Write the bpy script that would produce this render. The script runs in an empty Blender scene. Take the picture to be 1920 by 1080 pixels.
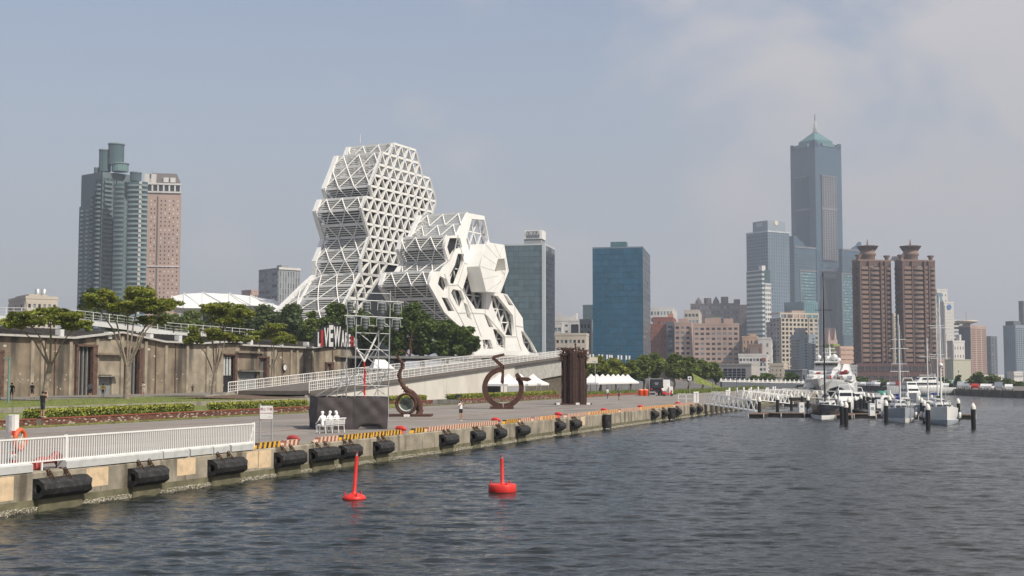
import bpy, bmesh, math, random
import numpy as np
from mathutils import Vector, Matrix
rnd = random.Random(7)
C = bpy.context.scene.collection
R = math.radians
# ---------------------------------------------------------------- camera, light, exposure
FPX = 2400.0; CAMZ = 4.8; HY = 705.0
cam_d = bpy.data.cameras.new('camera'); cam = bpy.data.objects.new('camera', cam_d); C.objects.link(cam)
cam.location = (0, 0, CAMZ); cam_d.sensor_width = 36; cam_d.lens = 36*FPX/1920
PITCH = math.atan((HY-540)/FPX)
cam.rotation_euler = (R(90)+PITCH, 0, 0); cam_d.clip_start = .5; cam_d.clip_end = 9000
bpy.context.scene.camera = cam
SUN_EL = R(47); SUN_V = Vector((.76*math.cos(SUN_EL), -.65*math.cos(SUN_EL), math.sin(SUN_EL))).normalized()
sd = bpy.data.lights.new('sun', 'SUN'); sd.energy = 3.6; sd.angle = R(.7); sd.color = (1, .93, .82)
sun = bpy.data.objects.new('sun', sd); C.objects.link(sun); sun.location = (0, 0, 500)
sun.rotation_euler = SUN_V.to_track_quat('Z', 'Y').to_euler()
w = bpy.data.worlds.new('World'); bpy.context.scene.world = w; w.use_nodes = True
nt = w.node_tree; N = nt.nodes; L = nt.links; N.clear()
def nd(t, **k):
    n = N.new(t)
    for a, b in k.items(): setattr(n, a, b)
    return n
out = nd('ShaderNodeOutputWorld'); bg = nd('ShaderNodeBackground'); bg.inputs['Strength'].default_value = .10
sky = nd('ShaderNodeTexSky', sky_type='NISHITA', sun_disc=False); sky.sun_elevation = SUN_EL
sky.sun_rotation = math.atan2(SUN_V.x, SUN_V.y); sky.air_density = 1.0; sky.dust_density = 2.5; sky.ozone_density = 1.2
tc = nd('ShaderNodeTexCoord'); mp = nd('ShaderNodeMapping'); mp.inputs['Scale'].default_value = (1.0, 1.0, 1.25)
mp.inputs['Rotation'].default_value = (0, .25, .4); mp.inputs['Location'].default_value = (.42, .1, .31)
n1 = nd('ShaderNodeTexNoise'); n1.inputs['Scale'].default_value = 6.0; n1.inputs['Detail'].default_value = 8; n1.inputs['Roughness'].default_value = .5
n1.inputs['Distortion'].default_value = .35
n2 = nd('ShaderNodeTexNoise'); n2.inputs['Scale'].default_value = 9; n2.inputs['Detail'].default_value = 6
sep = nd('ShaderNodeSeparateXYZ')
L.new(tc.outputs['Generated'], mp.inputs['Vector']); L.new(mp.outputs[0], n1.inputs['Vector']); L.new(mp.outputs[0], n2.inputs['Vector']); L.new(tc.outputs['Generated'], sep.inputs[0])
def mth(op, a, b=None, c=None, clamp=False):
    m = nd('ShaderNodeMath', operation=op, use_clamp=clamp)
    for i, v in enumerate((a, b, c)):
        if v is None: continue
        if isinstance(v, (int, float)): m.inputs[i].default_value = v
        else: L.new(v, m.inputs[i])
    return m.outputs[0]
nn = mth('ADD', mth('MULTIPLY', n1.outputs['Fac'], .8), mth('MULTIPLY', n2.outputs['Fac'], .2))
nx = mth('ADD', nn, mth('MULTIPLY', sep.outputs['X'], .33))          # the cloud bank lies to the right
cf = nd('ShaderNodeMapRange'); cf.inputs['From Min'].default_value = .465; cf.inputs['From Max'].default_value = .645; cf.clamp = True; cf.interpolation_type='SMOOTHSTEP'
L.new(nx, cf.inputs['Value'])
cl_fac = mth('ADD', mth('MULTIPLY', cf.outputs[0], .64), 0.20, clamp=True)
mixc = nd('ShaderNodeMix', data_type='RGBA'); L.new(cl_fac, mixc.inputs['Factor']); L.new(sky.outputs[0], mixc.inputs['A'])
mixc.inputs['B'].default_value = (5.0, 4.7, 4.7, 1)
hor = nd('ShaderNodeMapRange'); hor.inputs['From Min'].default_value = 0.0; hor.inputs['From Max'].default_value = .30; hor.inputs['To Min'].default_value = .92; hor.inputs['To Max'].default_value = .0; hor.clamp = True
L.new(sep.outputs['Z'], hor.inputs['Value'])
mixh = nd('ShaderNodeMix', data_type='RGBA'); L.new(hor.outputs[0], mixh.inputs['Factor']); L.new(mixc.outputs['Result'], mixh.inputs['A'])
mixh.inputs['B'].default_value = (3.0, 2.95, 3.15, 1)
L.new(mixh.outputs['Result'], bg.inputs['Color']); L.new(bg.outputs[0], out.inputs[0])
vs = bpy.context.scene.view_settings
vs.view_transform = 'Standard'; vs.look = 'None'; vs.gamma = 1; vs.use_curve_mapping = False; vs.exposure = 0.42
bpy.context.scene.cycles.max_bounces = 6; bpy.context.scene.cycles.volume_bounces = 0
# ---------------------------------------------------------------- pixel <-> world (1920 x 1080)
CP, SP = math.cos(PITCH), math.sin(PITCH)
def ray(px, py):
    a = (px-960)/FPX; b = (540-py)/FPX
    return Vector((a, CP-b*SP, SP+b*CP))
def atz(px, py, z):
    d = ray(px, py); return Vector((0, 0, CAMZ)) + d*((z-CAMZ)/d.z)
def aty(px, py, y):                                    # point on the vertical plane y = const
    d = ray(px, py); return Vector((0, 0, CAMZ)) + d*(y/d.y)
def onpl(px, py, p0, n):
    d = ray(px, py); o = Vector((0, 0, CAMZ)); return o + d*((Vector(p0)-o).dot(n)/d.dot(n))
def zat(py, y): return aty(960, py, y).z
D = Vector((.3387, .9409, 0)).normalized(); NS = Vector((D.y, -D.x, 0)); P0 = Vector((-17.6, 44.0, 0)); QZ = 1.4
QROT = math.atan2(D.y, D.x)
def W(s, t, z=QZ):                                     # s along the quay, t inland from its edge
    p = P0 + D*s - NS*t; return Vector((p.x, p.y, z))
def s_px(px, t=0):
    q = P0 - NS*t; r = (px-960)/FPX*1.002
    return (r*q.y-q.x)/(D.x-r*D.y)
# ---------------------------------------------------------------- materials
MC = {}
def mat(name, col, rough=.7, var=.12, scale=1.5, bump=0., bscale=None, metal=0., spec=.4, detail=5, stain=None, stain_scale=.4, stain_amt=.5, streak=False, emit=None):
    if name in MC: return MC[name]
    m = bpy.data.materials.new(name); m.use_nodes = True; t = m.node_tree; b = t.nodes['Principled BSDF']
    b.inputs['Roughness'].default_value = rough; b.inputs['Metallic'].default_value = metal; b.inputs['Specular IOR Level'].default_value = spec
    co = t.nodes.new('ShaderNodeTexCoord'); src = co.outputs['Object']
    def noise(sc, det=detail, vec=None):
        n = t.nodes.new('ShaderNodeTexNoise'); n.inputs['Scale'].default_value = sc; n.inputs['Detail'].default_value = det
        t.links.new(vec or src, n.inputs['Vector']); return n
    n = noise(scale)
    mr = t.nodes.new('ShaderNodeMapRange'); mr.inputs['From Min'].default_value = .25; mr.inputs['From Max'].default_value = .75
    mr.inputs['To Min'].default_value = 1-var*1.6; mr.inputs['To Max'].default_value = 1+var
    t.links.new(n.outputs['Fac'], mr.inputs['Value'])
    mul = t.nodes.new('ShaderNodeVectorMath'); mul.operation = 'SCALE'; mul.inputs[0].default_value = col[:3]; t.links.new(mr.outputs[0], mul.inputs['Scale'])
    res = mul.outputs[0]
    if stain:
        vec = None
        if streak:
            mp = t.nodes.new('ShaderNodeMapping'); mp.inputs['Scale'].default_value = (1, 1, .18); t.links.new(src, mp.inputs['Vector']); vec = mp.outputs[0]
        s = noise(stain_scale, 7, vec); r = t.nodes.new('ShaderNodeMapRange'); r.inputs['From Min'].default_value = .5; r.inputs['From Max'].default_value = .66
        r.inputs['To Max'].default_value = stain_amt; t.links.new(s.outputs['Fac'], r.inputs['Value'])
        mx = t.nodes.new('ShaderNodeMix'); mx.data_type = 'RGBA'; t.links.new(r.outputs[0], mx.inputs['Factor']); t.links.new(res, mx.inputs['A'])
        mx.inputs['B'].default_value = (*stain, 1); res = mx.outputs['Result']
    t.links.new(res, b.inputs['Base Color'])
    if bump:
        bn = noise(bscale or scale*6, 5); bp = t.nodes.new('ShaderNodeBump'); bp.inputs['Strength'].default_value = bump; bp.inputs['Distance'].default_value = .05
        t.links.new(bn.outputs['Fac'], bp.inputs['Height']); t.links.new(bp.outputs[0], b.inputs['Normal'])
    MC[name] = m; return m
# ---------------------------------------------------------------- mesh builder
class MB:
    def __init__(s): s.v = []; s.f = []; s.m = []; s.sm = []; s.mats = []
    def mi(s, m):
        if m is None: return 0
        if m not in s.mats: s.mats.append(m)
        return s.mats.index(m)
    def add(s, vs, fs, m=None, smooth=False):
        k = len(s.v); s.v += [tuple(v) for v in vs]; i = s.mi(m)
        for f in fs: s.f.append(tuple(a+k for a in f)); s.m.append(i); s.sm.append(smooth)
    def box(s, x0, x1, y0, y1, z0, z1, m=None):
        s.add([(x0,y0,z0),(x1,y0,z0),(x1,y1,z0),(x0,y1,z0),(x0,y0,z1),(x1,y0,z1),(x1,y1,z1),(x0,y1,z1)],
              [(0,3,2,1),(4,5,6,7),(0,1,5,4),(1,2,6,5),(2,3,7,6),(3,0,4,7)], m)
    def obox(s, c, ex, ey, ez, m=None):                 # oriented box: centre and half-extent vectors
        c, ex, ey, ez = map(Vector, (c, ex, ey, ez))
        P = [c+a*ex+b*ey+d*ez for d in (-1,1) for a, b in ((-1,-1),(1,-1),(1,1),(-1,1))]
        s.add(P, [(0,3,2,1),(4,5,6,7),(0,1,5,4),(1,2,6,5),(2,3,7,6),(3,0,4,7)], m)
    def beam(s, p, q, w, d=None, up=(0,0,1), m=None):   # rectangular bar
        p, q = Vector(p), Vector(q); a = q-p; l = a.length
        if l < 1e-6: return
        a /= l; u = Vector(up); x = a.cross(u)
        if x.length < 1e-3: x = a.cross(Vector((1,0,0)))
        x.normalize(); y = x.cross(a); d = d or w
        s.obox((p+q)/2, x*w/2, a*l/2, y*d/2, m)
    def tube(s, pts, r, n=8, m=None, cap=True, smooth=True, closed=False):
        pts = [Vector(p) for p in pts]; rr = r if isinstance(r, (list, tuple)) else [r]*len(pts)
        vs = []; x = None; K = len(pts)
        for i, p in enumerate(pts):
            a = (pts[(i+1) % K]-pts[(i-1) % K]) if closed else (pts[min(i+1, K-1)]-pts[max(i-1, 0)])
            a.normalize()
            if x is None: x = a.cross(Vector((0,0,1))) if abs(a.z) < .9 else a.cross(Vector((1,0,0)))
            x = (x-a*x.dot(a)).normalized(); y = a.cross(x)
            for k in range(n):
                th = 2*math.pi*k/n; vs.append(p+(x*math.cos(th)+y*math.sin(th))*rr[i])
        fs = []
        for i in range(K if closed else K-1):
            j = (i+1) % K
            for k in range(n): fs.append((i*n+k, i*n+(k+1)%n, j*n+(k+1)%n, j*n+k))
        s.add(vs, fs, m, smooth)
        if cap and not closed: s.add(vs[:n], [tuple(range(n))[::-1]], m); s.add(vs[-n:], [tuple(range(n))], m)
    def lathe(s, prof, c=(0,0,0), n=16, m=None, smooth=True):    # [(r,z)]
        c = Vector(c); vs = []; fs = []
        for r, z in prof:
            for k in range(n):
                th = 2*math.pi*k/n; vs.append((c.x+r*math.cos(th), c.y+r*math.sin(th), c.z+z))
        for i in range(len(prof)-1):
            for k in range(n): fs.append((i*n+k, i*n+(k+1)%n, (i+1)*n+(k+1)%n, (i+1)*n+k))
        s.add(vs, fs, m, smooth)
        s.add(vs[:n], [tuple(range(n))[::-1]], m); s.add(vs[-n:], [tuple(range(n))], m)
    def prism(s, poly, off, m=None):                     # poly of 3D points, extruded by vector off
        off = Vector(off); a = [Vector(p) for p in poly]; b = [p+off for p in a]; n = len(a)
        s.add(a+b, [tuple(range(n))[::-1], tuple(range(n, 2*n))]+[(i, (i+1)%n, (i+1)%n+n, i+n) for i in range(n)], m)
    def mesh(s, name, m=None):
        me = bpy.data.meshes.new(name); me.from_pydata(s.v, [], s.f)
        mm = s.mats or [m]
        for x in mm: me.materials.append(x)
        if len(mm) > 1: me.polygons.foreach_set('material_index', s.m)
        if any(s.sm): me.polygons.foreach_set('use_smooth', s.sm)
        me.update(); return me
    def build(s, name, m=None, parent=None, world=False, **tags):
        if world and parent is not None:
            inv = Matrix.Rotation(-parent.rotation_euler.z, 4, 'Z') @ Matrix.Translation(-parent.location)
            s.v = [tuple(inv @ Vector(v)) for v in s.v]
        o = bpy.data.objects.new(name, s.mesh(name, m)); C.objects.link(o)
        if parent is not None: o.parent = parent
        for k, v in tags.items(): o[k] = v
        return o
def thing(name, label, cat, loc=(0,0,0), rz=0, group=None):
    o = bpy.data.objects.new(name, None); C.objects.link(o); o.location = loc; o.rotation_euler = (0, 0, rz); o.empty_display_size = .3
    o['label'] = label; o['category'] = cat
    if group: o['group'] = group
    return o
def tag(o, label, cat, group=None):
    o['label'] = label; o['category'] = cat
    if group: o['group'] = group
    return o
def inst(name, me, parent, loc=(0,0,0), rz=0):
    o = bpy.data.objects.new(name, me); C.objects.link(o); o.parent = parent; o.location = loc; o.rotation_euler = (0,0,rz); return o
def copy_tree(o, parent=None):
    c = o.copy(); C.objects.link(c)
    if parent is not None: c.parent = parent
    for ch in list(o.children): copy_tree(ch, c)
    return c
def struct(o): o['kind'] = 'structure'; return o
def recalc(o):
    bm = bmesh.new(); bm.from_mesh(o.data); bmesh.ops.recalc_face_normals(bm, faces=bm.faces); bm.to_mesh(o.data); bm.free(); return o
def poly_holes(outer, holes, depth, name, m, frame, parent=None):
    """flat plate with openings: 2D polygons in (u,v); frame = (origin, U, V, Nrm)."""
    cu = bpy.data.curves.new(name, 'CURVE'); cu.dimensions = '2D'; cu.fill_mode = 'BOTH'; cu.extrude = depth/2
    for pl in [outer]+holes:
        sp = cu.splines.new('POLY'); sp.points.add(len(pl)-1); sp.use_cyclic_u = True
        for i, p in enumerate(pl): sp.points[i].co = (p[0], p[1], 0, 1)
    tmp = bpy.data.objects.new(name, cu); C.objects.link(tmp)
    me = bpy.data.meshes.new_from_object(tmp); bpy.data.objects.remove(tmp); bpy.data.curves.remove(cu)
    o_, U, V, Nn = frame; Mx = Matrix(((U.x,V.x,Nn.x,o_.x),(U.y,V.y,Nn.y,o_.y),(U.z,V.z,Nn.z,o_.z),(0,0,0,1)))
    me.transform(Mx); me.materials.clear(); me.materials.append(m); me.name = name
    o = bpy.data.objects.new(name, me); C.objects.link(o)
    if parent is not None: o.parent = parent
    return recalc(o)
def text_mesh(body, size, depth, name, m, parent=None, sx=1, sz=1, align='CENTER'):
    """lettering in the x-z plane, facing -y"""
    cu = bpy.data.curves.new(name, 'FONT'); cu.body = body; cu.size = size; cu.extrude = depth/2; cu.align_x = align; cu.align_y = 'CENTER'; cu.resolution_u = 2; cu.offset = (.035*size if name == 'letter' else 0)
    tmp = bpy.data.objects.new(name, cu); C.objects.link(tmp); bpy.context.view_layer.update()
    me = bpy.data.meshes.new_from_object(tmp.evaluated_get(bpy.context.evaluated_depsgraph_get())); bpy.data.objects.remove(tmp)
    me.transform(Matrix(((sx,0,0,0),(0,0,-1,0),(0,sz,0,0),(0,0,0,1)))); me.materials.clear(); me.materials.append(m); me.name = name
    o = bpy.data.objects.new(name, me); C.objects.link(o)
    if parent is not None: o.parent = parent
    return o
# ---------------------------------------------------------------- common materials
white = mat('white_paint', (.80,.79,.76), .45, .06, 3, stain=(.5,.47,.42), stain_scale=1.2, stain_amt=.25)
whitec = mat('white_cladding', (.82,.81,.77), .5, .05, .4, stain=(.6,.58,.54), stain_scale=.15, stain_amt=.25, streak=True)
conc = mat('concrete', (.30,.28,.235), .9, .25, .8, .5, 6, stain=(.12,.105,.08), stain_scale=1.1, stain_amt=.6, streak=True)
greyconc = mat('pale_concrete', (.42,.41,.38), .85, .15, 1.2, .3, 8, stain=(.2,.19,.17), stain_scale=1.5, stain_amt=.4)
asphalt = mat('pavement', (.25,.225,.20), .92, .14, .25, .25, 9, stain=(.19,.172,.155), stain_scale=.09, stain_amt=.6)
rubber = mat('black_rubber', (.018,.018,.019), .75, .3, 3, .6, 9, stain=(.10,.095,.085), stain_scale=3.5, stain_amt=.35)
rust = mat('rusty_steel', (.075,.034,.024), .85, .3, 2.5, .4, 20, stain=(.13,.055,.03), stain_scale=3, stain_amt=.5)
chainm = mat('rusty_chain', (.07,.035,.02), .9, .3, 12)
redp = mat('red_paint', (.55,.035,.03), .45, .15, 4)
dredp = mat('faded_red_paint', (.38,.05,.045), .6, .25, 4)
steel = mat('galvanised_steel', (.48,.49,.49), .45, .1, 5, metal=.6)
dark = mat('dark_recess', (.02,.02,.022), .6, .1, 2)
glassd = mat('dark_glass', (.025,.032,.04), .12, .3, .3, spec=.8)
glassb = mat('bright_window_glass', (.22,.26,.29), .2, .3, .2, spec=.8)
skin = mat('skin', (.42,.25,.17), .6, .05)
hairm = mat('black_hair', (.012,.010,.010), .5, .1)
blackc = mat('black_cloth', (.02,.02,.022), .9, .1)
whitecl = mat('white_cloth', (.75,.74,.72), .85, .05)
# ---------------------------------------------------------------- water, ground, sky haze
def water():
    m = bpy.data.materials.new('harbour_water'); m.use_nodes = True; t = m.node_tree; b = t.nodes['Principled BSDF']
    b.inputs['Base Color'].default_value = (.016,.020,.019,1); b.inputs['Roughness'].default_value = .09; b.inputs['IOR'].default_value = 1.33
    b.inputs['Specular IOR Level'].default_value = .5
    co = t.nodes.new('ShaderNodeTexCoord')
    prev = None
    for sc, xs, dist, det in ((1.2, .30, .10, 3), (4.2, .42, .055, 4), (.16, .4, .25, 2)):
        mp = t.nodes.new('ShaderNodeMapping'); mp.inputs['Scale'].default_value = (xs, 1, 1); mp.inputs['Rotation'].default_value = (0,0,rnd.uniform(-.2,.2))
        t.links.new(co.outputs['Object'], mp.inputs['Vector'])
        n = t.nodes.new('ShaderNodeTexNoise'); n.inputs['Scale'].default_value = sc; n.inputs['Detail'].default_value = det; n.inputs['Roughness'].default_value = .55
        n.inputs['Distortion'].default_value = .3
        t.links.new(mp.outputs[0], n.inputs['Vector'])
        bp = t.nodes.new('ShaderNodeBump'); bp.inputs['Strength'].default_value = 1; bp.inputs['Distance'].default_value = dist
        t.links.new(n.outputs['Fac'], bp.inputs['Height'])
        if prev: t.links.new(prev, bp.inputs['Normal'])
        prev = bp.outputs[0]
    t.links.new(prev, b.inputs['Normal'])
    # near water: a displaced sheet of summed wind waves inside a flat surround
    Y0, Y1, kx, cx = 24.0, 210.0, .50, 5.0; nu, nv = 460, 900
    v = np.linspace(0, 1, nv+1); y = Y0*(Y1/Y0)**v; u = np.linspace(-1, 1, nu+1)
    X = u[None,:]*(y[:,None]*kx+cx); Y = np.repeat(y[:,None], nu+1, 1); Zs = np.zeros_like(X); rs = np.random.RandomState(3)
    for i in range(70):
        lam = .22*(2.2/.22)**rs.random(); th = rs.normal(0, .42)+.12; k_ = 2*math.pi/lam; amp = .0040*lam**.93*(1.0+.5*rs.random())
        warp = .22*np.sin(X*.31+i*1.7+Y*.11)+.16*np.sin(Y*.23-X*.17+i*2.3)
        wv = np.sin(k_*(X*math.sin(th)+Y*math.cos(th))+rs.uniform(0, 6.28)+warp*2.2); gate = np.clip((lam*2400/Y)/9.0, 0, 1)
        patch = .75+.45*np.sin(X*.09+i)*np.sin(Y*.07+i*.6)
        Zs += amp*gate*patch*(wv+.22*np.cos(2*np.arcsin(np.clip(wv,-1,1))))
    edge = np.minimum(1, np.minimum((1-np.abs(u[None,:]))*22, np.minimum(v[:,None]*40, (1-v[:,None])*14))); Zs *= edge
    co_ = np.stack([X, Y, Zs], -1).reshape(-1, 3); idx = np.arange((nv+1)*(nu+1)).reshape(nv+1, nu+1)
    q = np.stack([idx[:-1,:-1], idx[:-1,1:], idx[1:,1:], idx[1:,:-1]], -1).reshape(-1, 4); nq = len(q)
    me = bpy.data.meshes.new('water'); me.vertices.add(len(co_)); me.vertices.foreach_set('co', co_.ravel()); me.loops.add(4*nq); me.loops.foreach_set('vertex_index', q.ravel()); me.polygons.add(nq)
    me.polygons.foreach_set('loop_start', np.arange(0, 4*nq, 4)); me.polygons.foreach_set('loop_total', np.full(nq, 4)); me.polygons.foreach_set('use_smooth', np.ones(nq, bool)); me.update(); me.materials.append(m)
    o = bpy.data.objects.new('water', me); C.objects.link(o); struct(o)
    a0, a1 = Y0*kx+cx, Y1*kx+cx; mb = MB()
    mb.add([(-2400,-90,0),(2400,-90,0),(2400,4100,0),(-2400,4100,0),(-a0,Y0,0),(a0,Y0,0),(a1,Y1,0),(-a1,Y1,0)], [(0,1,5,4),(1,2,6,5),(2,3,7,6),(3,0,4,7)]); struct(mb.build('open_water', m))
water()
BED = -0.9
def slab(name, pts, z, m, zb=BED):
    mb = MB(); mb.prism([(p[0],p[1],zb) for p in pts], (0,0,z-zb), m); o = mb.build(name, m); recalc(o); return struct(o)
qa, qb = W(-58, 0), W(262, 0)
inl = -NS*.35
grnd = [(qa+inl), (qb+inl), Vector((86,432,0)), Vector((118,432,0)), Vector((112,300,0)), Vector((125,150,0)), Vector((400,140,0)), Vector((2300,140,0)), Vector((2300,4000,0)), Vector((-2300,4000,0)), Vector((-2300,-60,0)), Vector((-60,-60,0))]
far_ground = mat('city_ground', (.14,.13,.12), .95, .2, .02)
slab('ground', grnd, QZ-.03, far_ground)
# quay pavement: one sheet just above the ground
mb = MB(); mb.add([W(-58,.35,QZ), W(262,.35,QZ), W(262,27.0,QZ), W(-58,27.0,QZ)], [(0,1,2,3)]); struct(mb.build('quay_pavement', asphalt))
# reddish joint strips on the pavement
strip_m = mat('red_paving_strip', (.24,.12,.085), .9, .2, 1)
for i, t0 in enumerate((9.0, 20.5)):
    mb = MB(); mb.add([W(-40,t0,QZ+.005), W(200,t0,QZ+.005), W(200,t0+.28,QZ+.005), W(-40,t0+.28,QZ+.005)], [(0,1,2,3)]); struct(mb.build('paving_strip', strip_m))
mb = MB()
for s_ in np.arange(-20, 200, 6.1): mb.add([W(s_,.9,QZ+.003), W(s_+.05,.9,QZ+.003), W(s_+.05,26.9,QZ+.003), W(s_,26.9,QZ+.003)], [(0,1,2,3)])
for t0 in (4.6, 14.2, 24.0): mb.add([W(-40,t0,QZ+.003), W(200,t0,QZ+.003), W(200,t0+.05,QZ+.003), W(-40,t0+.05,QZ+.003)], [(0,1,2,3)])
struct(mb.build('paving_joint', mat('joint_dark', (.10,.09,.08), .95)))
mb = MB(); rp = random.Random(9)
for i in range(26):
    s_, t_ = rp.uniform(0,150), rp.uniform(1.5,24); a_, b_ = rp.uniform(.5,3.2), rp.uniform(.4,1.8); P_ = [W(s_+a_*math.cos(k)*rp.uniform(.7,1.1), t_+b_*math.sin(k)*rp.uniform(.7,1.1), QZ+.0015+i*.00002) for k in np.linspace(0,6.28,9)[:-1]]; mb.add(P_, [tuple(range(8))])
struct(mb.build('paving_patch', mat('patch_asphalt', (.17,.155,.14), .95, .2, .8)))
# sea wall: blocks with joints
swm = mat('sea_wall_concrete', (.32,.285,.22), .92, .32, .9, .7, 5, stain=(.085,.07,.05), stain_scale=1.2, stain_amt=.85, streak=True)
def barnacle_mat():
    m = mat('barnacles', (.30,.275,.20), .95, .4, 6, .8, 9); t = m.node_tree; b = t.nodes['Principled BSDF']
    v = t.nodes.new('ShaderNodeTexNoise'); v.inputs['Scale'].default_value = 11; v.inputs['Detail'].default_value = 2
    co = [n for n in t.nodes if n.type == 'TEX_COORD'][0]; t.links.new(co.outputs['Object'], v.inputs['Vector'])
    r = t.nodes.new('ShaderNodeMapRange'); r.inputs['From Min'].default_value = .58; r.inputs['From Max'].default_value = .64; t.links.new(v.outputs['Fac'], r.inputs['Value'])
    mx = t.nodes.new('ShaderNodeMix'); mx.data_type = 'RGBA'; t.links.new(r.outputs[0], mx.inputs['Factor']); mx.inputs['A'].default_value = (.13,.11,.07,1); mx.inputs['B'].default_value = (.62,.6,.5,1)
    t.links.new(mx.outputs['Result'], b.inputs['Base Color']); return m
barn = barnacle_mat()
algae = mat('algae_stained_concrete', (.15,.14,.085), .9, .3, 1.5, .5, 8)
sw = bpy.data.objects.new('sea_wall', None); C.objects.link(sw); sw['kind'] = 'structure'; sw.location = W(0,0,0); sw.rotation_euler = (0,0,QROT)
# local: x along quay, +y inland (t = y), wall face at y=0
s0 = -56.0; k = 0
while s0 < 250:
    ln = 5.6; mb = MB(); j = .012
    ch = .07; x0, x1 = s0+j, s0+ln-j; zz = QZ+rnd.uniform(-.012,.012)
    mb.prism([(x0,0,.42),(x0,0,zz-ch),(x0,ch,zz),(x0,1.0,zz),(x0,1.0,.42)], (x1-x0,0,0), swm)
    recalc(mb.build('concrete_block', swm, sw)); s0 += ln; k += 1
mb = MB(); mb.box(-56,250,-.02,1.0,.16,.42); mb.build('tidal_band', algae, sw)
mb = MB(); mb.box(-56,250,-.10,1.0,-.9,.16); mb.build('wall_footing', barn, sw)
mb = MB()
for i in range(7500):
    s_ = -10+160*rnd.random()**1.5; z_ = .02+.17*rnd.random(); r_ = rnd.uniform(.012,.034)
    c_ = Vector((s_, -.10-.02, z_)) if z_ < .15 else Vector((s_, -.06, .17)); r2 = r_*.8
    mb.add([c_+Vector((-r_,0,-r2)), c_+Vector((r_,0,-r2)), c_+Vector((0,-r_,r2*.3)), c_+Vector((0,.0,r2))], [(0,1,2),(0,2,3),(1,3,2)])
o = mb.build('barnacle_crust', mat('shell_white', (.55,.53,.44), .8, .5, 9), sw); o['kind'] = 'stuff'
patch = mat('faded_cream_paint', (.66,.50,.32), .85, .12, 2, stain=(.4,.33,.23), stain_scale=2.5, stain_amt=.6)
for px, wd, zlo in ((17,.95,.5),(190,1.3,.62),(355,1.35,.62),(478,1.1,.55),(500,1.2,.5),(1092,1.2,.6)):
    s_ = s_px(px); mb = MB(); mb.box(s_-wd/2, s_+wd/2, -.006, .0, zlo, QZ-.08); mb.build('painted_patch', patch, sw)
# lower timber-black piles of the quay under the gangways
mb = MB()
for px in range(1330, 1420, 9):
    s_ = s_px(px); mb.box(s_-.5, s_+.5, -.35, .0, -.8, 1.1)
mb.build('rubber_pier_facing', mat('weathered_pile', (.10,.09,.075), .9, .3, 2), sw)
# grass bank between quay planters and warehouses
grass_m = mat('grass_ground', (.16,.19,.04), .95, .35, 1.2, .6, 25, stain=(.17,.15,.06), stain_scale=.35, stain_amt=.5)
def bank(name, sa, sb, prof, m):
    mb = MB(); vs = []
    for s_ in (sa, sb):
        for t_, z_ in prof: vs.append(W(s_, t_, z_))
    n = len(prof); mb.add(vs, [(i, i+n, i+n+1, i+1) for i in range(n-1)]); return struct(mb.build(name, m))
bank('grass', -40, 96, [(27.0,1.42),(30,1.9),(36,2.2),(60,2.35)], grass_m)
bank('path', -40, 130, [(60.0,2.35),(62,2.36),(95,2.36)], mat('path_paving', (.2,.185,.16), .95, .2, .5))
brownp = mat('brown_paving', (.13,.085,.06), .9, .2, 1.5)
bank('walkway', 86, 99, [(38,1.9),(42,2.3),(52.5,2.5)], brownp)
def leafstuff(name, sa, sb, ta, tb, z0f, n, h, m, parent=None, spread=.4):
    mb = MB()
    for i in range(n):
        s_, t_ = rnd.uniform(sa, sb), rnd.uniform(ta, tb); z = z0f(t_); a = rnd.uniform(0, 6.28); hh = h*rnd.uniform(.5,1.2); wd = hh*.16
        p = W(s_, t_, z); q = p+Vector((math.cos(a)*wd, math.sin(a)*wd, 0)); tip = (p+q)/2+Vector((rnd.uniform(-.3,.3)*hh, rnd.uniform(-.3,.3)*hh, hh))
        mb.add([p, q, tip], [(0,1,2)])
    o = mb.build(name, m); o['kind'] = 'stuff'; return o
gm2 = mat('grass_blades', (.20,.24,.05), .8, .4, .8)
o = leafstuff('grass_tufts', 0, 96, 33, 60, lambda t: 2.2+.15*(t-36)/24, 9000, .22, gm2)
tag(o, 'short mown green grass on the bank between hedges and warehouses', 'grass')
o = leafstuff('weeds', 30, 175, 26.2, 26.95, lambda t: 1.4, 5000, .22, mat('dry_weeds', (.24,.22,.07), .8, .4, .8))
tag(o, 'dry yellow weeds growing along the foot of the brick planters', 'weeds')
# distant shore across the basin: quay wall and ground lip
fw = mat('far_quay_concrete', (.16,.145,.125), .9, .25, .3, stain=(.06,.055,.05), stain_scale=.25, stain_amt=.7, streak=True)
mb = MB()
P = [Vector((86,432,0)), Vector((118,432,0)), Vector((112,300,0)), Vector((125,150,0))]
for a, b in zip(P, P[1:]):
    d = (b-a); n = max(1, int(d.length/6)); d /= n
    for i in range(n):
        p, q = a+d*(i+.03), a+d*(i+.97); nn = Vector((-d.y, d.x, 0)).normalized()
        mb.obox((p+q)/2+Vector((0,0,.35)), (q-p)/2, nn*.5, (0,0,1.2))
struct(mb.build('far_quay_wall', fw))
mb = MB()
a, b = qb, Vector((86,432,0)); d = b-a; n_ = Vector((-d.y,d.x,0)).normalized()
mb.obox((a+b)/2+Vector((0,0,.35)), d/2, n_*.5, (0,0,1.2)); struct(mb.build('quay_wall', fw))
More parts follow.
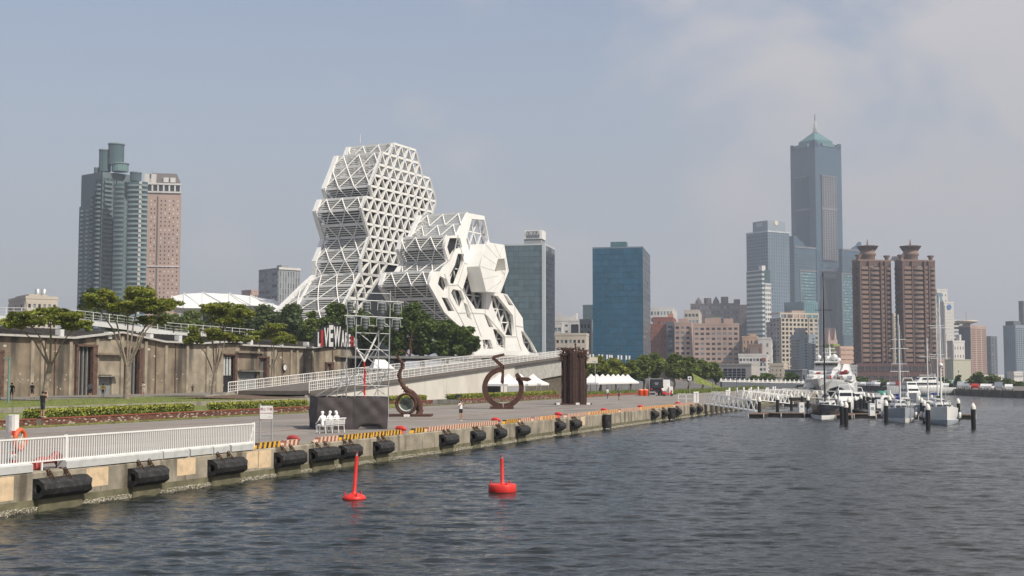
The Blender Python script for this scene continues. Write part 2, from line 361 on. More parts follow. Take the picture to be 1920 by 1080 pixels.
# haze
hz = bpy.data.materials.new('haze_air'); hz.use_nodes = True; t = hz.node_tree; t.nodes.clear()
o_ = t.nodes.new('ShaderNodeOutputMaterial'); v = t.nodes.new('ShaderNodeVolumePrincipled'); v.inputs['Color'].default_value = (.80,.88,1,1); v.inputs['Density'].default_value = HAZE_D if 'HAZE_D' in globals() else 0.00020
v.inputs['Anisotropy'].default_value = .1
t.links.new(v.outputs[0], o_.inputs['Volume'])
mb = MB(); mb.box(-2410, 2410, -100, 4110, -1.9, 425); o = mb.build('haze', hz); o['kind'] = 'stuff'
# ---------------------------------------------------------------- music centre: two leaning lattice towers
AX = Vector((.447,.8945,0)); BX = Vector((-.8945,.447,0)); FN = Vector((.8945,-.447,0))
slatm = mat('white_louvre', (.66,.65,.60), .6, .08, 1)
mc_dark = mat('lattice_dark_glass', (.016,.017,.018), .5, .3, .2, spec=.3)
mc_grey = mat('grey_mesh_panel', (.30,.30,.29), .8, .2, .6)
def music_high():
    root = thing('lattice_tower', 'tall leaning white lattice tower of triangles with stepped louvred side', 'tower', aty(676, 705, 380)*1.0)
    root.location.z = QZ
    C0 = Vector(root.location); C0.z = 0
    cell = 4.45
    rows = [269,286,308,328,348,369,391,419,443,466,487,513,534,558,582,606,640,720]
    yv = 380
    # heights measured at the left corner of each row; corner u=-4 stands at C0
    spans = [(0,3,-.5,3.5),(-1.5,3.5,-2,4),(-2,5,-2.5,5.5),(-2.5,5.5,-3,6),(-3,6,-2.5,5.5),(-3.5,5.5,-4,5),(-4,5,-3.5,4.5),(-3.5,4.5,-3,4),
             (-3,4,-3.5,3.5),(-3.5,3.5,-4,3),(-4,-.7,-4,-1.6),(-4,-1.6,-4.75,-2.5),(-4.75,-2.5,-5.5,-3.4),(-5.5,-3.4,-6.3,-4.3),
             (-6.3,-4.3,-7,-5),(-7,-5,-7.6,-5.6),(-7.6,-5.6,-8,-6)]
    org = C0+AX*(4*cell)
    def P(u, z, dep=0.): p = org+AX*(u*cell)-FN*dep; return Vector((p.x, p.y, z))
    zs = []
    for i, y in enumerate(rows):
        u = spans[min(i, len(spans)-1)][0] if i < len(spans) else -8
        zs.append(aty(960, y, P(u,0).y).z)
    zs[-1] = QZ
    LEN = 17.0
    for r, (a, b, c, d) in enumerate(spans):
        z0, z1 = zs[r], zs[r+1]
        n = max(1, round(b-a)); n2 = max(1, round(d-c))
        top = [P(a+(b-a)*i/n, z0) for i in range(n+1)]; bot = [P(c+(d-c)*i/n2, z1) for i in range(n2+1)]
        mb = MB()
        bw, bd = .50, .85
        def bar(p, q, w=.50): mb.beam(p-FN*.42, q-FN*.42, w, bd, up=FN)
        if r == 0 or len(spans) and True:
            bar(top[0], top[-1], .7)
        if abs(c-a) > .01 and c < a:         # flares: zigzag starts at the bottom-left node
            seq = []
            for i in range(max(n, n2)+1):
                if i <= n2: seq.append(bot[i])
                if i <= n: seq.append(top[i])
        else:
            seq = []
            for i in range(max(n, n2)+1):
                if i <= n: seq.append(top[i])
                if i <= n2: seq.append(bot[i])
        for p, q in zip(seq, seq[1:]): bar(p, q)
        if (seq[-1]-top[-1]).length > .1 and (seq[-1]-bot[-1]).length > .1: pass
        bar(top[0], bot[0], .7); bar(top[-1], bot[-1], .7)
        if r in (9, 10): bar(bot[0], bot[-1])
        fr = mb.build('lattice_row', white, root, world=True)
        # side frames, slats and truss of the long left flank
        sm = MB(); s0_, s1_ = P(a, z0), P(c, z1)
        t0, t1 = s0_+BX*(LEN+max(0, r-11)*2.2), s1_+BX*(LEN+max(0, r-10)*2.2)
        sm.beam(s0_+AX*.5, t0+AX*.5, .75, .75); sm.beam(t0, t1, .8, 1.5, up=BX)
        if r+1 < len(spans) and abs(spans[r+1][0]-c) > .05: sm.beam(s1_+AX*.5, t1+AX*.5, .75, .75)
        K = 3; 
        for i in range(K):
            f0, f1, fm = i/K, (i+1)/K, (i+.5)/K
            A_, B_, M_ = t0.lerp(s0_, f0), t0.lerp(s0_, f1), t1.lerp(s1_, fm)
            if r % 2: A_, B_, M_ = t1.lerp(s1_, f0), t1.lerp(s1_, f1), t0.lerp(s0_, fm)
            off = -AX*.25
            sm.beam(A_+off, M_+off, .27); sm.beam(M_+off, B_+off, .27)
        sm.build('side_truss', white, root, world=True)
        sl = MB(); NSL = 6
        for i in range(NSL):
            f = (i+.5)/NSL; p, q = s0_.lerp(s1_, f)+AX*.5, t0.lerp(t1, f)+AX*.5
            sl.obox((p+q)/2, (q-p)/2, AX*.22, Vector((0,0,.155)))
        # right hand flank seen through the lattice top and the clutter of roof steelwork
        sl.build('louvre', slatm, root, world=True)['kind'] = 'stuff'
        # core behind the lattice
        if r >= 3:
            ia, ib, ic, id_ = a+.12, b-(.9 if r < 10 else .1), c+.12, d-(.9 if r < 10 else .1)
            cm = MB(); pts = [P(ia,z0,1.15), P(ib,z0,1.15), P(id_,z1,1.15), P(ic,z1,1.15)]
            cm.prism(pts, BX*(LEN-3.2)); recalc(cm.build('glazed_hall', mc_dark, root, world=True))
        else:
            cm = MB()
            for i in range(n):
                p = P(a+(b-a)*(i+.5)/n, (z0+z1)/2, 2.2)
                cm.beam(P(a+(b-a)*i/n, z0, 2.2), P(c+(d-c)*(i+1)/n2, z1, 2.2), .3); cm.beam(P(a+(b-a)*(i+1)/n,z0,6), P(c+(d-c)*min(i+.2,n)/n2, z1, 6), .3)
            for i in range(7):
                f = i/7; p, q = P(a+(c-a)*f+.1, z0+(z1-z0)*f, 3), P(b+(d-b)*f-.1, z0+(z1-z0)*f, 3)
                cm.beam(p, q, .22); cm.beam(p+BX*7, q+BX*7, .3); 
            cm.build('roof_steelwork', mc_grey, root, world=True)
        # back face frame
        bk = MB()
        bp = [x+BX*LEN for x in top]; bq = [x+BX*LEN for x in bot]
        for i in range(min(n, n2)+1):
            if i < len(bp) and i < len(bq): bk.beam(bp[i], bq[i], .6)
            if i+1 < len(bp) and i < len(bq): bk.beam(bq[i], bp[i+1], .6)
        bk.beam(bp[0], bp[-1], .6); bk.build('back_frame', white, root, world=True)
    # dark sloping roof slab between the two towers
    pts = [onpl(px,py, P(0,0,4), FN) for px,py in ((727,494),(770,491),(765,560),(760,700),(660,700),(670,590),(687,561))]
    mb = MB(); mb.prism(pts, -FN*12); recalc(mb.build('dark_glass_wall', mat('black_glass_wall', (.018,.022,.027), .35, .3, .3), root, world=True))
    mb = MB(); p = P(-1.2, zs[0], 0)+BX*9; mb.tube([p, p+Vector((0,0,2.6))], .09); mb.build('aerial', white, root, world=True)
    # low shell roof that sweeps away from the foot of the flank
    return root
music_high()
def music_low():
    p0 = aty(803, 509, 345); p0.z = 0
    root = thing('honeycomb_tower', 'lower white tower of thick hexagonal frames in front of the tall lattice one', 'tower', (p0.x, p0.y, QZ))
    pl = lambda px, py, dep=0.: onpl(px, py, p0-FN*dep, FN)
    c3 = lambda x, y: (700+x/3.6, 380+y/3.6)
    def uv(pts): return [((pl(*p)-p0).dot(AX), (pl(*p)-p0).z) for p in pts]
    outer = [c3(*p) for p in ((630,70),(740,90),(775,270),(875,285),(905,460),(850,610),(895,620),(1000,780),(1005,860),(1060,940),(1108,1030),(1108,1090),(690,1090),(640,900),(470,740),(365,550),(390,465),(455,465),(500,395),(470,305),(490,225),(560,220))]
    holes = {
     'a': [(655,112),(738,118),(765,250),(712,400),(650,388),(618,250)],
     'b': [(505,240),(572,240),(588,300),(545,318),(510,372),(488,300)],
     'c': [(560,345),(600,350),(592,420),(545,550),(510,545),(506,490),(540,420)],
     'd': [(635,450),(708,460),(738,590),(735,717),(680,715),(592,590)],
     'f': [(438,495),(478,515),(492,560),(475,610),(425,550)],
     'g': [(528,583),(580,595),(602,650),(585,708),(555,690),(515,610)],
     'h': [(785,625),(830,632),(930,760),(942,900),(878,895),(795,700)],
     'i': [(798,852),(830,858),(878,910),(880,985),(825,960)],
     'j': [(988,866),(1012,872),(1060,945),(1092,1020),(1040,1005),(1004,950)],
     'k': [(450,640),(490,645),(535,730),(495,733)],
     'l': [(598,672),(625,690),(655,790),(625,770)],
     'm': [(738,755),(765,765),(800,840),(770,838)],
     'n': [(728,925),(778,925),(800,985),(735,985)],
     'o': [(868,618),(892,630),(935,695),(905,690)],
     'e': [(838,378),(880,380),(892,455),(868,525),(815,460)],
    }
    hp = {k: [c3(*p) for p in v] for k, v in holes.items()}
    def grow(h, s=1.015, dx=.5):
        cx_ = sum(p[0] for p in h)/len(h); cy_ = sum(p[1] for p in h)/len(h); return [(cx_+(p[0]-cx_)*s+dx, cy_+(p[1]-cy_)*s) for p in h]
    hf_ = {k: (grow(v) if k not in 'klmnoj' else grow(v, 1.02, .3)) for k, v in hp.items()}
    frame = (p0.copy(), AX, Vector((0,0,1)), FN)
    o = poly_holes(uv(outer), [uv(h) for h in hf_.values()], .9, 'hexagon_frame', whitec, frame)
    o.data.transform(Matrix.Translation(-Vector(root.location))); o.parent = root
    # splayed reveals, lattice and glass inside each opening
    for key, h in hp.items():
        n = len(h); cpx = sum(p[0] for p in h)/n; cpy = sum(p[1] for p in h)/n; F = [pl(*p) for p in hf_[key]]
        dep = 1.5 if key not in 'klmno' else .9; sh = .98 if key not in 'klmno' else .97
        B_ = [pl(cpx+(p[0]-cpx)*sh, cpy+(p[1]-cpy)*sh, dep) for p in h]
        mb = MB(); vs = [p+FN*.46 for p in F]+B_; mb.add(vs, [(i,(i+1)%n,(i+1)%n+n,i+n) for i in range(n)])
        mb.build('reveal', whitec, root, world=True)
        mb = MB(); gm = mc_dark if key not in 'abklmno' else mc_grey
        if key == 'a':
            pass
        mb.add([p-FN*.9 for p in B_], [tuple(range(n))]); mb.build('pane', mc_grey if key in 'bklmno' else mc_dark, root, world=True) if key != 'a' else None
        # lattice clipped to the opening
        u0 = min((p-p0).dot(AX) for p in B_); u1 = max((p-p0).dot(AX) for p in B_); z0 = min(p.z for p in B_); z1 = max(p.z for p in B_)
        poly = [((p-p0).dot(AX), p.z) for p in B_]
        def inside(u, z):
            c = False; j = n-1
            for i in range(n):
                (xi, yi), (xj, yj) = poly[i], poly[j]
                if (yi > z) != (yj > z) and u < (xj-xi)*(z-yi)/(yj-yi)+xi: c = not c
                j = i
            return c
        mb = MB(); cw, chh = (4.8, 3.7) if key not in 'klmnob' else (3.0, 2.2); wd = .32 if key not in 'klmnob' else .35
        def seg(a, b):                     # keep the part of a bar that lies inside the opening
            K = 26; run = None
            for i in range(K+1):
                f = i/K; u, z = a[0]+(b[0]-a[0])*f, a[1]+(b[1]-a[1])*f; ins = inside(u, z)
                if ins and run is None: run = f
                if (not ins or i == K) and run is not None:
                    if f-run > .03:
                        q = [p0+AX*(a[0]+(b[0]-a[0])*g)+Vector((0,0,a[1]+(b[1]-a[1])*g))-FN*(dep+.05) for g in (run, f)]
                        mb.beam(q[0], q[1], wd, .5, up=FN)
                    run = None
        H = z1-z0; nr = max(1, round(H/chh)); chh = H/nr
        for i in range(nr+1):
            z = z0+i*chh; seg((u0-1, z), (u1+1, z))
        m = int((u1-u0)/cw)+3
        for i in range(nr):
            z = z0+i*chh
            for j in range(-1, m):
                x = u0+(j+(.5 if i % 2 else 0))*cw
                seg((x, z), (x+cw/2, z+chh)); seg((x+cw/2, z+chh), (x+cw, z))
        mb.build('lattice', white, root, world=True)
    # protruding hexagonal box
    hx = [c3(*p) for p in ((752,278),(875,287),(905,460),(850,610),(757,600),(716,430))]
    F = [pl(*p) for p in hx]; fo = [pl(p[0], p[1], -4.5) for p in hx]
    hf = [pl(*c3(*p), -4.5) for p in ((838,378),(880,380),(892,455),(868,525),(815,460))]; hole = [p-FN*4.5-AX*.5 for p in hf]
    fr = poly_holes([((p-p0).dot(AX), p.z) for p in fo], [[((p-p0).dot(AX), p.z) for p in hf]], .4, 'balcony_box_front', whitec, (p0+FN*4.5, AX, Vector((0,0,1)), FN))
    fr.data.transform(Matrix.Translation(-Vector(root.location))); fr.parent = root
    mb = MB(); vs = [p-FN*.2 for p in fo]+[p-FN*4.6-(p-sum(fo, Vector())/6)*.0 for p in fo]; mb.add(vs, [(i,(i+1)%6,(i+1)%6+6,i+6) for i in range(6)]); n = 5
    vs = [p+FN*.2 for p in hf]+[p for p in hole]; mb.add(vs, [(i,(i+1)%n,(i+1)%n+n,i+n) for i in range(n)]); mb.build('balcony_box_side', whitec, root, world=True)
    mb = MB(); cb = sum(fo, Vector())/6
    for i in range(6):
        for f in (.0,.5):
            e0, e1 = fo[i].lerp(fo[(i+1)%6], f), hf[min(4, int(i*5/6))].lerp(hf[(min(4, int(i*5/6))+1) % 5], f); mb.beam(e0+FN*.21, e0.lerp(e1,.96)+FN*.21, .12, .06, up=FN)
    for g in ():
        for i in range(6): a_, b_ = fo[i].lerp(hf[min(4,int(i*5/6))], g), fo[(i+1)%6].lerp(hf[min(4,int(((i+1)%6)*5/6))], g); mb.beam(a_+FN*.21, b_+FN*.21, .12, .06, up=FN)
    mb.build('panel_seam', mat('panel_joint', (.5,.49,.46), .8), root, world=True)
    # raised creases where neighbouring hexagons meet
    mb = MB(); jm = mat('panel_joint', (.5,.49,.46), .8)
    for a, b in (((560,220),(605,410)),((605,410),(716,432)),((605,410),(560,555)),((560,555),(500,560)),((500,560),(470,480)),((560,555),(600,600)),((600,600),(660,745)),((660,745),(745,750)),((745,750),(745,600)),((745,600),(757,600)),((716,432),(757,600)),
                 ((500,395),(540,318)),((540,318),(560,220)),((500,560),(500,640)),((500,640),(560,745)),((560,745),(660,745)),((945,700),(950,830)),((950,830),(1003,840)),((880,905),(960,905)),((745,750),(880,905)),((560,745),(640,900)),((660,745),(720,905)),((880,905),(880,1000)),((960,905),(990,1000)),((960,905),(950,830))):
        p, q = pl(*c3(*a))+FN*.47, pl(*c3(*b))+FN*.47; mb.beam(p, q, .28, .12, up=FN)
    mb.build('panel_seam', jm, root, world=True)
    # stepped louvred flank
    steps = [((630,70),(560,220),15.5,(390,80)),((490,225),(470,305),14.5,0),((470,305),(500,395),14.5,0),((500,395),(455,465),14.5,0),((390,465),(365,550),15,0),((365,550),(470,740),15,0),((470,740),(560,900),15,0)]
    for i, (a, b, ln, _) in enumerate(steps):
        A0, B0 = pl(*c3(*a)), pl(*c3(*b)); A1, B1 = A0+BX*ln, B0+BX*ln
        nrow = 2 if (A0-B0).length > 9 else 1
        sm = MB(); sm.beam(A0+AX*.3, A1+AX*.3, .7, .7); sm.beam(B0+AX*.3, B1+AX*.3, .7, .7); sm.beam(A1, B1, .8, 1.2, up=BX)
        sl = MB()
        for r in range(nrow):
            a0, b0, a1, b1 = A0.lerp(B0, r/nrow), A0.lerp(B0, (r+1)/nrow), A1.lerp(B1, r/nrow), A1.lerp(B1, (r+1)/nrow)
            if r: sm.beam(a0+AX*.3, a1+AX*.3, .5)
            K = 3
            for k in range(K):
                X, Y, M_ = b1.lerp(b0, k/K), b1.lerp(b0, (k+1)/K), a1.lerp(a0, (k+.5)/K)
                if i % 2: X, Y, M_ = a1.lerp(a0, k/K), a1.lerp(a0, (k+1)/K), b1.lerp(b0, (k+.5)/K)
                sm.beam(X-AX*.3, M_-AX*.3, .26); sm.beam(M_-AX*.3, Y-AX*.3, .26)
            for k in range(6):
                f = (k+.5)/6; p, q = a0.lerp(b0, f)+AX*.4, a1.lerp(b1, f)+AX*.4; sl.obox((p+q)/2, (q-p)/2, AX*.24, Vector((0,0,.15)))
        sm.build('side_truss', white, root, world=True); sl.build('louvre', slatm, root, world=True)['kind'] = 'stuff'
        cm = MB(); off = AX*1.3
        cm.prism([A0+off+BX*.5, B0+off+BX*.5, B1+off-BX*.9, A1+off-BX*.9], AX*6)
        if i > 0: recalc(cm.build('glazed_hall', mc_dark, root, world=True))
    # body behind the frames down to the ground
    q = [pl(*c3(*p), 4.2) for p in ((490,300),(730,420),(870,440),(890,620),(1000,860),(1090,1030),(700,1090),(600,880),(430,600),(470,480))]
    q = [q_-Vector((0,0,0)) for q_ in q]; mb = MB(); mb.prism(q, BX*9)
    recalc(mb.build('hall_volume', mc_dark, root, world=True))
    mb = MB(); a = pl(870, 660, .5); b = pl(1010, 660, .5); mb.prism([Vector((a.x,a.y,QZ)), Vector((b.x,b.y,QZ)), Vector((b.x,b.y,a.z)), Vector((a.x,a.y,a.z))], -FN*8)
    recalc(mb.build('plinth', whitec, root, world=True))
music_low()
# long low shell roof that runs out to the left of the tall tower
def shell():
    root = thing('shell_roof', 'low white faceted roof shell spreading left of the lattice tower', 'building', (-90, 400, QZ))
    top = [(322,556),(345,551),(380,549),(430,551),(470,555),(512,562),(545,574)]
    mb = MB(); y0 = 400
    def sec(px, py, k): return aty(px, py, y0+k)
    A_ = [aty(px, py, y0+14) for px, py in top]; F_ = [aty(px, max(py+16, 575)+3*math.sin(i), y0-6) for i, (px, py) in enumerate(top)]
    G_ = [Vector((p.x, p.y+3, p.z-1.6)) for p in F_]
    n = len(top); vs = A_+F_+G_; fs = []
    for i in range(n-1):
        fs += [(i, i+1, n+i), (i+1, n+i+1, n+i)] if i % 2 else [(i, i+1, n+i+1), (i, n+i+1, n+i)]
        fs.append((n+i, n+i+1, 2*n+i+1, 2*n+i))
    mb.add(vs, fs); mb.build('roof', whitec, root, world=True)
    mb = MB()
    for i in range(n):
        mb.beam(A_[i]+Vector((0,0,.1)), F_[i]+Vector((0,0,.1)), .3)
        if i < n-1: mb.beam(A_[i]+Vector((0,0,.3)), F_[i+1]+Vector((0,0,.1)), .25)
    mb.build('roof_rib', white, root, world=True)
    mb = MB(); x0, x1 = F_[0].x+4, F_[-1].x; mb.box(x0, x1, y0-1, y0+12, QZ, F_[3].z-1.2); mb.build('wall', mat('shade_tinted_hall_wall', (.12,.13,.13), .7), root, world=True)  # shade under the shell roof is put into the wall colour
    mb = MB()
    for i in range(26):
        x = x0+(x1-x0)*i/25; mb.beam((x, y0-2, QZ), (x+.6, y0-2, F_[3].z-.5), .3)
    mb.build('column', white, root, world=True)['kind'] = 'stuff'
shell()
# ---------------------------------------------------------------- ramp with white railings
def rail_line(root, pts, spacing=.45, h=1.15, post_every=4):
    """grid railing: posts, three rails and uprights, along a polyline (deck level points)"""
    ml = MB(); mp = MB(); mu = MB()
    for a, b in zip(pts, pts[1:]):
        d = b-a; n = max(1, int(d.length/spacing))
        for z, w_ in ((h, .09), (h*.62, .05), (h*.28, .05), (.06, .06)): ml.beam(a+Vector((0,0,z)), b+Vector((0,0,z)), w_)
        for i in range(n+1):
            p = a.lerp(b, i/n)
            if i % post_every == 0: mp.beam(p-Vector((0,0,.25)), p+Vector((0,0,h)), .10)
            else: mu.beam(p+Vector((0,0,.06)), p+Vector((0,0,h)), .045)
    ml.build('rail', white, root, world=True); mp.build('post', white, root, world=True)['kind'] = 'stuff'
    if mu.v: mu.build('baluster', white, root, world=True)['kind'] = 'stuff'
def ramp():
    root = thing('ramp', 'long white pedestrian ramp rising from the quay to the lattice towers', 'ramp', W(98, 45, QZ))
    wallm = mat('ramp_wall_white', (.62,.59,.53), .8, .07, .3, stain=(.34,.30,.24), stain_scale=.35, stain_amt=.3, streak=True)
    z = lambda s: 3.05+(s-98)*(8.7-3.05)/102
    sf = s_px(431, 51.2)
    S = [98, 110, 125, 140, 155, 170, 185, 200]
    for a, b in zip(S, S[1:]):
        mb = MB(); j = .03
        mb.prism([W(a+j,42,QZ), W(b-j,42,QZ), W(b-j,42,z(b)-.45), W(a+j,42,z(a)-.45)], -NS*.4)
        if b <= 172: recalc(mb.build('wall_panel', wallm, root, world=True))
    for a, b in ((170,185),(185,200)):                 # beyond, the ramp runs on beams over an open shed
        mb = MB(); mb.prism([W(a,42.2,z(a)-3.6), W(b,42.2,z(b)-3.6), W(b,42.2,z(b)-.45), W(a,42.2,z(a)-.45)], -NS*.5); recalc(mb.build('wall_panel', greyconc, root, world=True))
        mb = MB()
        for i in range(20):
            s_ = a+(b-a)*i/20; mb.beam(W(s_,42.6,QZ), W(s_,42.6,z(s_)-3.6), .22)
        o = mb.build('timber_slat', mat('weathered_slat', (.2,.17,.13), .9, .3, 2), root, world=True); o['kind'] = 'stuff'
    mb = MB(); mb.prism([W(98,41.6,z(98)-.45), W(200,41.6,z(200)-.45), W(200,41.6,z(200)), W(98,41.6,z(98))], -NS*10); recalc(mb.build('deck', mat('ramp_deck', (.13,.115,.10), .9, .15, 1), root, world=True))
    mb = MB(); mb.prism([W(sf-5,51.0,2.3), W(sf+1,51.0,2.3), W(sf+1,51.0,z(sf)), W(sf-5,51.0,z(sf)-.35)], -NS*.3); recalc(mb.build('side_wall', conc, root, world=True))
    mb = MB(); mb.prism([W(sf,51.4,2.3), W(200,51.4,2.3), W(200,51.4,z(200)), W(sf,51.4,z(sf))], -NS*.3); recalc(mb.build('back_wall', conc, root, world=True))
    rail_line(root, [W(98,41.8,z(98)), W(200,41.8,z(200))], .5)
    rail_line(root, [W(sf,51.2,z(sf)), W(178,51.2,z(178))], .5)
    # ground behind the front wall
    mb = MB(); mb.add([W(90,42,2.0),W(98,42,2.0),W(104,51,2.7),W(92,51,2.5)], [(0,1,2,3)]); mb.build('forecourt', brownp, root, world=True)
    return z
zr = ramp()
def upper_walk():
    root = thing('footbridge', 'white railed footbridge passing behind the old warehouses', 'footbridge', aty(150, 600, 235))
    mb = MB(); L_ = [aty(px, py, 235) for px, py in ((-40,592),(90,594),(150,598),(240,609),(330,622),(480,634))]
    for a, b in zip(L_, L_[1:]):
        mb.obox((a+b)/2-Vector((0,0,.5)), (b-a)/2, Vector((0,1.6,0)), Vector((0,0,.45)))
    mb.build('deck', whitec, root, world=True)
    rail_line(root, [p+Vector((0,-1.6,0)) for p in L_], 1.3, 1.5, 2)
    mb = MB()
    for i, (a, b) in enumerate(zip(L_, L_[1:])):
        m = (a+b)/2; mb.tube([Vector((m.x,m.y,QZ)), m-Vector((0,0,.6))], .35)
    mb.build('pier', greyconc, root, world=True)
upper_walk()
def terrace():
    root = thing('terrace', 'white railed terrace at the head of the ramp under the honeycomb tower', 'terrace', W(200, 46, QZ))
    zt = 8.7
    mb = MB(); mb.prism([W(186,51,zt-.5), W(201,41.6,zt-.5), W(206,41.6,zt-.5), W(230,60,zt-.5), W(230,95,zt-.5), W(175,95,zt-.5), W(172,51.2,zt-.9)], (0,0,.45)); recalc(mb.build('deck', greyconc, root, world=True))
    rail_line(root, [W(200,42,zt), W(206,42,zt), W(230,60,zt)], .55)
    p = [aty(px, py, 262) for px, py in ((868,668),(905,662),(972,656))]
    mb = MB()
    for a, b in zip(p, p[1:]): mb.obox((a+b)/2-Vector((0,0,.7)), (b-a)/2, Vector((0,1,0)), Vector((0,0,.6)))
    mb.build('landing', whitec, root, world=True); rail_line(root, p, .6)
    for px in (1030, 1051):
        a = atz(px, 737, QZ); a = aty(px, 737, 247); mb = MB(); mb.box(a.x-.7, a.x+.7, 247, 248.5, QZ, 8.1); mb.build('pillar', mat('cream_render', (.62,.57,.45), .8, .06, .5), root, world=True)
    for y0_, y1_ in ((683,707),(716,733)):
        a, b = aty(1031, y0_, 248), aty(1050, y1_, 248); mb = MB(); mb.box(a.x, b.x, 248, 248.2, b.z, a.z); mb.build('window', mat('pale_blue_glass', (.16,.25,.28), .15, .5, .6), root, world=True)
    a, b = aty(1020, 707, 248), aty(1056, 716, 248); mb = MB(); mb.box(a.x, b.x, 247.6, 248.4, b.z, a.z); mb.build('floor_band', MC['cream_render'], root, world=True)
    a, b = aty(1024, 672, 247), aty(1062, 681, 247); mb = MB(); mb.box(a.x, b.x+6, 246.5, 250, b.z, a.z+.2); mb.build('soffit', MC['cream_render'], root, world=True)
terrace()
# ---------------------------------------------------------------- old harbour warehouses
WT = 75.8
def warehouse(name_label, sa, sb, gables, doors, seed, roofc):
    rr = random.Random(seed)
    root = thing('warehouse', name_label, 'warehouse', W(sa, WT, 2.36), QROT)
    L_ = sb-sa; H = 7.2
    wm = mat('old_render', (.24,.195,.14), .95, .28, .5, .4, 4, stain=(.045,.04,.036), stain_scale=.42, stain_amt=.85, streak=True)
    wl = mat('pale_old_render', (.32,.275,.21), .95, .28, .6, .4, 4, stain=(.07,.06,.05), stain_scale=.5, stain_amt=.8, streak=True)
    def ht(x):
        h = H
        for gc, gw, gh in gables:
            if abs(x-gc) < gw: h = max(h, H+gh*(1-abs(x-gc)/gw))
        return h
    # wall in bays between piers, with door openings left free
    xs = sorted(set([0, L_]+[x for d in doors for x in (d[0], d[1])]+[i*5.2 for i in range(1, int(L_/5.2)+1)]))
    xs = [x for x in xs if 0 <= x <= L_]
    op = {(d[0], d[1]): d for d in doors}
    def inop(a, b):
        for d in doors:
            if a >= d[0]-.01 and b <= d[1]+.01: return d
    for a, b in zip(xs, xs[1:]):
        if b-a < .05: continue
        d = inop(a, b); z0 = d[2] if d else 0
        m_ = (a+b)/2; pk = [g[0] for g in gables if a < g[0] < b]
        top = [(b, ht(b))]+[(p, ht(p)) for p in pk]+[(a, ht(a))]
        mb = MB(); mb.prism([(a,0,z0),(b,0,z0)]+[(x,0,z) for x, z in top], (0,.5,0)); recalc(mb.build('wall_bay', rr.choice((wm,wm,wl)), root))
    for i in range(int(L_/5.2)+1):
        x = i*5.2+.2
        if not inop(x-.05, x+.05) and x < L_-.3: mb = MB(); mb.box(x-.28, x+.28, -.28, .0, 0, ht(x)-.35); mb.build('pier', wl, root)
    # doors
    for d in doors:
        x0, x1, zh, kind = d
        if kind == 'tall':
            mb = MB(); mb.box(x0+.05, x1-.05, .3, .4, 0, zh); mb.build('door_recess', dark, root)
            fr = mat('rusty_door_frame', (.12,.07,.052), .8, .3, 2)
            mb = MB(); mb.box(x0-.15, x0+.2, -.35, .1, 0, zh+.1); mb.box(x1-.75, x1+.15, -.4, .1, 0, zh+.1); mb.box(x0-.15, x1+.15, -.45, .1, zh, zh+.28); mb.build('door_frame', fr, root)
            for k in range(1, 4):
                x = x0+(x1-x0-.7)*k/4+.1; mb = MB(); mb.box(x-.07, x+.07, .05, .28, 0, zh); mb.build('door_rail', mat('grey_door_bar', (.25,.24,.22), .7), root)
        elif kind == 'glass':
            mb = MB(); mb.box(x0+.05, x1-.05, .3, .4, 0, zh); mb.build('door_recess', dark, root)
            mb = MB(); mb.box(x0-.15, x1+.15, -.4, .1, zh, zh+.25); mb.box(x1-.5, x1+.1, -.35, .1, 0, zh); mb.build('door_frame', MC['rusty_door_frame'] if 'rusty_door_frame' in MC else rust, root)
            for k in range(3):
                x = x0+.2+k*(x1-x0-.9)/3; mb = MB(); mb.box(x, x+.42, .1, .25, zh*.45, zh-.2); mb.build('door_panel', mat('pale_door_panel', (.5,.52,.5), .5), root)
        else:
            mb = MB(); mb.box(x0+.05, x1-.05, .2, .3, 0, zh-.3); mb.build('door', mat('grey_metal_door', (.22,.23,.23), .6, .2, 3), root)
            mb = MB(); mb.box(x0-.5, x1+.6, -.8, .1, zh-.25, zh-.1); mb.build('canopy', conc, root)
            mb = MB(); mb.box(x0-1.2, x1+1.4, -.7, .05, zh+2.6, zh+2.85); mb.build('ledge', MC['old_render'], root)
    # eaves gutter following the gables, in pieces
    gm = mat('pale_gutter', (.47,.46,.43), .7, .1)
    px_ = sorted(set([0, L_]+[x for g in gables for x in (g[0]-g[1], g[0], g[0]+g[1])]))
    px_ = [x for x in px_ if 0 <= x <= L_]
    for a, b in zip(px_, px_[1:]):
        p, q = Vector((a, -.25, ht(a)+.05)), Vector((b, -.25, ht(b)+.05)); mb = MB(); mb.obox((p+q)/2, (q-p)/2, (0,.4,0), (0,0,.12)); mb.build('gutter', gm, root)
    # roof slopes back from the eaves
    mb = MB(); n = int(L_/1.1)
    mb.prism([(0,-.1,H+.12),(L_,-.1,H+.12),(L_,11,H+1.5),(0,11,H+1.5)], (0,0,.15)); rf = mb.build('roof', roofc, root); recalc(rf)
    mb = MB()
    for i in range(n+1):
        x = L_*i/n; mb.beam((x,-.05,H+.31), (x,11,H+1.69), .1, .1)
    mb.build('roof_ridge_cap', roofc, rf)['kind'] = 'stuff'
    mb = MB(); mb.box(0, L_, .5, 20, 0, H); mb.build('body', wm, root)
    mb = MB(); mb.prism([(0,11,H+1.5),(L_,11,H+1.5),(L_,20,H),(0,20,H)], (0,0,.15)); recalc(mb.build('roof', roofc, root))
    for x in [3+rr.uniform(0,1)+i*9.5 for i in range(int(L_/9.5)+1)]:
        if x < L_-1:
            mb = MB(); mb.box(x-.35, x+.35, -.3, .5, H+.15, H+1.05); mb.build('roof_vent', mat('white_vent', (.6,.6,.58), .6, .08), root)
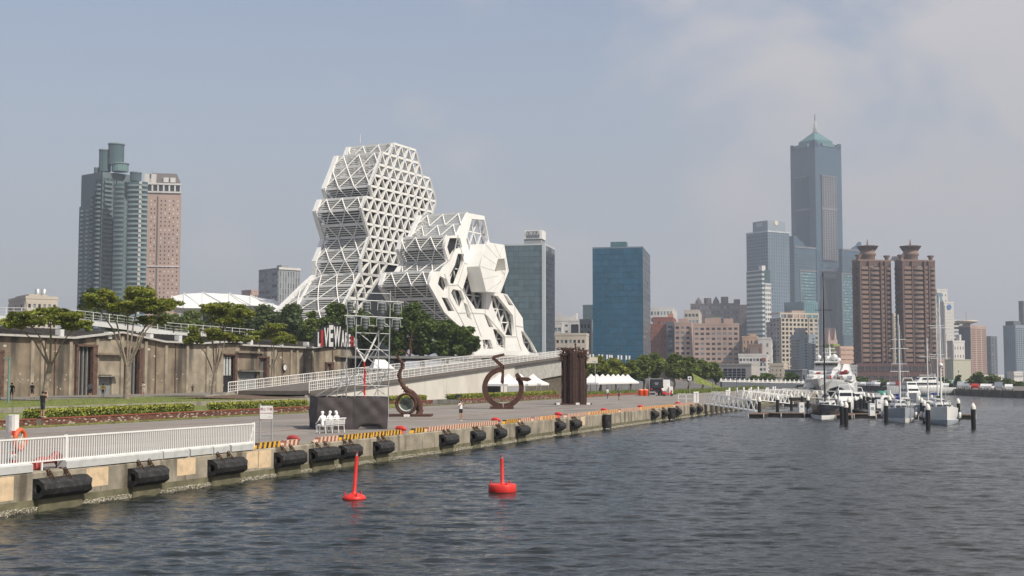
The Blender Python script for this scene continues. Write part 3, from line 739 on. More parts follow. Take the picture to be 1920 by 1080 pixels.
    # drainpipes, conduits and small white plates on the render
    for x in [2.6+i*10.4 for i in range(int(L_/10.4)+1)]:
        if not inop(x-.1,x+.1):
            mb = MB(); mb.tube([(x,-.15,H), (x,-.15,0)], .07, 6); mb.build('drainpipe', mat('brown_pipe', (.16,.09,.06), .7, .3, 2), root)
    mb = MB()
    for i in range(int(L_*1.3)):
        x, z = rr.uniform(0, L_), rr.choice((1.0,1.9,2.7))+rr.uniform(-.15,.15)
        if not inop(x-.3,x+.3): s_ = rr.uniform(.05,.11); mb.box(x-s_, x+s_, -.012, .0, z-s_*.8, z+s_*.8)
    for i in range(int(L_*.25)):
        x, z = rr.uniform(0, L_-1.5), rr.uniform(4.6,6.4); s_ = rr.uniform(.2,.6)
        if not inop(x-.3,x+s_+.3): mb.box(x, x+s_, -.012, .0, z, z+rr.uniform(.15,.4))
    o = mb.build('flaked_plaster', mat('bare_plaster', (.52,.48,.40), .9, .15, 3), root); o['kind'] = 'stuff'
    return root
def sW(px): return s_px(px, WT)
roof1 = mat('dark_corrugated_roof', (.055,.048,.042), .9, .3, .6, .3, 5)
roof2 = mat('grey_tile_roof', (.10,.09,.08), .9, .3, .8, .3, 5)
e = [sW(-60), sW(78), sW(310), sW(450), sW(556), sW(690)]
def dd(px0, px1, zh, kind, s0): return (sW(px0)-s0, sW(px1)-s0, zh, kind)
warehouse('weathered tan warehouse at the far left with a red tiled door canopy', e[0], e[1], [], [dd(-8,5,5.2,'tall',e[0])], 1, roof1)
warehouse('weathered tan warehouse bay with tall black door behind the tallest umbrella tree', e[1], e[2], [((sW(225)-e[1]), sW(305)-sW(225), 1.0)],
          [dd(144,180,6.2,'tall',e[1]), dd(188,213,2.6,'small',e[1]), dd(236,266,6.0,'tall',e[1])], 2, roof2)
warehouse('weathered tan warehouse with plain wall between umbrella trees and ramp', e[2], e[3], [((sW(440)-e[2])*.98, 9, .5)], [dd(421,443,5.6,'glass',e[2])], 3, roof1)
warehouse('weathered tan warehouse with a round wall clock beside the ramp', e[3]+.05, e[4], [], [dd(450,484,3.4,'small',e[3]), dd(484,502,5.3,'tall',e[3])], 4, roof1)
w5 = warehouse('weathered tan warehouse end bay beneath the live house sign', e[4], e[5], [((sW(640)-e[4]), 12, .9)], [dd(611,623,4.6,'tall',e[4]), dd(634,650,3.2,'small',e[4]), dd(658,668,4.6,'tall',e[4])], 5, roof2)
# wall clock
p = W(s_px(536,WT-.35), WT-.35, 0); p.z = zat(689, p.y)
t_ = thing('wall_clock', 'round white wall clock with black rim on the tan warehouse wall', 'clock', p, QROT)
mb = MB(); mb.tube([(0,0,0),(0,.15,0)], .62, 20); mb.build('rim', blackc, t_); mb = MB(); mb.tube([(0,-.02,0),(0,-.005,0)], .48, 20); mb.build('dial', white, t_)
mb = MB(); mb.beam((0,-.04,0),(0,-.04,.36),.05,.02,up=(0,1,0)); mb.build('hand', blackc, t_); mb = MB(); mb.beam((0,-.04,0),(.22,-.04,-.1),.05,.02,up=(0,1,0)); mb.build('hand', blackc, t_)
# LIVE WAREHOUSE sign
def livesign():
    y = 214; f = lambda px, py: aty(px, py, y)
    a = f(595, 650); root = thing('rooftop_sign', 'black house shaped roof sign with tall white and red stretched letters', 'sign', a)
    pts = [(593,650),(594,622),(625,604.5),(672,634),(700,652),(700,652.5)]
    pts = [(593,650),(594,622),(625,604.5),(671,634),(671,650.5)]
    mb = MB(); mb.prism([f(*p) for p in pts], (-.9,3.5,0)); recalc(mb.build('board', mat('sign_black', (.025,.025,.025), .6), root, world=True))
    word = 'LIVEWAREHOUSE'; xs = 595.5+np.cumsum([0,6,6,9,9,14,7.5,6.5,4,6,2.6,2,1.2,1]); 
    redl = mat('sign_red', (.5,.03,.03), .6)
    for i, ch in enumerate(word):
        x0, x1 = xs[i]+.3, xs[i+1]-.3; xm = (x0+x1)/2
        yt = (622-(xm-594)*17.5/31+1.5) if xm < 625 else (604.5+(xm-625)*29.5/46+1.5)
        A, B = f(x0, 648.6), f(x1, yt)
        if B.z-A.z < .25: continue
        cu = text_mesh(ch, 1, .06, 'letter', redl if i in (1, 8) else white, root)
        bb = [v.co for v in cu.data.vertices]; x_0, x_1 = min(v.x for v in bb), max(v.x for v in bb); z_0, z_1 = min(v.z for v in bb), max(v.z for v in bb)
        sx = (B.x-A.x)/(x_1-x_0) if ch != 'I' else (B.x-A.x)*.8/(x_1-x_0); sz = (B.z-A.z)/(z_1-z_0)
        cu.data.transform(Matrix.Translation((A.x-a.x, -.06, 0)) @ Matrix.Diagonal((sx,1,sz,1)) @ Matrix.Translation((-x_0,0,-z_0)))
livesign()
# low fence and coping in front of the warehouses
r_ = thing('low_fence', 'low dark metal fence on a worn stone kerb before the warehouses', 'fence', W(-20, 58.5, 2.33), QROT)
mb = MB(); mb.box(0, 82, 0, .35, 0, .32); mb.build('kerb', greyconc, r_)
mb = MB(); mb.box(0, 80, .12, .2, .95, 1.02); mb.box(0, 80, .12, .2, .45, .5); mb.build('rail', mat('dark_fence', (.06,.06,.06), .6), r_)
mb = MB()
for i in range(300): mb.box(i*.27, i*.27+.05, .13, .19, .32, .97)
mb.build('fence_bar', MC['dark_fence'], r_)['kind'] = 'stuff'
# retaining wall below the walkway
r_ = thing('retaining_wall', 'stained concrete retaining wall behind the clipped hedges', 'wall', W(30, 34.5, QZ), QROT)
for i in range(14):
    mb = MB(); mb.box(i*5.2+.015, i*5.2+5.185, 0, .35, 0, 1.1); mb.build('wall_panel', conc, r_)
# brick planters with clipped hedges
brickm = [mat('red_brick', (.18,.08,.055), .9, .25, 4), mat('dark_brick', (.12,.055,.045), .9, .25, 4), mat('pale_brick', (.42,.36,.30), .9, .2, 4)]
capm = mat('brick_coping', (.25,.075,.045), .85, .2, 3)
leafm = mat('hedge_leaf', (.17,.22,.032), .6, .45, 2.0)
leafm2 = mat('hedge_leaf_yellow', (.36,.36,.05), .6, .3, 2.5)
PL_T = 27.5
def planter(pxa, pxb, lab, hz=(0, 0), hedge=True, zt=1.98, t0=PL_T):
    a, b = s_px(pxa, t0), s_px(pxb, t0); L_ = b-a
    r_ = thing('brick_planter', lab, 'planter', W(a, t0, QZ), QROT, 'brick planters along the quay')
    h = zt-QZ
    mb = MB(); mb.box(0, L_, .02, 3.0, 0, h-.08, conc); mb.build('body', conc, r_)
    mb = MB(); nr = 5
    for j in range(nr):
        x = -(j % 2)*.13
        while x < L_:
            x0, x1 = max(0, x+.012), min(L_, x+.25-.012)
            if x1 > x0+.03: q = rnd.random(); mb.box(x0, x1, -.02-rnd.random()*.015, .02, j*(h-.08)/nr+.012, (j+1)*(h-.08)/nr, brickm[0 if q < .5 else 1 if q < .83 else 2])
            x += .25
    o = mb.build('brick', None, r_); o['kind'] = 'stuff'
    n = max(1, int(L_/.9))
    me = None
    mb = MB(); x = 0
    for i in range(n): mb.box(L_*i/n+.01, L_*(i+1)/n-.01, -.07, .28, h-.08, h)
    mb.build('coping', capm, r_)
    if hedge:
        ha, hb = a+hz[0], b-hz[1]; hh = .64
        hg = thing('hedge', lab.replace('brick planter', 'clipped hedge in the brick planter'), 'hedge', W(ha, t0+.45, zt-.1), QROT, 'clipped hedges in the planters')
        LH = hb-ha; dp = 1.5
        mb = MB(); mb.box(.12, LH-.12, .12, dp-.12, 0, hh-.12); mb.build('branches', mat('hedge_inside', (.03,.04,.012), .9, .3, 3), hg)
        mb = MB(); n = int(min(9000, LH*hh*420))
        for i in range(n):
            q = rnd.random()
            if q < .42: p = (rnd.uniform(0,LH), rnd.uniform(-.02,.12), rnd.uniform(0,hh))
            elif q < .9: p = (rnd.uniform(0,LH), rnd.uniform(0,dp), hh+rnd.uniform(-.12,.05))
            else: p = (rnd.choice((0,LH))+rnd.uniform(-.05,.05), rnd.uniform(0,dp), rnd.uniform(0,hh))
            s_ = rnd.uniform(.05,.11); a1 = Vector((rnd.gauss(0,1), rnd.gauss(0,1), rnd.gauss(0,1))).normalized(); a2 = a1.cross(Vector((rnd.gauss(0,1), rnd.gauss(0,1), rnd.gauss(0,1)))).normalized()
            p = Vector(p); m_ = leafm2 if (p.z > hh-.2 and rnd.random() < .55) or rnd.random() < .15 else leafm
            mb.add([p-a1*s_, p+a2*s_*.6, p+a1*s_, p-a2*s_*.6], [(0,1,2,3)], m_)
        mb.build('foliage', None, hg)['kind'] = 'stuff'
planter(-30, 74, 'weathered brick planter at the far left edge of the quay', (0, 3.4))
planter(84, 405, 'long brick planter in front of the umbrella trees', (.4, 2.2))
planter(407, 592, 'brick planter behind the anchoring notice', (1.8, .6))
planter(715, 812, 'brick planter behind the snail shaped sculpture', (.3, .6), t0=29)
planter(862, 928, 'short brick planter left of the open steel ring', (.2, .6), t0=28)
planter(934, 1052, 'brick planter seen through the open steel ring', (.3, .5), t0=28)
def soft_bank(pxa, pxb, lab, t0):
    a, b = s_px(pxa, t0), s_px(pxb, t0)
    o = leafstuff('shrub_bed', a, b, t0, t0+2.2, lambda t: 1.4, int(160*(b-a)), .8, leafm); tag(o, lab, 'shrubs')
soft_bank(1090, 1194, 'loose green shrub bed behind the two strolling people', 27.2)
soft_bank(1262, 1500, 'loose shrub bed running toward the white gangway gates', 20)
r_ = thing('brick_edging', 'low brick edging along the far shrub bed', 'kerb', W(s_px(1090,26.8), 26.8, QZ), QROT)
for i in range(16):
    mb = MB(); mb.box(i*4, i*4+3.95, 0, .35, 0, .38); mb.build('edging_piece', capm, r_)
# ---------------------------------------------------------------- things along the quay edge
def fender(px0, px1, lab, zc=.80, r=.36):
    a, b = s_px(px0, .0), s_px(px1, -.45); Ln = max(b-a, 1.45)
    root = thing('fender', lab, 'fender', W(a, 0, zc), QROT, 'black rubber fenders on the sea wall')
    prof = [(.0,-r),(-.24,-r*.98),(-.48,-r*.55),(-.55,0),(-.48,r*.55),(-.24,r*.98),(0,r)]
    hole = [(-.12,-r*.42),(-.24,-r*.45),(-.34,-r*.3),(-.38,0),(-.34,r*.3),(-.24,r*.45),(-.12,r*.42)]
    n = 7; mb = MB(); vs = []
    for x in (0, Ln):
        dx = .14 if x else -.0
        vs += [(x-(dx if abs(y) > .5 else 0), y, z) for y, z in prof]+[(x, y, z) for y, z in hole]
    fs = []
    for i in range(n):
        j = (i+1) % n
        fs.append((i, j, 14+j, 14+i)); fs.append((7+j, 7+i, 21+i, 21+j)); fs.append((j, i, 7+i, 7+j)); fs.append((14+i, 14+j, 21+j, 21+i))
    mb.add(vs, fs); recalc(mb.build('tube', rubber, root))
    for f in (.28, .62) if Ln > 1.3 else (.3, .75):
        mb = MB(); x = Ln*f; z0 = r*.8; z1 = QZ-zc-.02; k = max(3, int((z1-z0)/.085)+2)
        for i in range(k):
            z = z0+(z1-z0)*i/(k-1); y = -.30+.24*i/(k-1)
            P = [(x+.055*math.cos(t)*(1 if i % 2 else .3), y-.05*math.cos(t)*(.3 if i % 2 else 1), z+.085*math.sin(t)) for t in np.linspace(0, 2*math.pi, 9)[:-1]]
            mb.tube(P, .022, 5, closed=True)
        mb.beam((x,-.05,z1-.02), (x+.1,.28,z1+.05), .07)
        mb.build('chain', chainm, root)
    mb = MB(); mb.box(.15, Ln-.15, -.16, 0, -.95, -r*.9); mb.build('backing_block', algae, root)
fl = [(70,180,'largest long black fender at the left end of the sea wall'),(246,323,'black fender below the middle of the white railing'),(394,468,'black fender beneath the right end of the white railing'),
      (517,579,'black fender below the anchoring notice'),(582,641,'black fender under the white seated figures, left of two touching ones'),(637,682,'black fender right of two touching ones, behind the tall red buoy'),
      (701,741,'short black fender just right of the tall red buoy'),(824,861,'black fender below the woman with a parasol'),(882,911,'black fender just right of the woman with a parasol'),(926,950,'round ended black fender under the left part of the steel ring'),
      (966,994,'black fender under the right part of the steel ring'),(1039,1060,'black fender left of two below the rusty column'),(1067,1090,'black fender right of two below the rusty column')]
for a, b, l in fl: fender(a, b, l)
for a, b, l in ((1218,1234,'black fender in front of the parked truck'),(1238,1250,'black fender just right of the truck'),(1264,1276,'black fender at the end of the hazard kerb'),(1291,1302,'left of two black fenders beside the first white gate'),(1304,1316,'right of two black fenders beside the first white gate')):
    fender(a, b, l)
for px, l in ((1129,'upright black tyre like fender alone on the wall'),(1251,'upright black fender between two lying ones')):
    s_ = s_px(px); r_ = thing('upright_fender', l, 'fender', W(s_, 0, .75), QROT)
    mb = MB(); mb.tube([(0,-.4,-.62),(0,-.4,.58)], .40, 14); mb.build('tube', rubber, r_)
    mb = MB(); mb.lathe([(.2,0),(.2,.02)], (0,-.4,.57), 12); mb.build('bore', dark, r_)
    mb = MB(); mb.tube([(0,-.3,.5),(0,0,.7)], .03, 5); mb.build('chain', chainm, r_)
# hazard striped kerb blocks
def hazard(name, ca, cb, sc):
    m = bpy.data.materials.new(name); m.use_nodes = True; t = m.node_tree; b = t.nodes['Principled BSDF']; b.inputs['Roughness'].default_value = .7
    co = t.nodes.new('ShaderNodeTexCoord'); sp = t.nodes.new('ShaderNodeSeparateXYZ'); t.links.new(co.outputs['Object'], sp.inputs[0])
    def mt(op, a, b_):
        n = t.nodes.new('ShaderNodeMath'); n.operation = op
        for i, v in enumerate((a, b_)):
            if isinstance(v, float): n.inputs[i].default_value = v
            else: t.links.new(v, n.inputs[i])
        return n.outputs[0]
    f = mt('FRACT', mt('MULTIPLY', mt('SUBTRACT', sp.outputs['X'], mt('MULTIPLY', sp.outputs['Z'], .55)), sc), 0.0)
    g = mt('GREATER_THAN', f, .5)
    n = t.nodes.new('ShaderNodeTexNoise'); n.inputs['Scale'].default_value = 4; n.inputs['Detail'].default_value = 6; t.links.new(co.outputs['Object'], n.inputs['Vector'])
    mx = t.nodes.new('ShaderNodeMix'); mx.data_type = 'RGBA'; t.links.new(g, mx.inputs['Factor']); mx.inputs['A'].default_value = (*ca,1); mx.inputs['B'].default_value = (*cb,1)
    r = t.nodes.new('ShaderNodeMapRange'); r.inputs['From Min'].default_value = .56; r.inputs['From Max'].default_value = .68; r.inputs['To Max'].default_value = .6; t.links.new(n.outputs['Fac'], r.inputs['Value'])
    m2 = t.nodes.new('ShaderNodeMix'); m2.data_type = 'RGBA'; t.links.new(r.outputs[0], m2.inputs['Factor']); t.links.new(mx.outputs['Result'], m2.inputs['A']); m2.inputs['B'].default_value = (.26,.22,.17,1)
    t.links.new(m2.outputs['Result'], b.inputs['Base Color']); return m
hzA = hazard('hazard_yellow_black', (.62,.33,.02), (.03,.022,.02), 2.35)
hzB = hazard('hazard_faded_pink', (.62,.42,.30), (.22,.085,.06), 2.35)
hzC = hazard('hazard_orange_faded', (.60,.33,.10), (.36,.17,.10), 1.3)
def kerb_run(pa, pb, m, word, ln=2.1, taper=True):
    a, b = s_px(pa), s_px(pb); n = max(1, round((b-a)/ln)); d = (b-a)/n
    for i in range(n):
        s_ = a+i*d; r_ = MB(); x0 = .0; x1 = d-.02; hh = .27
        tp = .5 if (i == 0 and taper) else 0
        r_.prism([(0,0,0),(x1,0,0),(x1,.03,hh),(tp,.03,hh)], (0,.26,0)); o = r_.build('hazard_kerb', m); recalc(o)
        o.location = W(s_, .05, QZ+.004); o.rotation_euler = (0,0,QROT)
        yield o, s_
KL = []
places = [(482,532,hzA,'bright yellow and black','beside the anchoring notice'),(533,566,hzB,'faded pink and brown','beside the red bollard below the notice'),
 (597,640,hzB,'faded pink and brown','below the white seated figures'),(641,756,hzA,'bright yellow and black','in front of the black cloth enclosure'),
 (776,800,hzA,'yellow and black','at the start of the run past the parasol woman'),(801,936,hzB,'faded pink and brown','along the run past the parasol woman'),
 (947,974,hzA,'yellow and black','below the left side of the steel ring'),(975,998,hzB,'faded pink','below the steel ring'),(1000,1015,hzB,'faded pink','right of the steel ring'),(1016,1046,hzC,'orange','below the steel ring arm'),(1062,1104,hzB,'faded pink','below the rusty column'),
 (1105,1160,hzC,'orange yellow','right of the rusty column'),(1162,1200,hzB,'faded pink','in front of the red tubs'),(1202,1262,hzC,'orange','in front of the truck'),(1264,1300,hzB,'faded','before the first white gate')]
ordn = ['first','second','third','fourth','fifth','sixth','seventh','eighth','ninth','tenth','eleventh','twelfth','thirteenth','fourteenth','fifteenth','sixteenth','seventeenth','eighteenth']
for pa, pb, m, cw, wh in places:
    lst = list(kerb_run(pa, pb, m, cw, 2.1 if pa < 1000 else 3.0))
    for i, (o, s_) in enumerate(lst):
        q = ' ' if len(lst) == 1 else f', {ordn[i]} from the left of its stretch '
        tag(o, f'{cw} striped kerb block{q}{wh}', 'kerb', 'striped kerb blocks on the quay edge')
# red bollards
def bollard(px, lab, t=.75, sc=.85, m=redp):
    s_ = s_px(px, t); r_ = thing('bollard', lab, 'bollard', W(s_, t, QZ), -.1, 'red mooring bollards on the quay')
    mb = MB(); mb.lathe([(.30*sc,0),(.30*sc,.04),(.19*sc,.06),(.17*sc,.26*sc)], n=16); mb.build('base', m, r_)
    mb = MB(); mb.tube([(-.34*sc,0,.30*sc),(-.22*sc,0,.36*sc),(0,0,.36*sc),(.25*sc,0,.33*sc),(.42*sc,0,.22*sc)], [.07*sc,.15*sc,.17*sc,.16*sc,.08*sc], 12); mb.build('head', m, r_)
for px, l in ((552,'dark red bollard at the foot of the anchoring notice'),(752,'red bollard at the corner of the black cloth enclosure'),(929,'red bollard below the left of the steel ring'),(1046,'red bollard below the tip of the ring arm'),(1131,'red bollard right of the rusty column'),(1199,'red bollard in front of the red tubs'),(1269,'red bollard nearest the first white gate')):
    bollard(px, l, m=dredp if px < 600 else redp)
s_ = s_px(100, .6); r_ = thing('bollard', 'big dark red double bollard behind the white railing', 'bollard', W(s_, .6, QZ), QROT, 'red mooring bollards on the quay')
mb = MB(); mb.tube([(-.75,0,.0),(-.7,0,.22),(-.45,0,.34),(0,0,.32)], [.16,.2,.14,.12], 12); mb.tube([(0,0,.32),(.35,0,.42),(.62,0,.25),(.7,0,0)], [.12,.22,.22,.2], 12); mb.build('head', dredp, r_)
# dark rope laid along the kerb joints, iron hooks
# white railing on pale kerb blocks
def railing():
    r_ = thing('railing', 'white metal railing with thin uprights along the left quay edge', 'railing', W(-8, .18, QZ), QROT)
    a, b = -8.0, s_px(480, .18); L_ = b-a; z0, z1 = .36, 1.21
    posts = [s_px(130,.18)-a-8.9, s_px(130,.18)-a, L_-.05]
    mb = MB(); mb.box(0, L_, -.035, .035, z1-.06, z1); mb.build('top_rail', white, r_)
    mb = MB(); mb.box(0, L_, -.025, .025, z0-.05, z0); mb.build('bottom_rail', white, r_)
    pm = MB(); pm.box(-.05,.05,-.05,.05,0,z1+.03); pme = pm.mesh('post', white)
    for x in posts: inst('post', pme, r_, (x,-.0,0))
    n = int(L_/.135); bm = MB(); bm.box(-.016,.016,-.014,.014,z0,z1-.06); bme = bm.mesh('baluster', white)
    for i in range(n):
        x = .1+i*L_/n
        if min(abs(x-p) for p in posts) > .07: inst('baluster', bme, r_, (x,0,0))
    sm = MB(); sm.box(-.03,.03,-.02,.02,-.0,z0-.05); sme = sm.mesh('stub_leg', white)
    for x in np.arange(1.2, L_, 1.55): inst('stub_leg', sme, r_, (x,0,0))
    mb = MB(); mb.beam((L_-.35,0,z0),(L_-.03,0,z1-.06),.04,.03); mb.build('end_brace', white, r_)
railing()
pk = mat('pale_grey_kerb', (.50,.51,.50), .85, .1, 2, .2, 10, stain=(.3,.3,.28), stain_scale=2, stain_amt=.5)
for i, (a, b, l) in enumerate(((-70,70,'pale grey kerb slab at the far left under the railing'),(132,311,'longest pale grey kerb slab under the railing'),(313,360,'pale grey kerb slab with dark scribbled marks'),(363,404,'pale grey kerb block, third from the railing end'),(406,435,'short pale grey kerb block near the railing end'),(439,480,'pale grey kerb block at the right end of the railing'))):
    sa, sb = s_px(a), s_px(b); mb = MB(); mb.prism([(0,-.01,0),(0,-.01,.26),(0,.06,.31),(0,.42,.31),(0,.42,0)], (sb-sa,0,0)); o = mb.build('kerb_block', pk); recalc(o)
    o.location = W(sa, .0, QZ+.003); o.rotation_euler = (0,0,QROT); tag(o, l, 'kerb', 'pale kerb blocks under the railing')
# lifebuoy on its post
s_ = s_px(32, .9)
r_ = thing('lifebuoy_post', 'square white and red post behind the railing at far left', 'post', W(s_, .9, QZ), QROT+.15)
seg = [(0,.25,1),(.25,.42,0),(.42,.62,1),(.62,.74,0),(.74,1.28,1),(1.28,1.45,0),(1.45,1.52,1),(1.52,2.02,1)]
for a, b, c in seg:
    mb = MB(); mb.box(-.13,.13,-.13,.13,a,b); mb.build('post_section', white if c else redp, r_)
mb = MB(); mb.box(-.34,-.13,-.02,.1,0,2.0); mb.build('backing_plate', steel, r_)
orange = mat('orange_lifebuoy', (.62,.13,.05), .5, .1, 3)
l_ = thing('lifebuoy', 'orange lifebuoy with white rope hanging on the striped post', 'lifebuoy', W(s_+.12, .70, QZ+1.13), QROT+.15)
mb = MB(); mb.tube([(.30*math.cos(t), 0, .34*math.sin(t)) for t in np.linspace(0, 2*math.pi, 29)[:-1]], .085, 10, closed=True); mb.build('ring', orange, l_)
mb = MB(); mb.tube([(-.26,-.07,.1),(-.1,-.08,.05),(0,-.09,.16),(.08,-.08,-.1),(.0,-.08,-.28),(-.1,-.07,-.1),(.05,-.07,.2)], .02, 5); mb.build('rope', mat('pale_rope', (.6,.55,.4), .9), l_)
# anchoring notice
pa = atz(489, 822, QZ); 
r_ = thing('notice_sign', 'white notice on two grey posts by the striped kerb', 'sign', W(s_px(491,1.2), 1.2, QZ), 0)
x1 = .60
for x in (0, x1-.02): mb = MB(); mb.tube([(x,0,0),(x,0,2.05 if x == 0 else 1.9)], .05, 10); mb.build('post', steel, r_)
mb = MB(); mb.box(.0, x1+.02, -.085, -.06, 1.32, 1.96); mb.build('board', white, r_)
rt = mat('dull_red_print', (.45,.16,.15), .7)
o = text_mesh('禁止下錨', .15, .004, 'lettering', rt, r_); o.location = (.31,-.09,1.79); o = text_mesh('NO ANCHORING', .072, .004, 'lettering', rt, r_); o.location = (.31,-.09,1.60)
mb = MB(); mb.box(.38,.57,-.089,-.086,1.405,1.43); mb.build('small_print', mat('grey_print',(.35,.35,.35),.7), r_)
# buoys
rb = mat('buoy_red', (.66,.028,.022), .45, .18, 2.5, stain=(.45,.06,.04), stain_scale=3, stain_amt=.5)
def buoy(px, py, r, lab, prof, hp, lean):
    d = atz(px, py, 0); t = thing('buoy', lab, 'buoy', d, .3)
    mb = MB(); mb.lathe(prof, n=32); mb.build('float', rb, t); mb = MB(); mb.lathe([(prof[1][0]*1.004,-.1),(prof[2][0]*1.004,.035)], n=32); mb.build('waterline_grime', mat('buoy_grime', (.06,.03,.02), .8, .4, 5), t)
    tp = Vector((lean, 0, hp))
    mb = MB(); b0 = Vector((0,0,prof[-1][1]-.02)); mb.tube([b0, b0+(tp-b0)*.06, b0+(tp-b0)*.9], [.14,.075,.07], 14); mb.build('pole', rb, t)
    mb = MB(); mb.tube([b0+(tp-b0)*.9, b0+(tp-b0)*.96], .04, 10, steel); mb.build('lamp_stem', steel, t)
    mb = MB(); mb.tube([b0+(tp-b0)*.955, tp], .05, 10); mb.build('lamp', dredp, t)
    for k in range(3):
        a = 2.1*k+.6; c_ = Vector((math.cos(a), math.sin(a), 0))*(r*.82); mb = MB()
        mb.tube([c_+Vector((0,-.07,prof[-2][1]-.02)), c_+Vector((0,-.05,prof[-2][1]+.09)), c_+Vector((0,.05,prof[-2][1]+.09)), c_+Vector((0,.07,prof[-2][1]-.02))], .018, 6); mb.build('lifting_eye', rb, t)
buoy(664, 937, .47, 'red buoy with flat disc float and tall pole', [(.30,-.3),(.42,-.1),(.46,.03),(.46,.09),(.42,.15),(.30,.2),(.12,.26)], 1.86, .10)
buoy(942, 923, .58, 'red buoy with drum shaped float and shorter pole', [(.50,-.3),(.56,-.02),(.58,.04),(.58,.30),(.56,.33),(.50,.35),(.12,.36)], 1.52, -.03)
# ---------------------------------------------------------------- black cloth enclosure and lighting scaffold
E1 = Vector((.97,.24,0)).normalized(); E2 = Vector((-E1.y, E1.x, 0)); A0 = Vector((-12.3, 81.3, QZ))
er = math.atan2(E1.y, E1.x)
t = thing('cloth_enclosure', 'black creased cloth screen boxed around the foot of the lighting scaffold', 'screen', A0, er)
i0 = 0
cloth = mat('black_fabric', (.05,.041,.043), .75, .15, .8, spec=.5)
def sheet(x0, y0, x1, y1, nx, sag, nm):
    mb = MB(); nz = 10; vs = []
    for j in range(nz+1):
        for i in range(nx+1):
            f, g = i/nx, j/nz
            k = abs(math.sin(f*6+g*4+i0))*.10+abs(math.sin(f*5-g*6+1))*.10+.03*math.sin((f+g)*13)
            dx, dy = y1-y0, -(x1-x0); l = math.hypot(dx, dy); bulge = (k*math.sin(math.pi*g)**.5 if 0 < g < 1 else k*.2)*(math.sin(math.pi*f)+.02)**.4
            z = 2.08*g+ (sag*max(0, math.sin(f*math.pi*1.3-.5))*.3*(1-g) if j == 0 else 0)
            vs.append((x0+(x1-x0)*f+dx/l*bulge, y0+(y1-y0)*f+dy/l*bulge, z-.05*math.sin(f*math.pi*4)**2*(g == 1)))
    fs = [(j*(nx+1)+i, j*(nx+1)+i+1, (j+1)*(nx+1)+i+1, (j+1)*(nx+1)+i) for j in range(nz) for i in range(nx)]
    mb.add(vs, fs, None, True); mb.build(nm, cloth, t)
i0 = 0
for i in range(2): sheet(i*2.22, 0, (i+1)*2.22, 0, 18, i*1.5, 'front_cloth')
sheet(0, 5.6, 0, 0, 22, 0, 'side_cloth'); sheet(4.44, 0, 4.44, 5.6, 22, 0, 'side_cloth'); sheet(4.44, 5.6, 0, 5.6, 30, 0, 'back_cloth')
sc = thing('lighting_scaffold', 'tall steel scaffold tower carrying two rows of hanging lights', 'scaffold', A0+E1*2.15+E2*1.3, er)
def SP_(px, py, dep=0): return onpl(px, py, A0+E2*(1.3+dep), E2)
legs = [((664,800),(669,545)),((727,800),(732,545))]
K_ = lambda a, b, r=.035, nm='tube', m=steel: (lambda mb: (mb.tube([a, b], r, 8), mb.build(nm, m, sc, world=True)))(MB())
gz = lambda v: Vector((v.x, v.y, max(v.z, QZ)))
for a, b in legs: K_(gz(SP_(*a)), SP_(*b), .04, 'upright')
for a, b in (((648,800),(652,560)),((708,800),(710,625))): K_(gz(SP_(*a, 2.2)), SP_(*b, 2.2), .035, 'upright')
for y0, y1, r in ((549,551,.03),(610,612,.025),(624,626,.03),(655,657,.03),(690,692,.03),(722,724,.03),(742,743,.03)):
    K_(SP_(668.5-(y0-545)*.02, y0), SP_(731.5-(y0-545)*.02, y1), r, 'ledger')
K_(SP_(648,561.5,-.1), SP_(757,567,-.1), .04, 'light_bar'); K_(SP_(646,591.5,-.1), SP_(755,597,-.1), .04, 'light_bar')
for a, b in (((671,572),(730,612)),((670,622),(728,668)),((669,655),(727,702)),((726,626),(692,670)),((668,700),(725,742)),((726,700),(668,742)),((664,700),(592,743)),((660,712),(612,744)),((655,655),(630,745)),((690,655),(640,745)),((727,690),(700,745)),((715,640),(690,700))):
    K_(SP_(*a, .4), SP_(*b, .4), .028, 'brace')
K_(SP_(711,620,.2), SP_(683,678,.2), .06, 'white_strut', white); K_(SP_(668,652,.2), SP_(683,678,.2), .06, 'white_strut', white)
K_(SP_(683,678,.2), SP_(684,745,.2), .05, 'red_hoist_post', redp)
for i in range(5): K_(SP_(681+(i%2)*6, 690+i*11, .2), SP_(687-(i%2)*6, 701+i*11, .2), .03, 'red_hoist_lattice', redp)
lampg = mat('grey_lamp_glass', (.11,.125,.125), .35, .2, 4); lampf = mat('lamp_yoke_grey', (.4,.42,.42), .5)
def lamp(px, py, lab):
    p = SP_(px, py, -.1); r_ = thing('hanging_light', lab, 'stage light', p, er+rnd.uniform(-.15,.15), 'lights hanging on the scaffold tower')
    mb = MB(); mb.lathe([(.14,-.80),(.16,-.72),(.20,-.22),(.22,-.17),(.22,-.08),(.12,-.06)], n=14); mb.build('lantern', lampg, r_)
    mb = MB(); mb.beam((-.26,0,-.04),(.26,0,-.04),.05); mb.beam((-.26,0,-.04),(-.28,0,-.55),.035); mb.beam((.26,0,-.04),(.28,0,-.55),.035); mb.tube([(0,0,-.06),(0,0,.16)],.035,6); mb.build('yoke', lampf, r_)
    for z, r in ((-.26,.20),(-.46,.182),(-.64,.168)):
        mb = MB(); mb.lathe([(r,z),(r+.012,z-.015),(r,z-.03)], n=14); mb.build('band', lampf, r_)
pos = ['first','second','third','fourth']
for i, px in enumerate((657,687,716,745)): lamp(px, 563.5+i*1.5, f'grey hanging light, {pos[i]} from left in the upper row on the scaffold')
for i, px in enumerate((657,685,714,743)): lamp(px, 593+i*1.5, f'grey hanging light, {pos[i]} from left in the lower row on the scaffold')
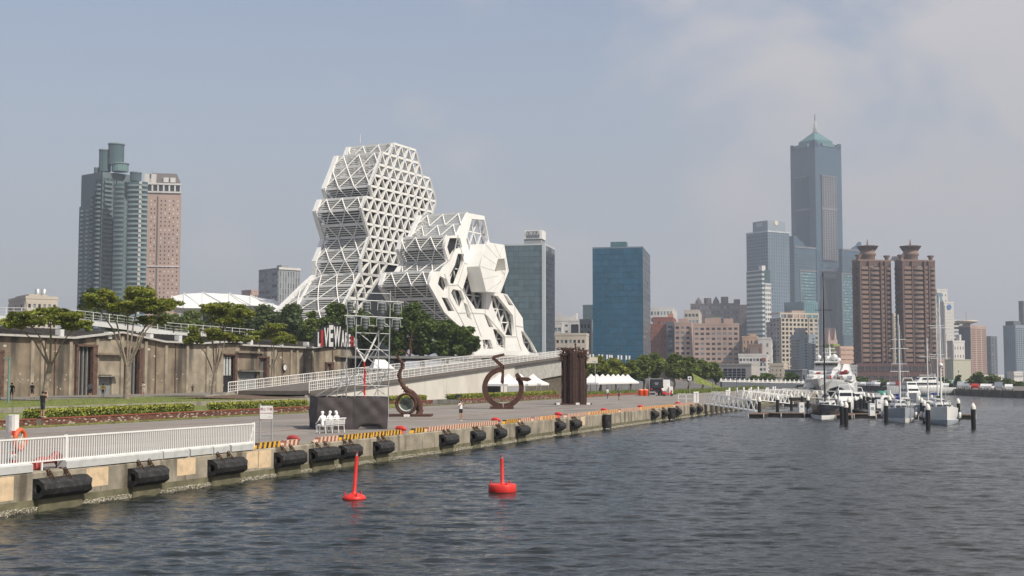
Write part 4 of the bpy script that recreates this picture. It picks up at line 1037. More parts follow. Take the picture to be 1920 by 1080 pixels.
# white canopy on the ramp behind the scaffold
p = W(s_px(716, 46), 46, 0); zz = zr(s_px(716,46))
t_ = thing('canopy', 'small white tarpaulin canopy on the ramp behind the scaffold', 'canopy', (p.x, p.y, zz), .35)
mb = MB(); mb.add([(-1.5,-1.5,1.3),(1.5,-1.5,1.2),(1.5,1.5,1.2),(-1.5,1.5,1.3),(-.9,0,2.5),(.5,0,2.45)], [(0,1,5,4),(1,2,5),(2,3,4,5),(3,0,4)]); mb.build('tarpaulin', whitecl, t_)
for x in (-1.4,1.4):
    for y in (-1.4,1.4): mb = MB(); mb.tube([(x,y,0),(x,y,1.25)], .03, 6); mb.build('pole', steel, t_)
# ---------------------------------------------------------------- sculptures
def ring_sculpture():
    y = 134.0; f = lambda px, py: aty(px, py, y)
    c = f(943.3, 727); base = Vector((c.x, y, QZ)); t = thing('ring_sculpture', 'open rusty steel ring sculpture with zigzag top and side arm', 'sculpture', base)
    R_ = 34.2/FPX*y; wd = .52
    def arc(a0, a1, n, nm):
        mb = MB(); vs = []
        for i in range(n+1):
            a = R(a0+(a1-a0)*i/n); er_ = Vector((math.cos(a), 0, math.sin(a)))
            k = wd*.5*(1.0 if a0 < a1 else 1)
            for rr_, yy in ((-1,-1),(1,-1),(1,1),(-1,1)): vs.append(c+er_*(R_+rr_*k)+Vector((0, yy*.42, 0)))
        fs = [(0,1,2,3)[::-1], tuple(4*n+k for k in range(4))]
        for i in range(n):
            for k in range(4): fs.append((4*i+k, 4*i+(k+1)%4, 4*i+4+(k+1)%4, 4*i+4+k))
        mb.add(vs, fs); recalc(mb.build(nm, rust, t, world=True))
    arc(94, 268, 26, 'left_arc'); arc(272, 386, 20, 'right_arc')
    def pr(pts, dy, nm, oy=0):
        mb = MB(); mb.prism([f(*p)-Vector((0,dy/2-oy,0)) for p in pts], (0,dy,0)); recalc(mb.build(nm, rust, t, world=True))
    pr([(937.5,692),(945.5,687),(945,717),(943.5,721.5),(938.5,717),(940.5,700)], .8, 'hanging_blade')
    pr([(921,671.5),(926.5,669.5),(945.5,685.5),(945.5,691),(940,690.5)], .8, 'zigzag_lower'); pr([(920.5,671.5),(926,666.5),(945,662.5),(946.5,666.5),(930,671),(926.5,673)], .95, 'zigzag_upper')
    pr([(965.5,702.5),(970.5,698.5),(977,706),(975,713.5),(968,711)], .9, 'head_block'); pr([(973,706.5),(992,708),(996.8,712),(989,715.5),(976,713)], .6, 'side_arm', -.4)
    pr([(966,709),(968,713),(973,717),(976,713)], .8, 'neck')
    for x0, x1 in ((919,943),(944,963)):
        a, b = f(x0, 768), f(x1, 768); mb = MB(); mb.box(a.x, b.x, y-1.6, y+1.2, QZ, QZ+.22); mb.build('base_plate', rust, t, world=True)
ring_sculpture()
def snail():
    y = 109.0; f = lambda px, py, dy=0: aty(px, py, y+dy)
    c = f(762, 757); t = thing('snail_sculpture', 'rusty ring sculpture with glass disc and twisting upright neck', 'sculpture', (c.x, y, QZ))
    R_ = 18.3/FPX*y
    for dy, nm in ((-.45,'front_ring'),(.35,'back_ring')):
        mb = MB(); P_ = [c+Vector((R_*math.cos(a), dy, R_*math.sin(a))) for a in np.linspace(0, 2*math.pi, 33)[:-1]]; mb.tube(P_, .10, 8, closed=True); mb.build(nm, rust, t, world=True)
    mb = MB()
    for i in range(32):
        a = 2*math.pi*i/32; p = c+Vector((R_*math.cos(a), -.45, R_*math.sin(a))); q = c+Vector((R_*math.cos(a+.1), .35, R_*math.sin(a+.1))); mb.tube([p,q], .045, 6)
    mb.build('cross_bar', rust, t, world=True)['kind'] = 'stuff'
    mb = MB(); q = c+Vector((0,0,-.02)); n = 28; mb.tube([q+Vector((0,-.06,0)), q+Vector((0,.06,0))], R_*.68, n); mb.build('glass_disc', mat('cloudy_green_glass', (.12,.15,.12), .2, .5, 1.3, spec=.7), t, world=True)
    mb = MB(); mb.tube([c+Vector((R_*.76*math.cos(a), -.1, R_*.76*math.sin(a))) for a in np.linspace(3.3, 6.0, 14)], .09, 8); mb.build('pale_crescent', mat('pale_metal', (.5,.52,.5), .4, .1, 2), t, world=True)
    P_ = [(784,780,.0),(787,772,.3),(786,760,.3),(781,748,.2),(772,738,0),(762,731,0),(756,724,0),(751,715,0),(748.5,706,0),(750,697,0),(754,689,0),(754.5,682,0),(750,675,0),(745,670,0),(742,665,0)]
    rr_ = [.22,.28,.33,.33,.30,.24,.17,.14,.13,.14,.14,.13,.12,.09,.05]
    mb = MB(); mb.tube([f(a, b, d) for a, b, d in P_], rr_, 9); recalc(mb.build('neck', rust, t, world=True))
    mb = MB(); Q = [f(a, b, d) for a, b, d in P_]
    for i in range(90):
        k = rnd.random()*(len(Q)-1.01); j = int(k); p = Q[j].lerp(Q[j+1], k-j); r0 = rr_[j]; dv = Vector((rnd.gauss(0,1), rnd.gauss(0,1), rnd.gauss(0,1))).normalized()
        mb.beam(p+dv*r0*.8, p+dv*(r0+.08)+Vector((0,0,rnd.uniform(-.1,.1))), .07)
    mb.build('scale', rust, t, world=True)['kind'] = 'stuff'
    mb = MB(); mb.tube([f(a, b, .5) for a, b in ((742,667),(746,660),(753,657),(762,662),(768,667),(771,658),(768,648),(770,636),(773,626),(772,617))], [.05,.06,.06,.08,.1,.12,.11,.08,.06,.03], 7); mb.build('tendril', rust, t, world=True)
    a, b = f(726, 782), f(810, 782); mb = MB(); mb.box(a.x, b.x, y-1.5, y+1.6, QZ, QZ+.16); mb.build('base_plate', rust, t, world=True)
    a, b = f(760, 783), f(771, 779); mb = MB(); mb.box(a.x, b.x, y-1.62, y-1.52, QZ+.01, QZ+.2); mb.build('name_plate', white, t, world=True)
snail()
def column():
    y = 153.0; f = lambda px, py, dy=0: aty(px, py, y+dy)
    c = f(1076.5, 757); t = thing('column_sculpture', 'tall rusty fluted steel column crowned with thorny spikes', 'sculpture', (c.x, y, QZ))
    rustd = mat('dark_rusty_steel', (.05,.025,.019), .85, .3, 2.5, .4, 20); mb = MB(); mb.box(-19/FPX*y, 19/FPX*y, -.1, .9, 0, f(1076,663).z-QZ-.3); mb.build('core_plate', rustd, t)
    zt = f(1076, 663).z-QZ; hw = 22/FPX*y
    cols = [(-.62*hw, .1, .40*hw, zt), (-.1*hw, -.35, .42*hw, zt+.25), (.55*hw, .0, .46*hw, zt+.1), (.1*hw, .7, .5*hw, zt)]
    for i, (x, yy, r, h) in enumerate(cols):
        mb = MB(); n = 20; vs = []; 
        for z in (0, h*.5, h-.15*(i % 2), h):
            for k in range(n):
                a = 2*math.pi*k/n; rr_ = r*(1.0 if k % 2 else .90)*(1 if z < h else .9); vs.append((x+rr_*math.cos(a), yy+rr_*.8*math.sin(a), z))
        fs = [(j*n+k, j*n+(k+1)%n, (j+1)*n+(k+1)%n, (j+1)*n+k) for j in range(3) for k in range(n)]+[tuple(range(3*n, 4*n))]
        mb.add(vs, fs); mb.build('fluted_shaft', rustd, t)
    for s_ in (-1, 1):
        mb = MB()
        for k in range(7): mb.box(s_*hw-.1, s_*hw+.1, -.1+.1*(k % 2), .4, k*zt/7, (k+.8)*zt/7)
        mb.box(s_*hw-.09, s_*hw+.09, .0, .3, 0, zt); mb.build('edge_flange', rust, t)
    r2 = random.Random(5)
    for i in range(9):                                  # thorny heads: each a stem with barbed arms
        x = (-.95+1.9*i/8)*hw; yy = r2.uniform(-.5,.5); h = r2.uniform(.15,.75) if i not in (5,) else 1.1; mb = MB(); b0 = Vector((x, yy, zt-.3)); tp = Vector((x+r2.uniform(-.2,.2), yy, zt+h))
        mb.tube([b0, tp], [.16,.09], 7); mb.lathe([(.03,-.12),(.12,-.05),(.13,.05),(.04,.14)], tp, 7)
        for k in range(9):
            p = b0.lerp(tp, r2.uniform(.1,.95)); a = r2.uniform(-.5,.9)+(math.pi if r2.random() < .5 else 0); l = r2.uniform(.3,.75); q = p+Vector((math.cos(a)*l, r2.uniform(-.3,.3), abs(math.sin(a))*l*.6+r2.uniform(-.2,.15)))
            mb.tube([p, p.lerp(q,.6)+Vector((0,0,.08)), q], [.06,.05,.03], 5); 
            e = q+Vector((r2.uniform(-.12,.12), 0, r2.uniform(.1,.22))); mb.tube([q, e], .025, 4)
        mb.build('thorny_crown', rust, t)
    mb = MB()
    for k in range(46):
        s_ = r2.choice((-1,1)); p = Vector((s_*r2.uniform(.7,1.0)*hw, r2.uniform(-.3,.5), zt*r2.uniform(.84,1.0))); q = p+Vector((s_*r2.uniform(.25,.75), r2.uniform(-.2,.2), r2.uniform(-.12,.25))); mb.tube([p,q],[.06,.02],5)
    mb.build('thorn', rust, t)['kind'] = 'stuff'
    for a, b in ((1040,1060),(1093,1109)):
        p, q = f(a, 760), f(b, 760); mb = MB(); mb.box(p.x, q.x, y-.9, y+.9, QZ, QZ+.18); mb.build('base_plate', rust, t, world=True)
    mb = MB(); mb.box(-hw*1.25, hw*1.25, -1.3, 1.3, 0, .12); mb.build('base_plate', rust, t)
    for px in (1046, 1082, 1102): p = f(px, 758); mb = MB(); mb.box(p.x-.22, p.x+.22, y-1.45, y-1.32, QZ+.02, QZ+.25); mb.build('name_plate', white, t, world=True)
column()
# ---------------------------------------------------------------- white tents, truck, tubs
def tent(px, s_t, wd, lab, grp, side=False):
    s_ = s_px(px, s_t); r_ = thing('tent', lab, 'tent', W(s_, s_t, QZ), QROT, grp); h = wd/2
    mb = MB(); prof = [(h,2.25),(h*.62,2.62),(h*.3,3.1),(.05,3.75)]
    vs = []; fs = []
    for r, z in prof:
        for a in range(4): vs.append((r*(1,-1,-1,1)[a], r*(1,1,-1,-1)[a], z))
    for i in range(len(prof)-1):
        for k in range(4): fs.append((4*i+k, 4*i+(k+1)%4, 4*i+4+(k+1)%4, 4*i+4+k))
    fs.append((12,13,14,15)); mb.add(vs, fs); mb.build('roof', whitecl, r_)
    for a, b in (((-h,-h),(h,-h)),((h,-h),(h,h)),((-h,h),(-h,-h)),((h,h),(-h,h))):
        mb = MB(); p, q = Vector((*a,2.1)), Vector((*b,2.1)); d = (q-p).normalized(); n = Vector((d.y,-d.x,0))*.02; mb.obox((p+q)/2, (q-p)/2, n, (0,0,.15)); mb.build('valance', whitecl, r_)
    for x in (-h+.05,h-.05):
        for y in (-h+.05,h-.05): mb = MB(); mb.box(x-.04,x+.04,y-.04,y+.04,0,2.2); mb.build('leg', steel, r_)
    if side:
        for y in (h-.08, -h): mb = MB(); mb.box(-h+.1,h-.1,y,y+.03,.05,2); mb.build('side_curtain', mat('grey_curtain', (.35,.35,.36), .9), r_)
ol = ['leftmost','second from left','third from left','fourth from left','fifth from left','sixth from left','seventh from left','rightmost']
for i, px in enumerate((937,953,975,999)): tent(px, 33.5, 4.0, f'{ol[i] if i < 3 else "rightmost"} white peaked tent behind the open steel ring', 'white tents behind the steel ring', side=i < 2)
for i, px in enumerate((1108,1118,1129,1139,1149,1158,1167,1176)): tent(px, 32, 3.6, f'{ol[i]} white peaked tent in the row right of the rusty column', 'white tents right of the rusty column')
# truck with a dark stage box
p = atz(1236, 742, QZ); t = thing('truck', 'parked truck showing a black open rear beside a white box body', 'truck', p, 0)
y = 0; wdt = lambda a: (a-1236)/FPX*p.y; hz_ = lambda py: (CAMZ+(HY-py)/FPX*p.y)-QZ
mb = MB(); mb.box(wdt(1219), wdt(1244), .4, 6.5, .55, hz_(711)); mb.build('body', mat('black_truck_body', (.03,.03,.035), .4), t)
mb = MB(); mb.box(wdt(1218.5), wdt(1244.5), .3, 6.6, hz_(711), hz_(710)); mb.box(wdt(1218.3), wdt(1219), .3, .5, .5, hz_(711)); mb.build('frame_trim', steel, t)
mb = MB(); mb.box(wdt(1222), wdt(1241), .2, .38, 1.35, hz_(714)); mb.build('rear_screen', glassd, t)
mb = MB(); mb.box(wdt(1228),wdt(1235),.17,.19,2.12,2.24); mb.box(wdt(1229),wdt(1234),.17,.19,1.9,1.98); mb.build('pale_marking', mat('dim_print', (.4,.4,.42), .6), t)
mb = MB(); mb.box(wdt(1245), wdt(1258), 1.2, 7.2, .35, hz_(712)); mb.build('white_box', white, t)
mb = MB(); mb.box(wdt(1256), wdt(1263), .8, 3.6, .1, hz_(725)); mb.build('side_locker', white, t)
for x in (wdt(1224), wdt(1242)):
    for yy in (1.2, 5.4): mb = MB(); mb.tube([(x-.15,yy,.45),(x+.15,yy,.45)], .45, 16); mb.build('wheel', rubber, t)
mb = MB(); mb.box(wdt(1221), wdt(1223.5), .15,.3, 1.0, 1.25); mb.build('tail_light', redp, t); mb = MB(); mb.box(wdt(1239.5), wdt(1242), .15,.3, 1.0, 1.25); mb.build('tail_light', redp, t)
for px, l in ((1201.5,'left of two orange red tubs beside the truck'),(1210.5,'right of two orange red tubs beside the truck')):
    q = atz(px, 742, QZ); t = thing('tub', l, 'tub', q, 0, 'orange tubs by the truck'); mb = MB(); mb.lathe([(.34,0),(.42,.1),(.50,.8),(.52,.95),(.46,1.0)], n=18); mb.build('body', mat('orange_plastic', (.75,.09,.02), .45), t)
    mb = MB(); mb.lathe([(.53,.80),(.54,.86),(.53,.90)], n=18); mb.build('rim', MC['orange_plastic'], t)
    mb = MB(); mb.lathe([(.44,1.0),(.36,1.12),(.1,1.18)], n=14); mb.build('lid', mat('orange_lid', (.6,.3,.2), .6), t)
q = atz(1221.5, 743, QZ); t = thing('generator', 'small grey generator box by the truck wheel', 'generator', q+Vector((0,-1.5,0)), 0)
mb = MB(); mb.box(-.5,.5,-.3,.3,.1,.8); mb.build('case', steel, t); mb = MB(); mb.box(-.4,.4,-.35,-.31,.3,.6); mb.build('vent_panel', dark, t)
q = atz(1252, 743, QZ); t = thing('scooter', 'red and white scooter parked behind the truck', 'scooter', q, .2)
mb = MB(); mb.prism([(-.8,0,.35),(.5,0,.3),(.75,0,.5),(.85,0,.95),(.65,0,.98),(.45,0,.5),(-.1,0,.5),(-.3,0,.8),(-.9,0,.75)], (0,.28,0)); recalc(mb.build('body', redp, t))
mb = MB(); mb.box(-.85,-.2,.0,.28,.78,.86); mb.build('seat', blackc, t)
for x in (-.6,.72): mb = MB(); mb.tube([(x,.08,.26),(x,.2,.26)], .26, 14); mb.build('wheel', rubber, t)
mb = MB(); mb.tube([(.62,-.2,1.05),(.62,.48,1.05)], .03, 6); mb.build('handlebar', blackc, t)
# ---------------------------------------------------------------- people and the white seated figures
def body_mesh(joints, edges, radii, zones, mats_, sub=2):
    """one continuous skinned body; zones(co) -> material index"""
    me = bpy.data.meshes.new('body'); names = list(joints); idx = {n: i for i, n in enumerate(names)}
    me.from_pydata([joints[n] for n in names], [(idx[a], idx[b]) for a, b in edges], [])
    o = bpy.data.objects.new('body', me); C.objects.link(o); md = o.modifiers.new('s', 'SKIN')
    for i, n in enumerate(names):
        r = radii[n]; me.skin_vertices[0].data[i].radius = (r if isinstance(r, tuple) else (r, r)); me.skin_vertices[0].data[i].use_root = (n == 'pelvis')
    sb = o.modifiers.new('u', 'SUBSURF'); sb.levels = sub; sb.render_levels = sub
    bpy.context.view_layer.update(); dg = bpy.context.evaluated_depsgraph_get()
    m2 = bpy.data.meshes.new_from_object(o.evaluated_get(dg)); bpy.data.objects.remove(o); bpy.data.meshes.remove(me)
    m2.materials.clear()
    for x in mats_: m2.materials.append(x)
    for p in m2.polygons: p.material_index = zones(p.center); p.use_smooth = True
    return m2
E_ = [('pelvis','waist'),('waist','chest'),('chest','neck'),('neck','chin'),('chin','head'),('head','crown'),('chest','shL'),('shL','elL'),('elL','wrL'),('wrL','haL'),('chest','shR'),('shR','elR'),('elR','wrR'),('wrR','haR'),
      ('pelvis','hiL'),('hiL','knL'),('knL','anL'),('anL','toL'),('pelvis','hiR'),('hiR','knR'),('knR','anR'),('anR','toR')]
for S_ in 'LR':
    for k in range(4): E_ += [('ha'+S_, f'f{k}{S_}')]
    E_ += [('wr'+S_, 'th'+S_)]
def pose(h=1.7, armL=((-.28,.02,1.08),(-.26,-.16,.88)), armR=((.28,.02,1.08),(.26,-.16,.88)), step=.0, sit=False, head=(0,0), legs=None):
    """facing -y; heights for a 1.7 m figure, scaled; arms = (elbow, wrist)"""
    J = dict(pelvis=(0,0,.93), waist=(0,-.01,1.08), chest=(0,0,1.30), neck=(0,.0,1.45), chin=(head[0]*.4,-.02+head[1]*.4,1.52), head=(head[0],-.02+head[1],1.60), crown=(head[0],head[1],1.68),
             shL=(-.18,0,1.38), shR=(.18,0,1.38), elL=armL[0], wrL=armL[1], elR=armR[0], wrR=armR[1], hiL=(-.09,0,.88), hiR=(.09,0,.88),
             knL=(-.10,-.02-step,.49), anL=(-.11,.02-step*1.6,.08), toL=(-.12,-.15-step*1.6,.035), knR=(.10,-.02+step*.4,.49), anR=(.11,.02+step*1.4,.08), toR=(.12,-.15+step*1.4,.035))
    if legs: J.update(legs)
    for S_ in 'LR':
        w_, e_ = Vector(J['wr'+S_]), Vector(J['el'+S_]); d = (w_-e_).normalized(); J['ha'+S_] = tuple(w_+d*.08)
        sd_ = d.cross(Vector((0,1,0))); sd_ = sd_.normalized() if sd_.length > .1 else Vector((1,0,0))
        for k in range(4): J[f'f{k}{S_}'] = tuple(w_+d*(.155+(.0,.012,.008,-.012)[k])+sd_*((k-1.5)*.024)+Vector((0,-.02,0)))
        J['th'+S_] = tuple(w_+d*.07+sd_*.055+Vector((0,-.02,0)))
    return {k: tuple(c*h/1.7 for c in v) for k, v in J.items()}
RAD = dict(pelvis=(.155,.11), waist=(.135,.095), chest=(.165,.11), neck=.055, chin=(.065,.075), head=(.078,.092), crown=(.055,.06), shL=.07, shR=.07, elL=.045, elR=.045, wrL=.03, wrR=.03, haL=(.04,.022), haR=(.04,.022),
           hiL=.095, hiR=.095, knL=.06, knR=.06, anL=.042, anR=.042, toL=(.04,.03), toR=(.04,.03), thL=.012, thR=.012)
for S_ in 'LR':
    for k in range(4): RAD[f'f{k}{S_}'] = .010
def person(px, py, z, lab, top, bottom, face, hscale=1.7, hem=.52, sleeve='short', hair='short', shoes=None, J=None, yoff=0, bulk=1.0, name='person', cat='person', statue=None, group=None, pos=None, extra=None):
    p = pos or atz(px, py, z)
    r_ = thing(name, lab, cat, p, face, group); J = J or pose(hscale); k = hscale/1.7
    shoes = shoes or blackc
    el = [Vector(J['elL']), Vector(J['elR'])]; wr = [Vector(J['wrL']), Vector(J['wrR'])]
    sh_ = [Vector(J['shL']), Vector(J['shR'])]
    def zones(c):
        if statue: return 0
        if c.z < .09*k: return 3
        for a, b in zip(sh_, el):                      # arms
            pass
        for i in (0, 1):
            d = (c-wr[i]).length; e = (c-el[i]).length; fw = (wr[i]-el[i]).length
            tt = (c-el[i]).dot((wr[i]-el[i]).normalized()); off = (c-el[i]-(wr[i]-el[i]).normalized()*tt).length
            if off < .07 and tt > (-.04 if sleeve == 'short' else fw*.9) and tt < fw+.25: return 2
            if e < .07 and sleeve == 'short': return 2
        if c.z > J['neck'][2]+.0*k and abs(c.x-J['neck'][0]) < .14 and c.z > J['neck'][2]: return 2
        if c.z < hem*k: return 2
        if c.z < .98*k: return 1
        return 0
    mats_ = [statue] if statue else [top, bottom, skin, shoes]
    rad = {n: (tuple(x*k*bulk for x in v) if isinstance(v, tuple) else v*k*(bulk if n in ('pelvis','waist','chest') else 1)) for n, v in RAD.items()}
    me = body_mesh(J, E_, rad, zones, mats_); inst('body', me, r_)
    h = Vector(J['head']); mb = MB()
    for sx in (-1, 1): mb.lathe([(.006,-.02),(.012,0),(.006,.02)], h+Vector((sx*.082*k,.0,-.01)), 6)
    mb.tube([h+Vector((0,-.083*k,.012)), h+Vector((0,-.108*k,-.02)), h+Vector((0,-.09*k,-.03))], [.009,.014,.008], 6)
    mb.build('nose_and_ears' if False else 'face', statue or skin, r_)['kind'] = 'stuff'
    if not statue:
        mb = MB(); 
        for sx in (-1, 1): mb.obox(h+Vector((sx*.03*k,-.089*k,.012)), (.012,0,0), (0,.006,0), (0,0,.006))
        mb.obox(h+Vector((0,-.087*k,-.052)), (.022,0,0), (0,.005,0), (0,0,.004)); mb.build('eyes_and_mouth', hairm, r_)['kind'] = 'stuff'
    prof = [(.088*k,-.03),(.100*k,.03),(.094*k,.075),(.07*k,.11),(.02*k,.128)]
    if hair != 'none':
        mb = MB(); mb.lathe(prof, h+Vector((0,.018,0)), 12); 
        if hair == 'long': mb.tube([h+Vector((0,.06,.04)), h+Vector((0,.085,-.08)), h+Vector((0,.09,-.26))], [.085,.085,.05], 8)
        mb.build('hair', statue or hairm, r_)
    if extra: extra(r_, J)
    return r_
cl = lambda n, c: mat('cloth_'+n, c, .9, .1, 4)
grey_sh, yellow_sh, blue_sh, cream_sh, dgrey, navy = cl('grey',(.22,.25,.28)), cl('yellow',(.55,.38,.03)), cl('blue',(.2,.3,.42)), cl('cream',(.55,.5,.42)), cl('charcoal',(.05,.05,.052)), cl('navy',(.02,.025,.05))
up_cam = pose(1.78, ((-.30,-.12,1.30),(-.10,-.26,1.58)), ((.30,-.12,1.30),(.10,-.26,1.58)))
# photographer standing on the planter, back to us, camera raised
def camx(r_, J):
    mb = MB(); mb.box(-.08,.08,-.36,-.24,1.62,1.74); mb.build('camera', blackc, r_)
s_ = s_px(92, PL_T); 
person(0,0,0,'man in black shirt and dark shorts photographing from the brick planter', blackc, cl('darkshorts',(.04,.045,.055)), R(180-25), 1.78, hem=.53, J=up_cam, shoes=whitecl, pos=W(s_, PL_T+.3, 1.98), extra=camx, bulk=1.1)
WPATH = 61.5
def wp(px, t=WPATH): return W(s_px(px, t), t, 2.37)
person(0,0,0,'person in black with a white cap at the far left edge', blackc, blackc, R(100), 1.7, pos=wp(3), J=pose(1.7,step=.12))
person(0,0,0,'man in black shirt standing by the teal lamp post', blackc, navy, R(200), 1.72, pos=wp(27), J=pose(1.72))
person(0,0,0,'man in black standing against the warehouse left of the first tree', blackc, blackc, R(160), 1.72, pos=wp(65,63.5), J=pose(1.72, ((-.25,-.1,1.1),(-.1,-.25,1.2)), step=.06))
person(0,0,0,'person in black half hidden behind the trunk of the first tree', blackc, navy, R(20), 1.7, pos=wp(91,62.5))
person(0,0,0,'man in grey shirt and dark shorts facing the tall black door', grey_sh, dgrey, R(170), 1.74, pos=wp(173,61.5), bulk=1.08)
person(0,0,0,'person in yellow shirt beside the grey metal door', yellow_sh, navy, R(185), 1.55, pos=wp(197,61))
person(0,0,0,'man in cream shirt with arms raised to his face by the tall door', cream_sh, cl('khaki',(.45,.4,.32)), R(-10), 1.72, pos=wp(272,61), J=pose(1.72, ((-.28,-.1,1.2),(-.08,-.22,1.42)), ((.28,-.1,1.2),(.08,-.22,1.42))))
person(0,0,0,'dark clothed person sitting low against the warehouse wall near a red door', dgrey, blackc, R(0), 1.25, pos=wp(364,66))
# woman under a black parasol
def parasol(r_, J):
    mb = MB(); c = Vector((-.22,.05,1.78)); d = Vector((-.35,.25,.9)).normalized()
    vs = [c+d*.28]; u = d.cross(Vector((0,1,0))).normalized(); v = d.cross(u); n = 8
    for k in range(n): a = 2*math.pi*k/n; vs.append(c+(u*math.cos(a)+v*math.sin(a))*.5)
    mb.add(vs, [(0, 1+k, 1+(k+1)%n) for k in range(n)]); o = mb.build('parasol_canopy', blackc, None); o.parent = r_
    mb = MB(); mb.tube([c+d*.3, Vector(J['haL'])], .01, 6); mb.build('parasol_shaft', steel, r_)
wj = pose(1.62, ((-.26,-.08,1.16),(-.14,-.22,1.34)), ((.27,-.06,1.22),(.12,-.16,1.45)), step=.08)
person(864,790,QZ,'woman in white top and black shorts under a black parasol', whitecl, blackc, R(35), 1.62, hem=.66, hair='long', shoes=whitecl, J=wj, extra=parasol, bulk=.88)
person(1139,749,QZ,'man in pale shirt and dark jeans strolling right of the rusty column', cl('pale',(.5,.52,.5)), cl('jeans',(.05,.07,.1)), R(40), 1.7, hem=.1, J=pose(1.7,step=.1), shoes=whitecl)
person(1160,750,QZ,'person in dark green shirt carrying a white bag on the quay', cl('green',(.06,.08,.06)), blackc, R(30), 1.68, J=pose(1.68,step=.06))
person(1243,743,QZ,'person in white shirt bending at the back of the truck', whitecl, cl('pinkish',(.4,.22,.2)), R(20), 1.6, J=pose(1.6,((-.25,-.2,1.1),(-.2,-.35,.95)),((.25,-.2,1.1),(.2,-.35,.95)),head=(0,-.1)))
# white painted seated figures on a bench
stat = mat('statue_white', (.82,.81,.79), .55, .03, 3)
EB = Vector((.72,.69,0)); eb = math.atan2(EB.y, EB.x)
b0 = atz(611, 813, QZ); 
bench = thing('bench', 'white bench seen from behind under the three white figures', 'bench', b0, R(60))
for x in (0,.62,1.24,1.8):
    mb = MB(); mb.tube([(x,0,0),(x,.05,.42),(x,-.02,.85)], .022, 8); mb.build('leg', stat, bench); mb = MB(); mb.tube([(x,.48,0),(x,.44,.42)], .022, 8); mb.build('leg', stat, bench)
mb = MB(); mb.tube([(-.08,-.02,.86),(1.9,-.02,.86)], .03, 8); mb.build('top_rail', stat, bench)
for k in range(5): mb = MB(); mb.box(-.02,1.84,.06+k*.085,.125+k*.085,.42,.45); mb.build('seat_slat', stat, bench)
for k in range(3): mb = MB(); mb.box(-.02,1.84,.0,.025,.50+k*.10,.585+k*.10); mb.build('back_slat', mat('grey_mesh_back',(.5,.5,.5),.6), bench)
def sitpose(lean, arm, hd):
    L_ = dict(hiL=(-.09,0,.50), hiR=(.09,0,.50), knL=(-.13,-.42,.52), anL=(-.13,-.40,.09), toL=(-.13,-.58,.05), knR=(.12,-.42,.50), anR=(.12,-.34,.09), toR=(.12,-.52,.05),
              pelvis=(0,.02,.52), waist=(0,.02-lean*.3,.70), chest=(0,.02-lean*.8,.93), neck=(0,-lean,1.08), chin=(hd[0]*.5,-lean-.03,1.15), head=(hd[0],-lean-.05+hd[1],1.22), crown=(hd[0],-lean-.03+hd[1],1.31), shL=(-.18,.0-lean*.85,1.01), shR=(.18,.0-lean*.85,1.01))
    return pose(1.7, arm[0], arm[1], legs=L_)
bp = lambda x, y: (Matrix.Rotation(R(60),4,'Z') @ Vector((x,y,0)))+b0
figs = [(-.02, sitpose(.05, (((-.27,-.12,.80),(-.22,-.34,.66))), 0) if False else sitpose(.02, (((-.27,-.1,.78),(-.24,-.36,.88)), ((.27,-.1,.78),(.2,-.3,.66))), (-.03,-.02)), 'white painted seated figure at the left end raising one hand'),
        (.72, sitpose(.10, (((-.24,-.12,.74),(-.1,-.3,.68)), ((.24,-.12,.74),(.1,-.3,.68))), (-.08,0)), 'white painted seated figure in the middle leaning to the left'),
        (1.28, sitpose(.0, (((-.24,-.05,.76),(-.12,-.28,.70)), ((.24,-.05,.76),(.12,-.28,.70))), (.02,0)), 'white painted seated figure with a headscarf at the right end')]
for x, J, lab in figs:
    person(0,0,0,lab, stat, stat, R(60+180-8), 1.62 if x > .5 else 1.74, pos=bp(x,.22)+Vector((0,0,-.02)), J={k: tuple(c*(1.0) for c in v) for k, v in J.items()}, statue=stat, name='seated_statue', cat='statue', group='white figures on the bench', hair='long' if x > 1 else 'short')
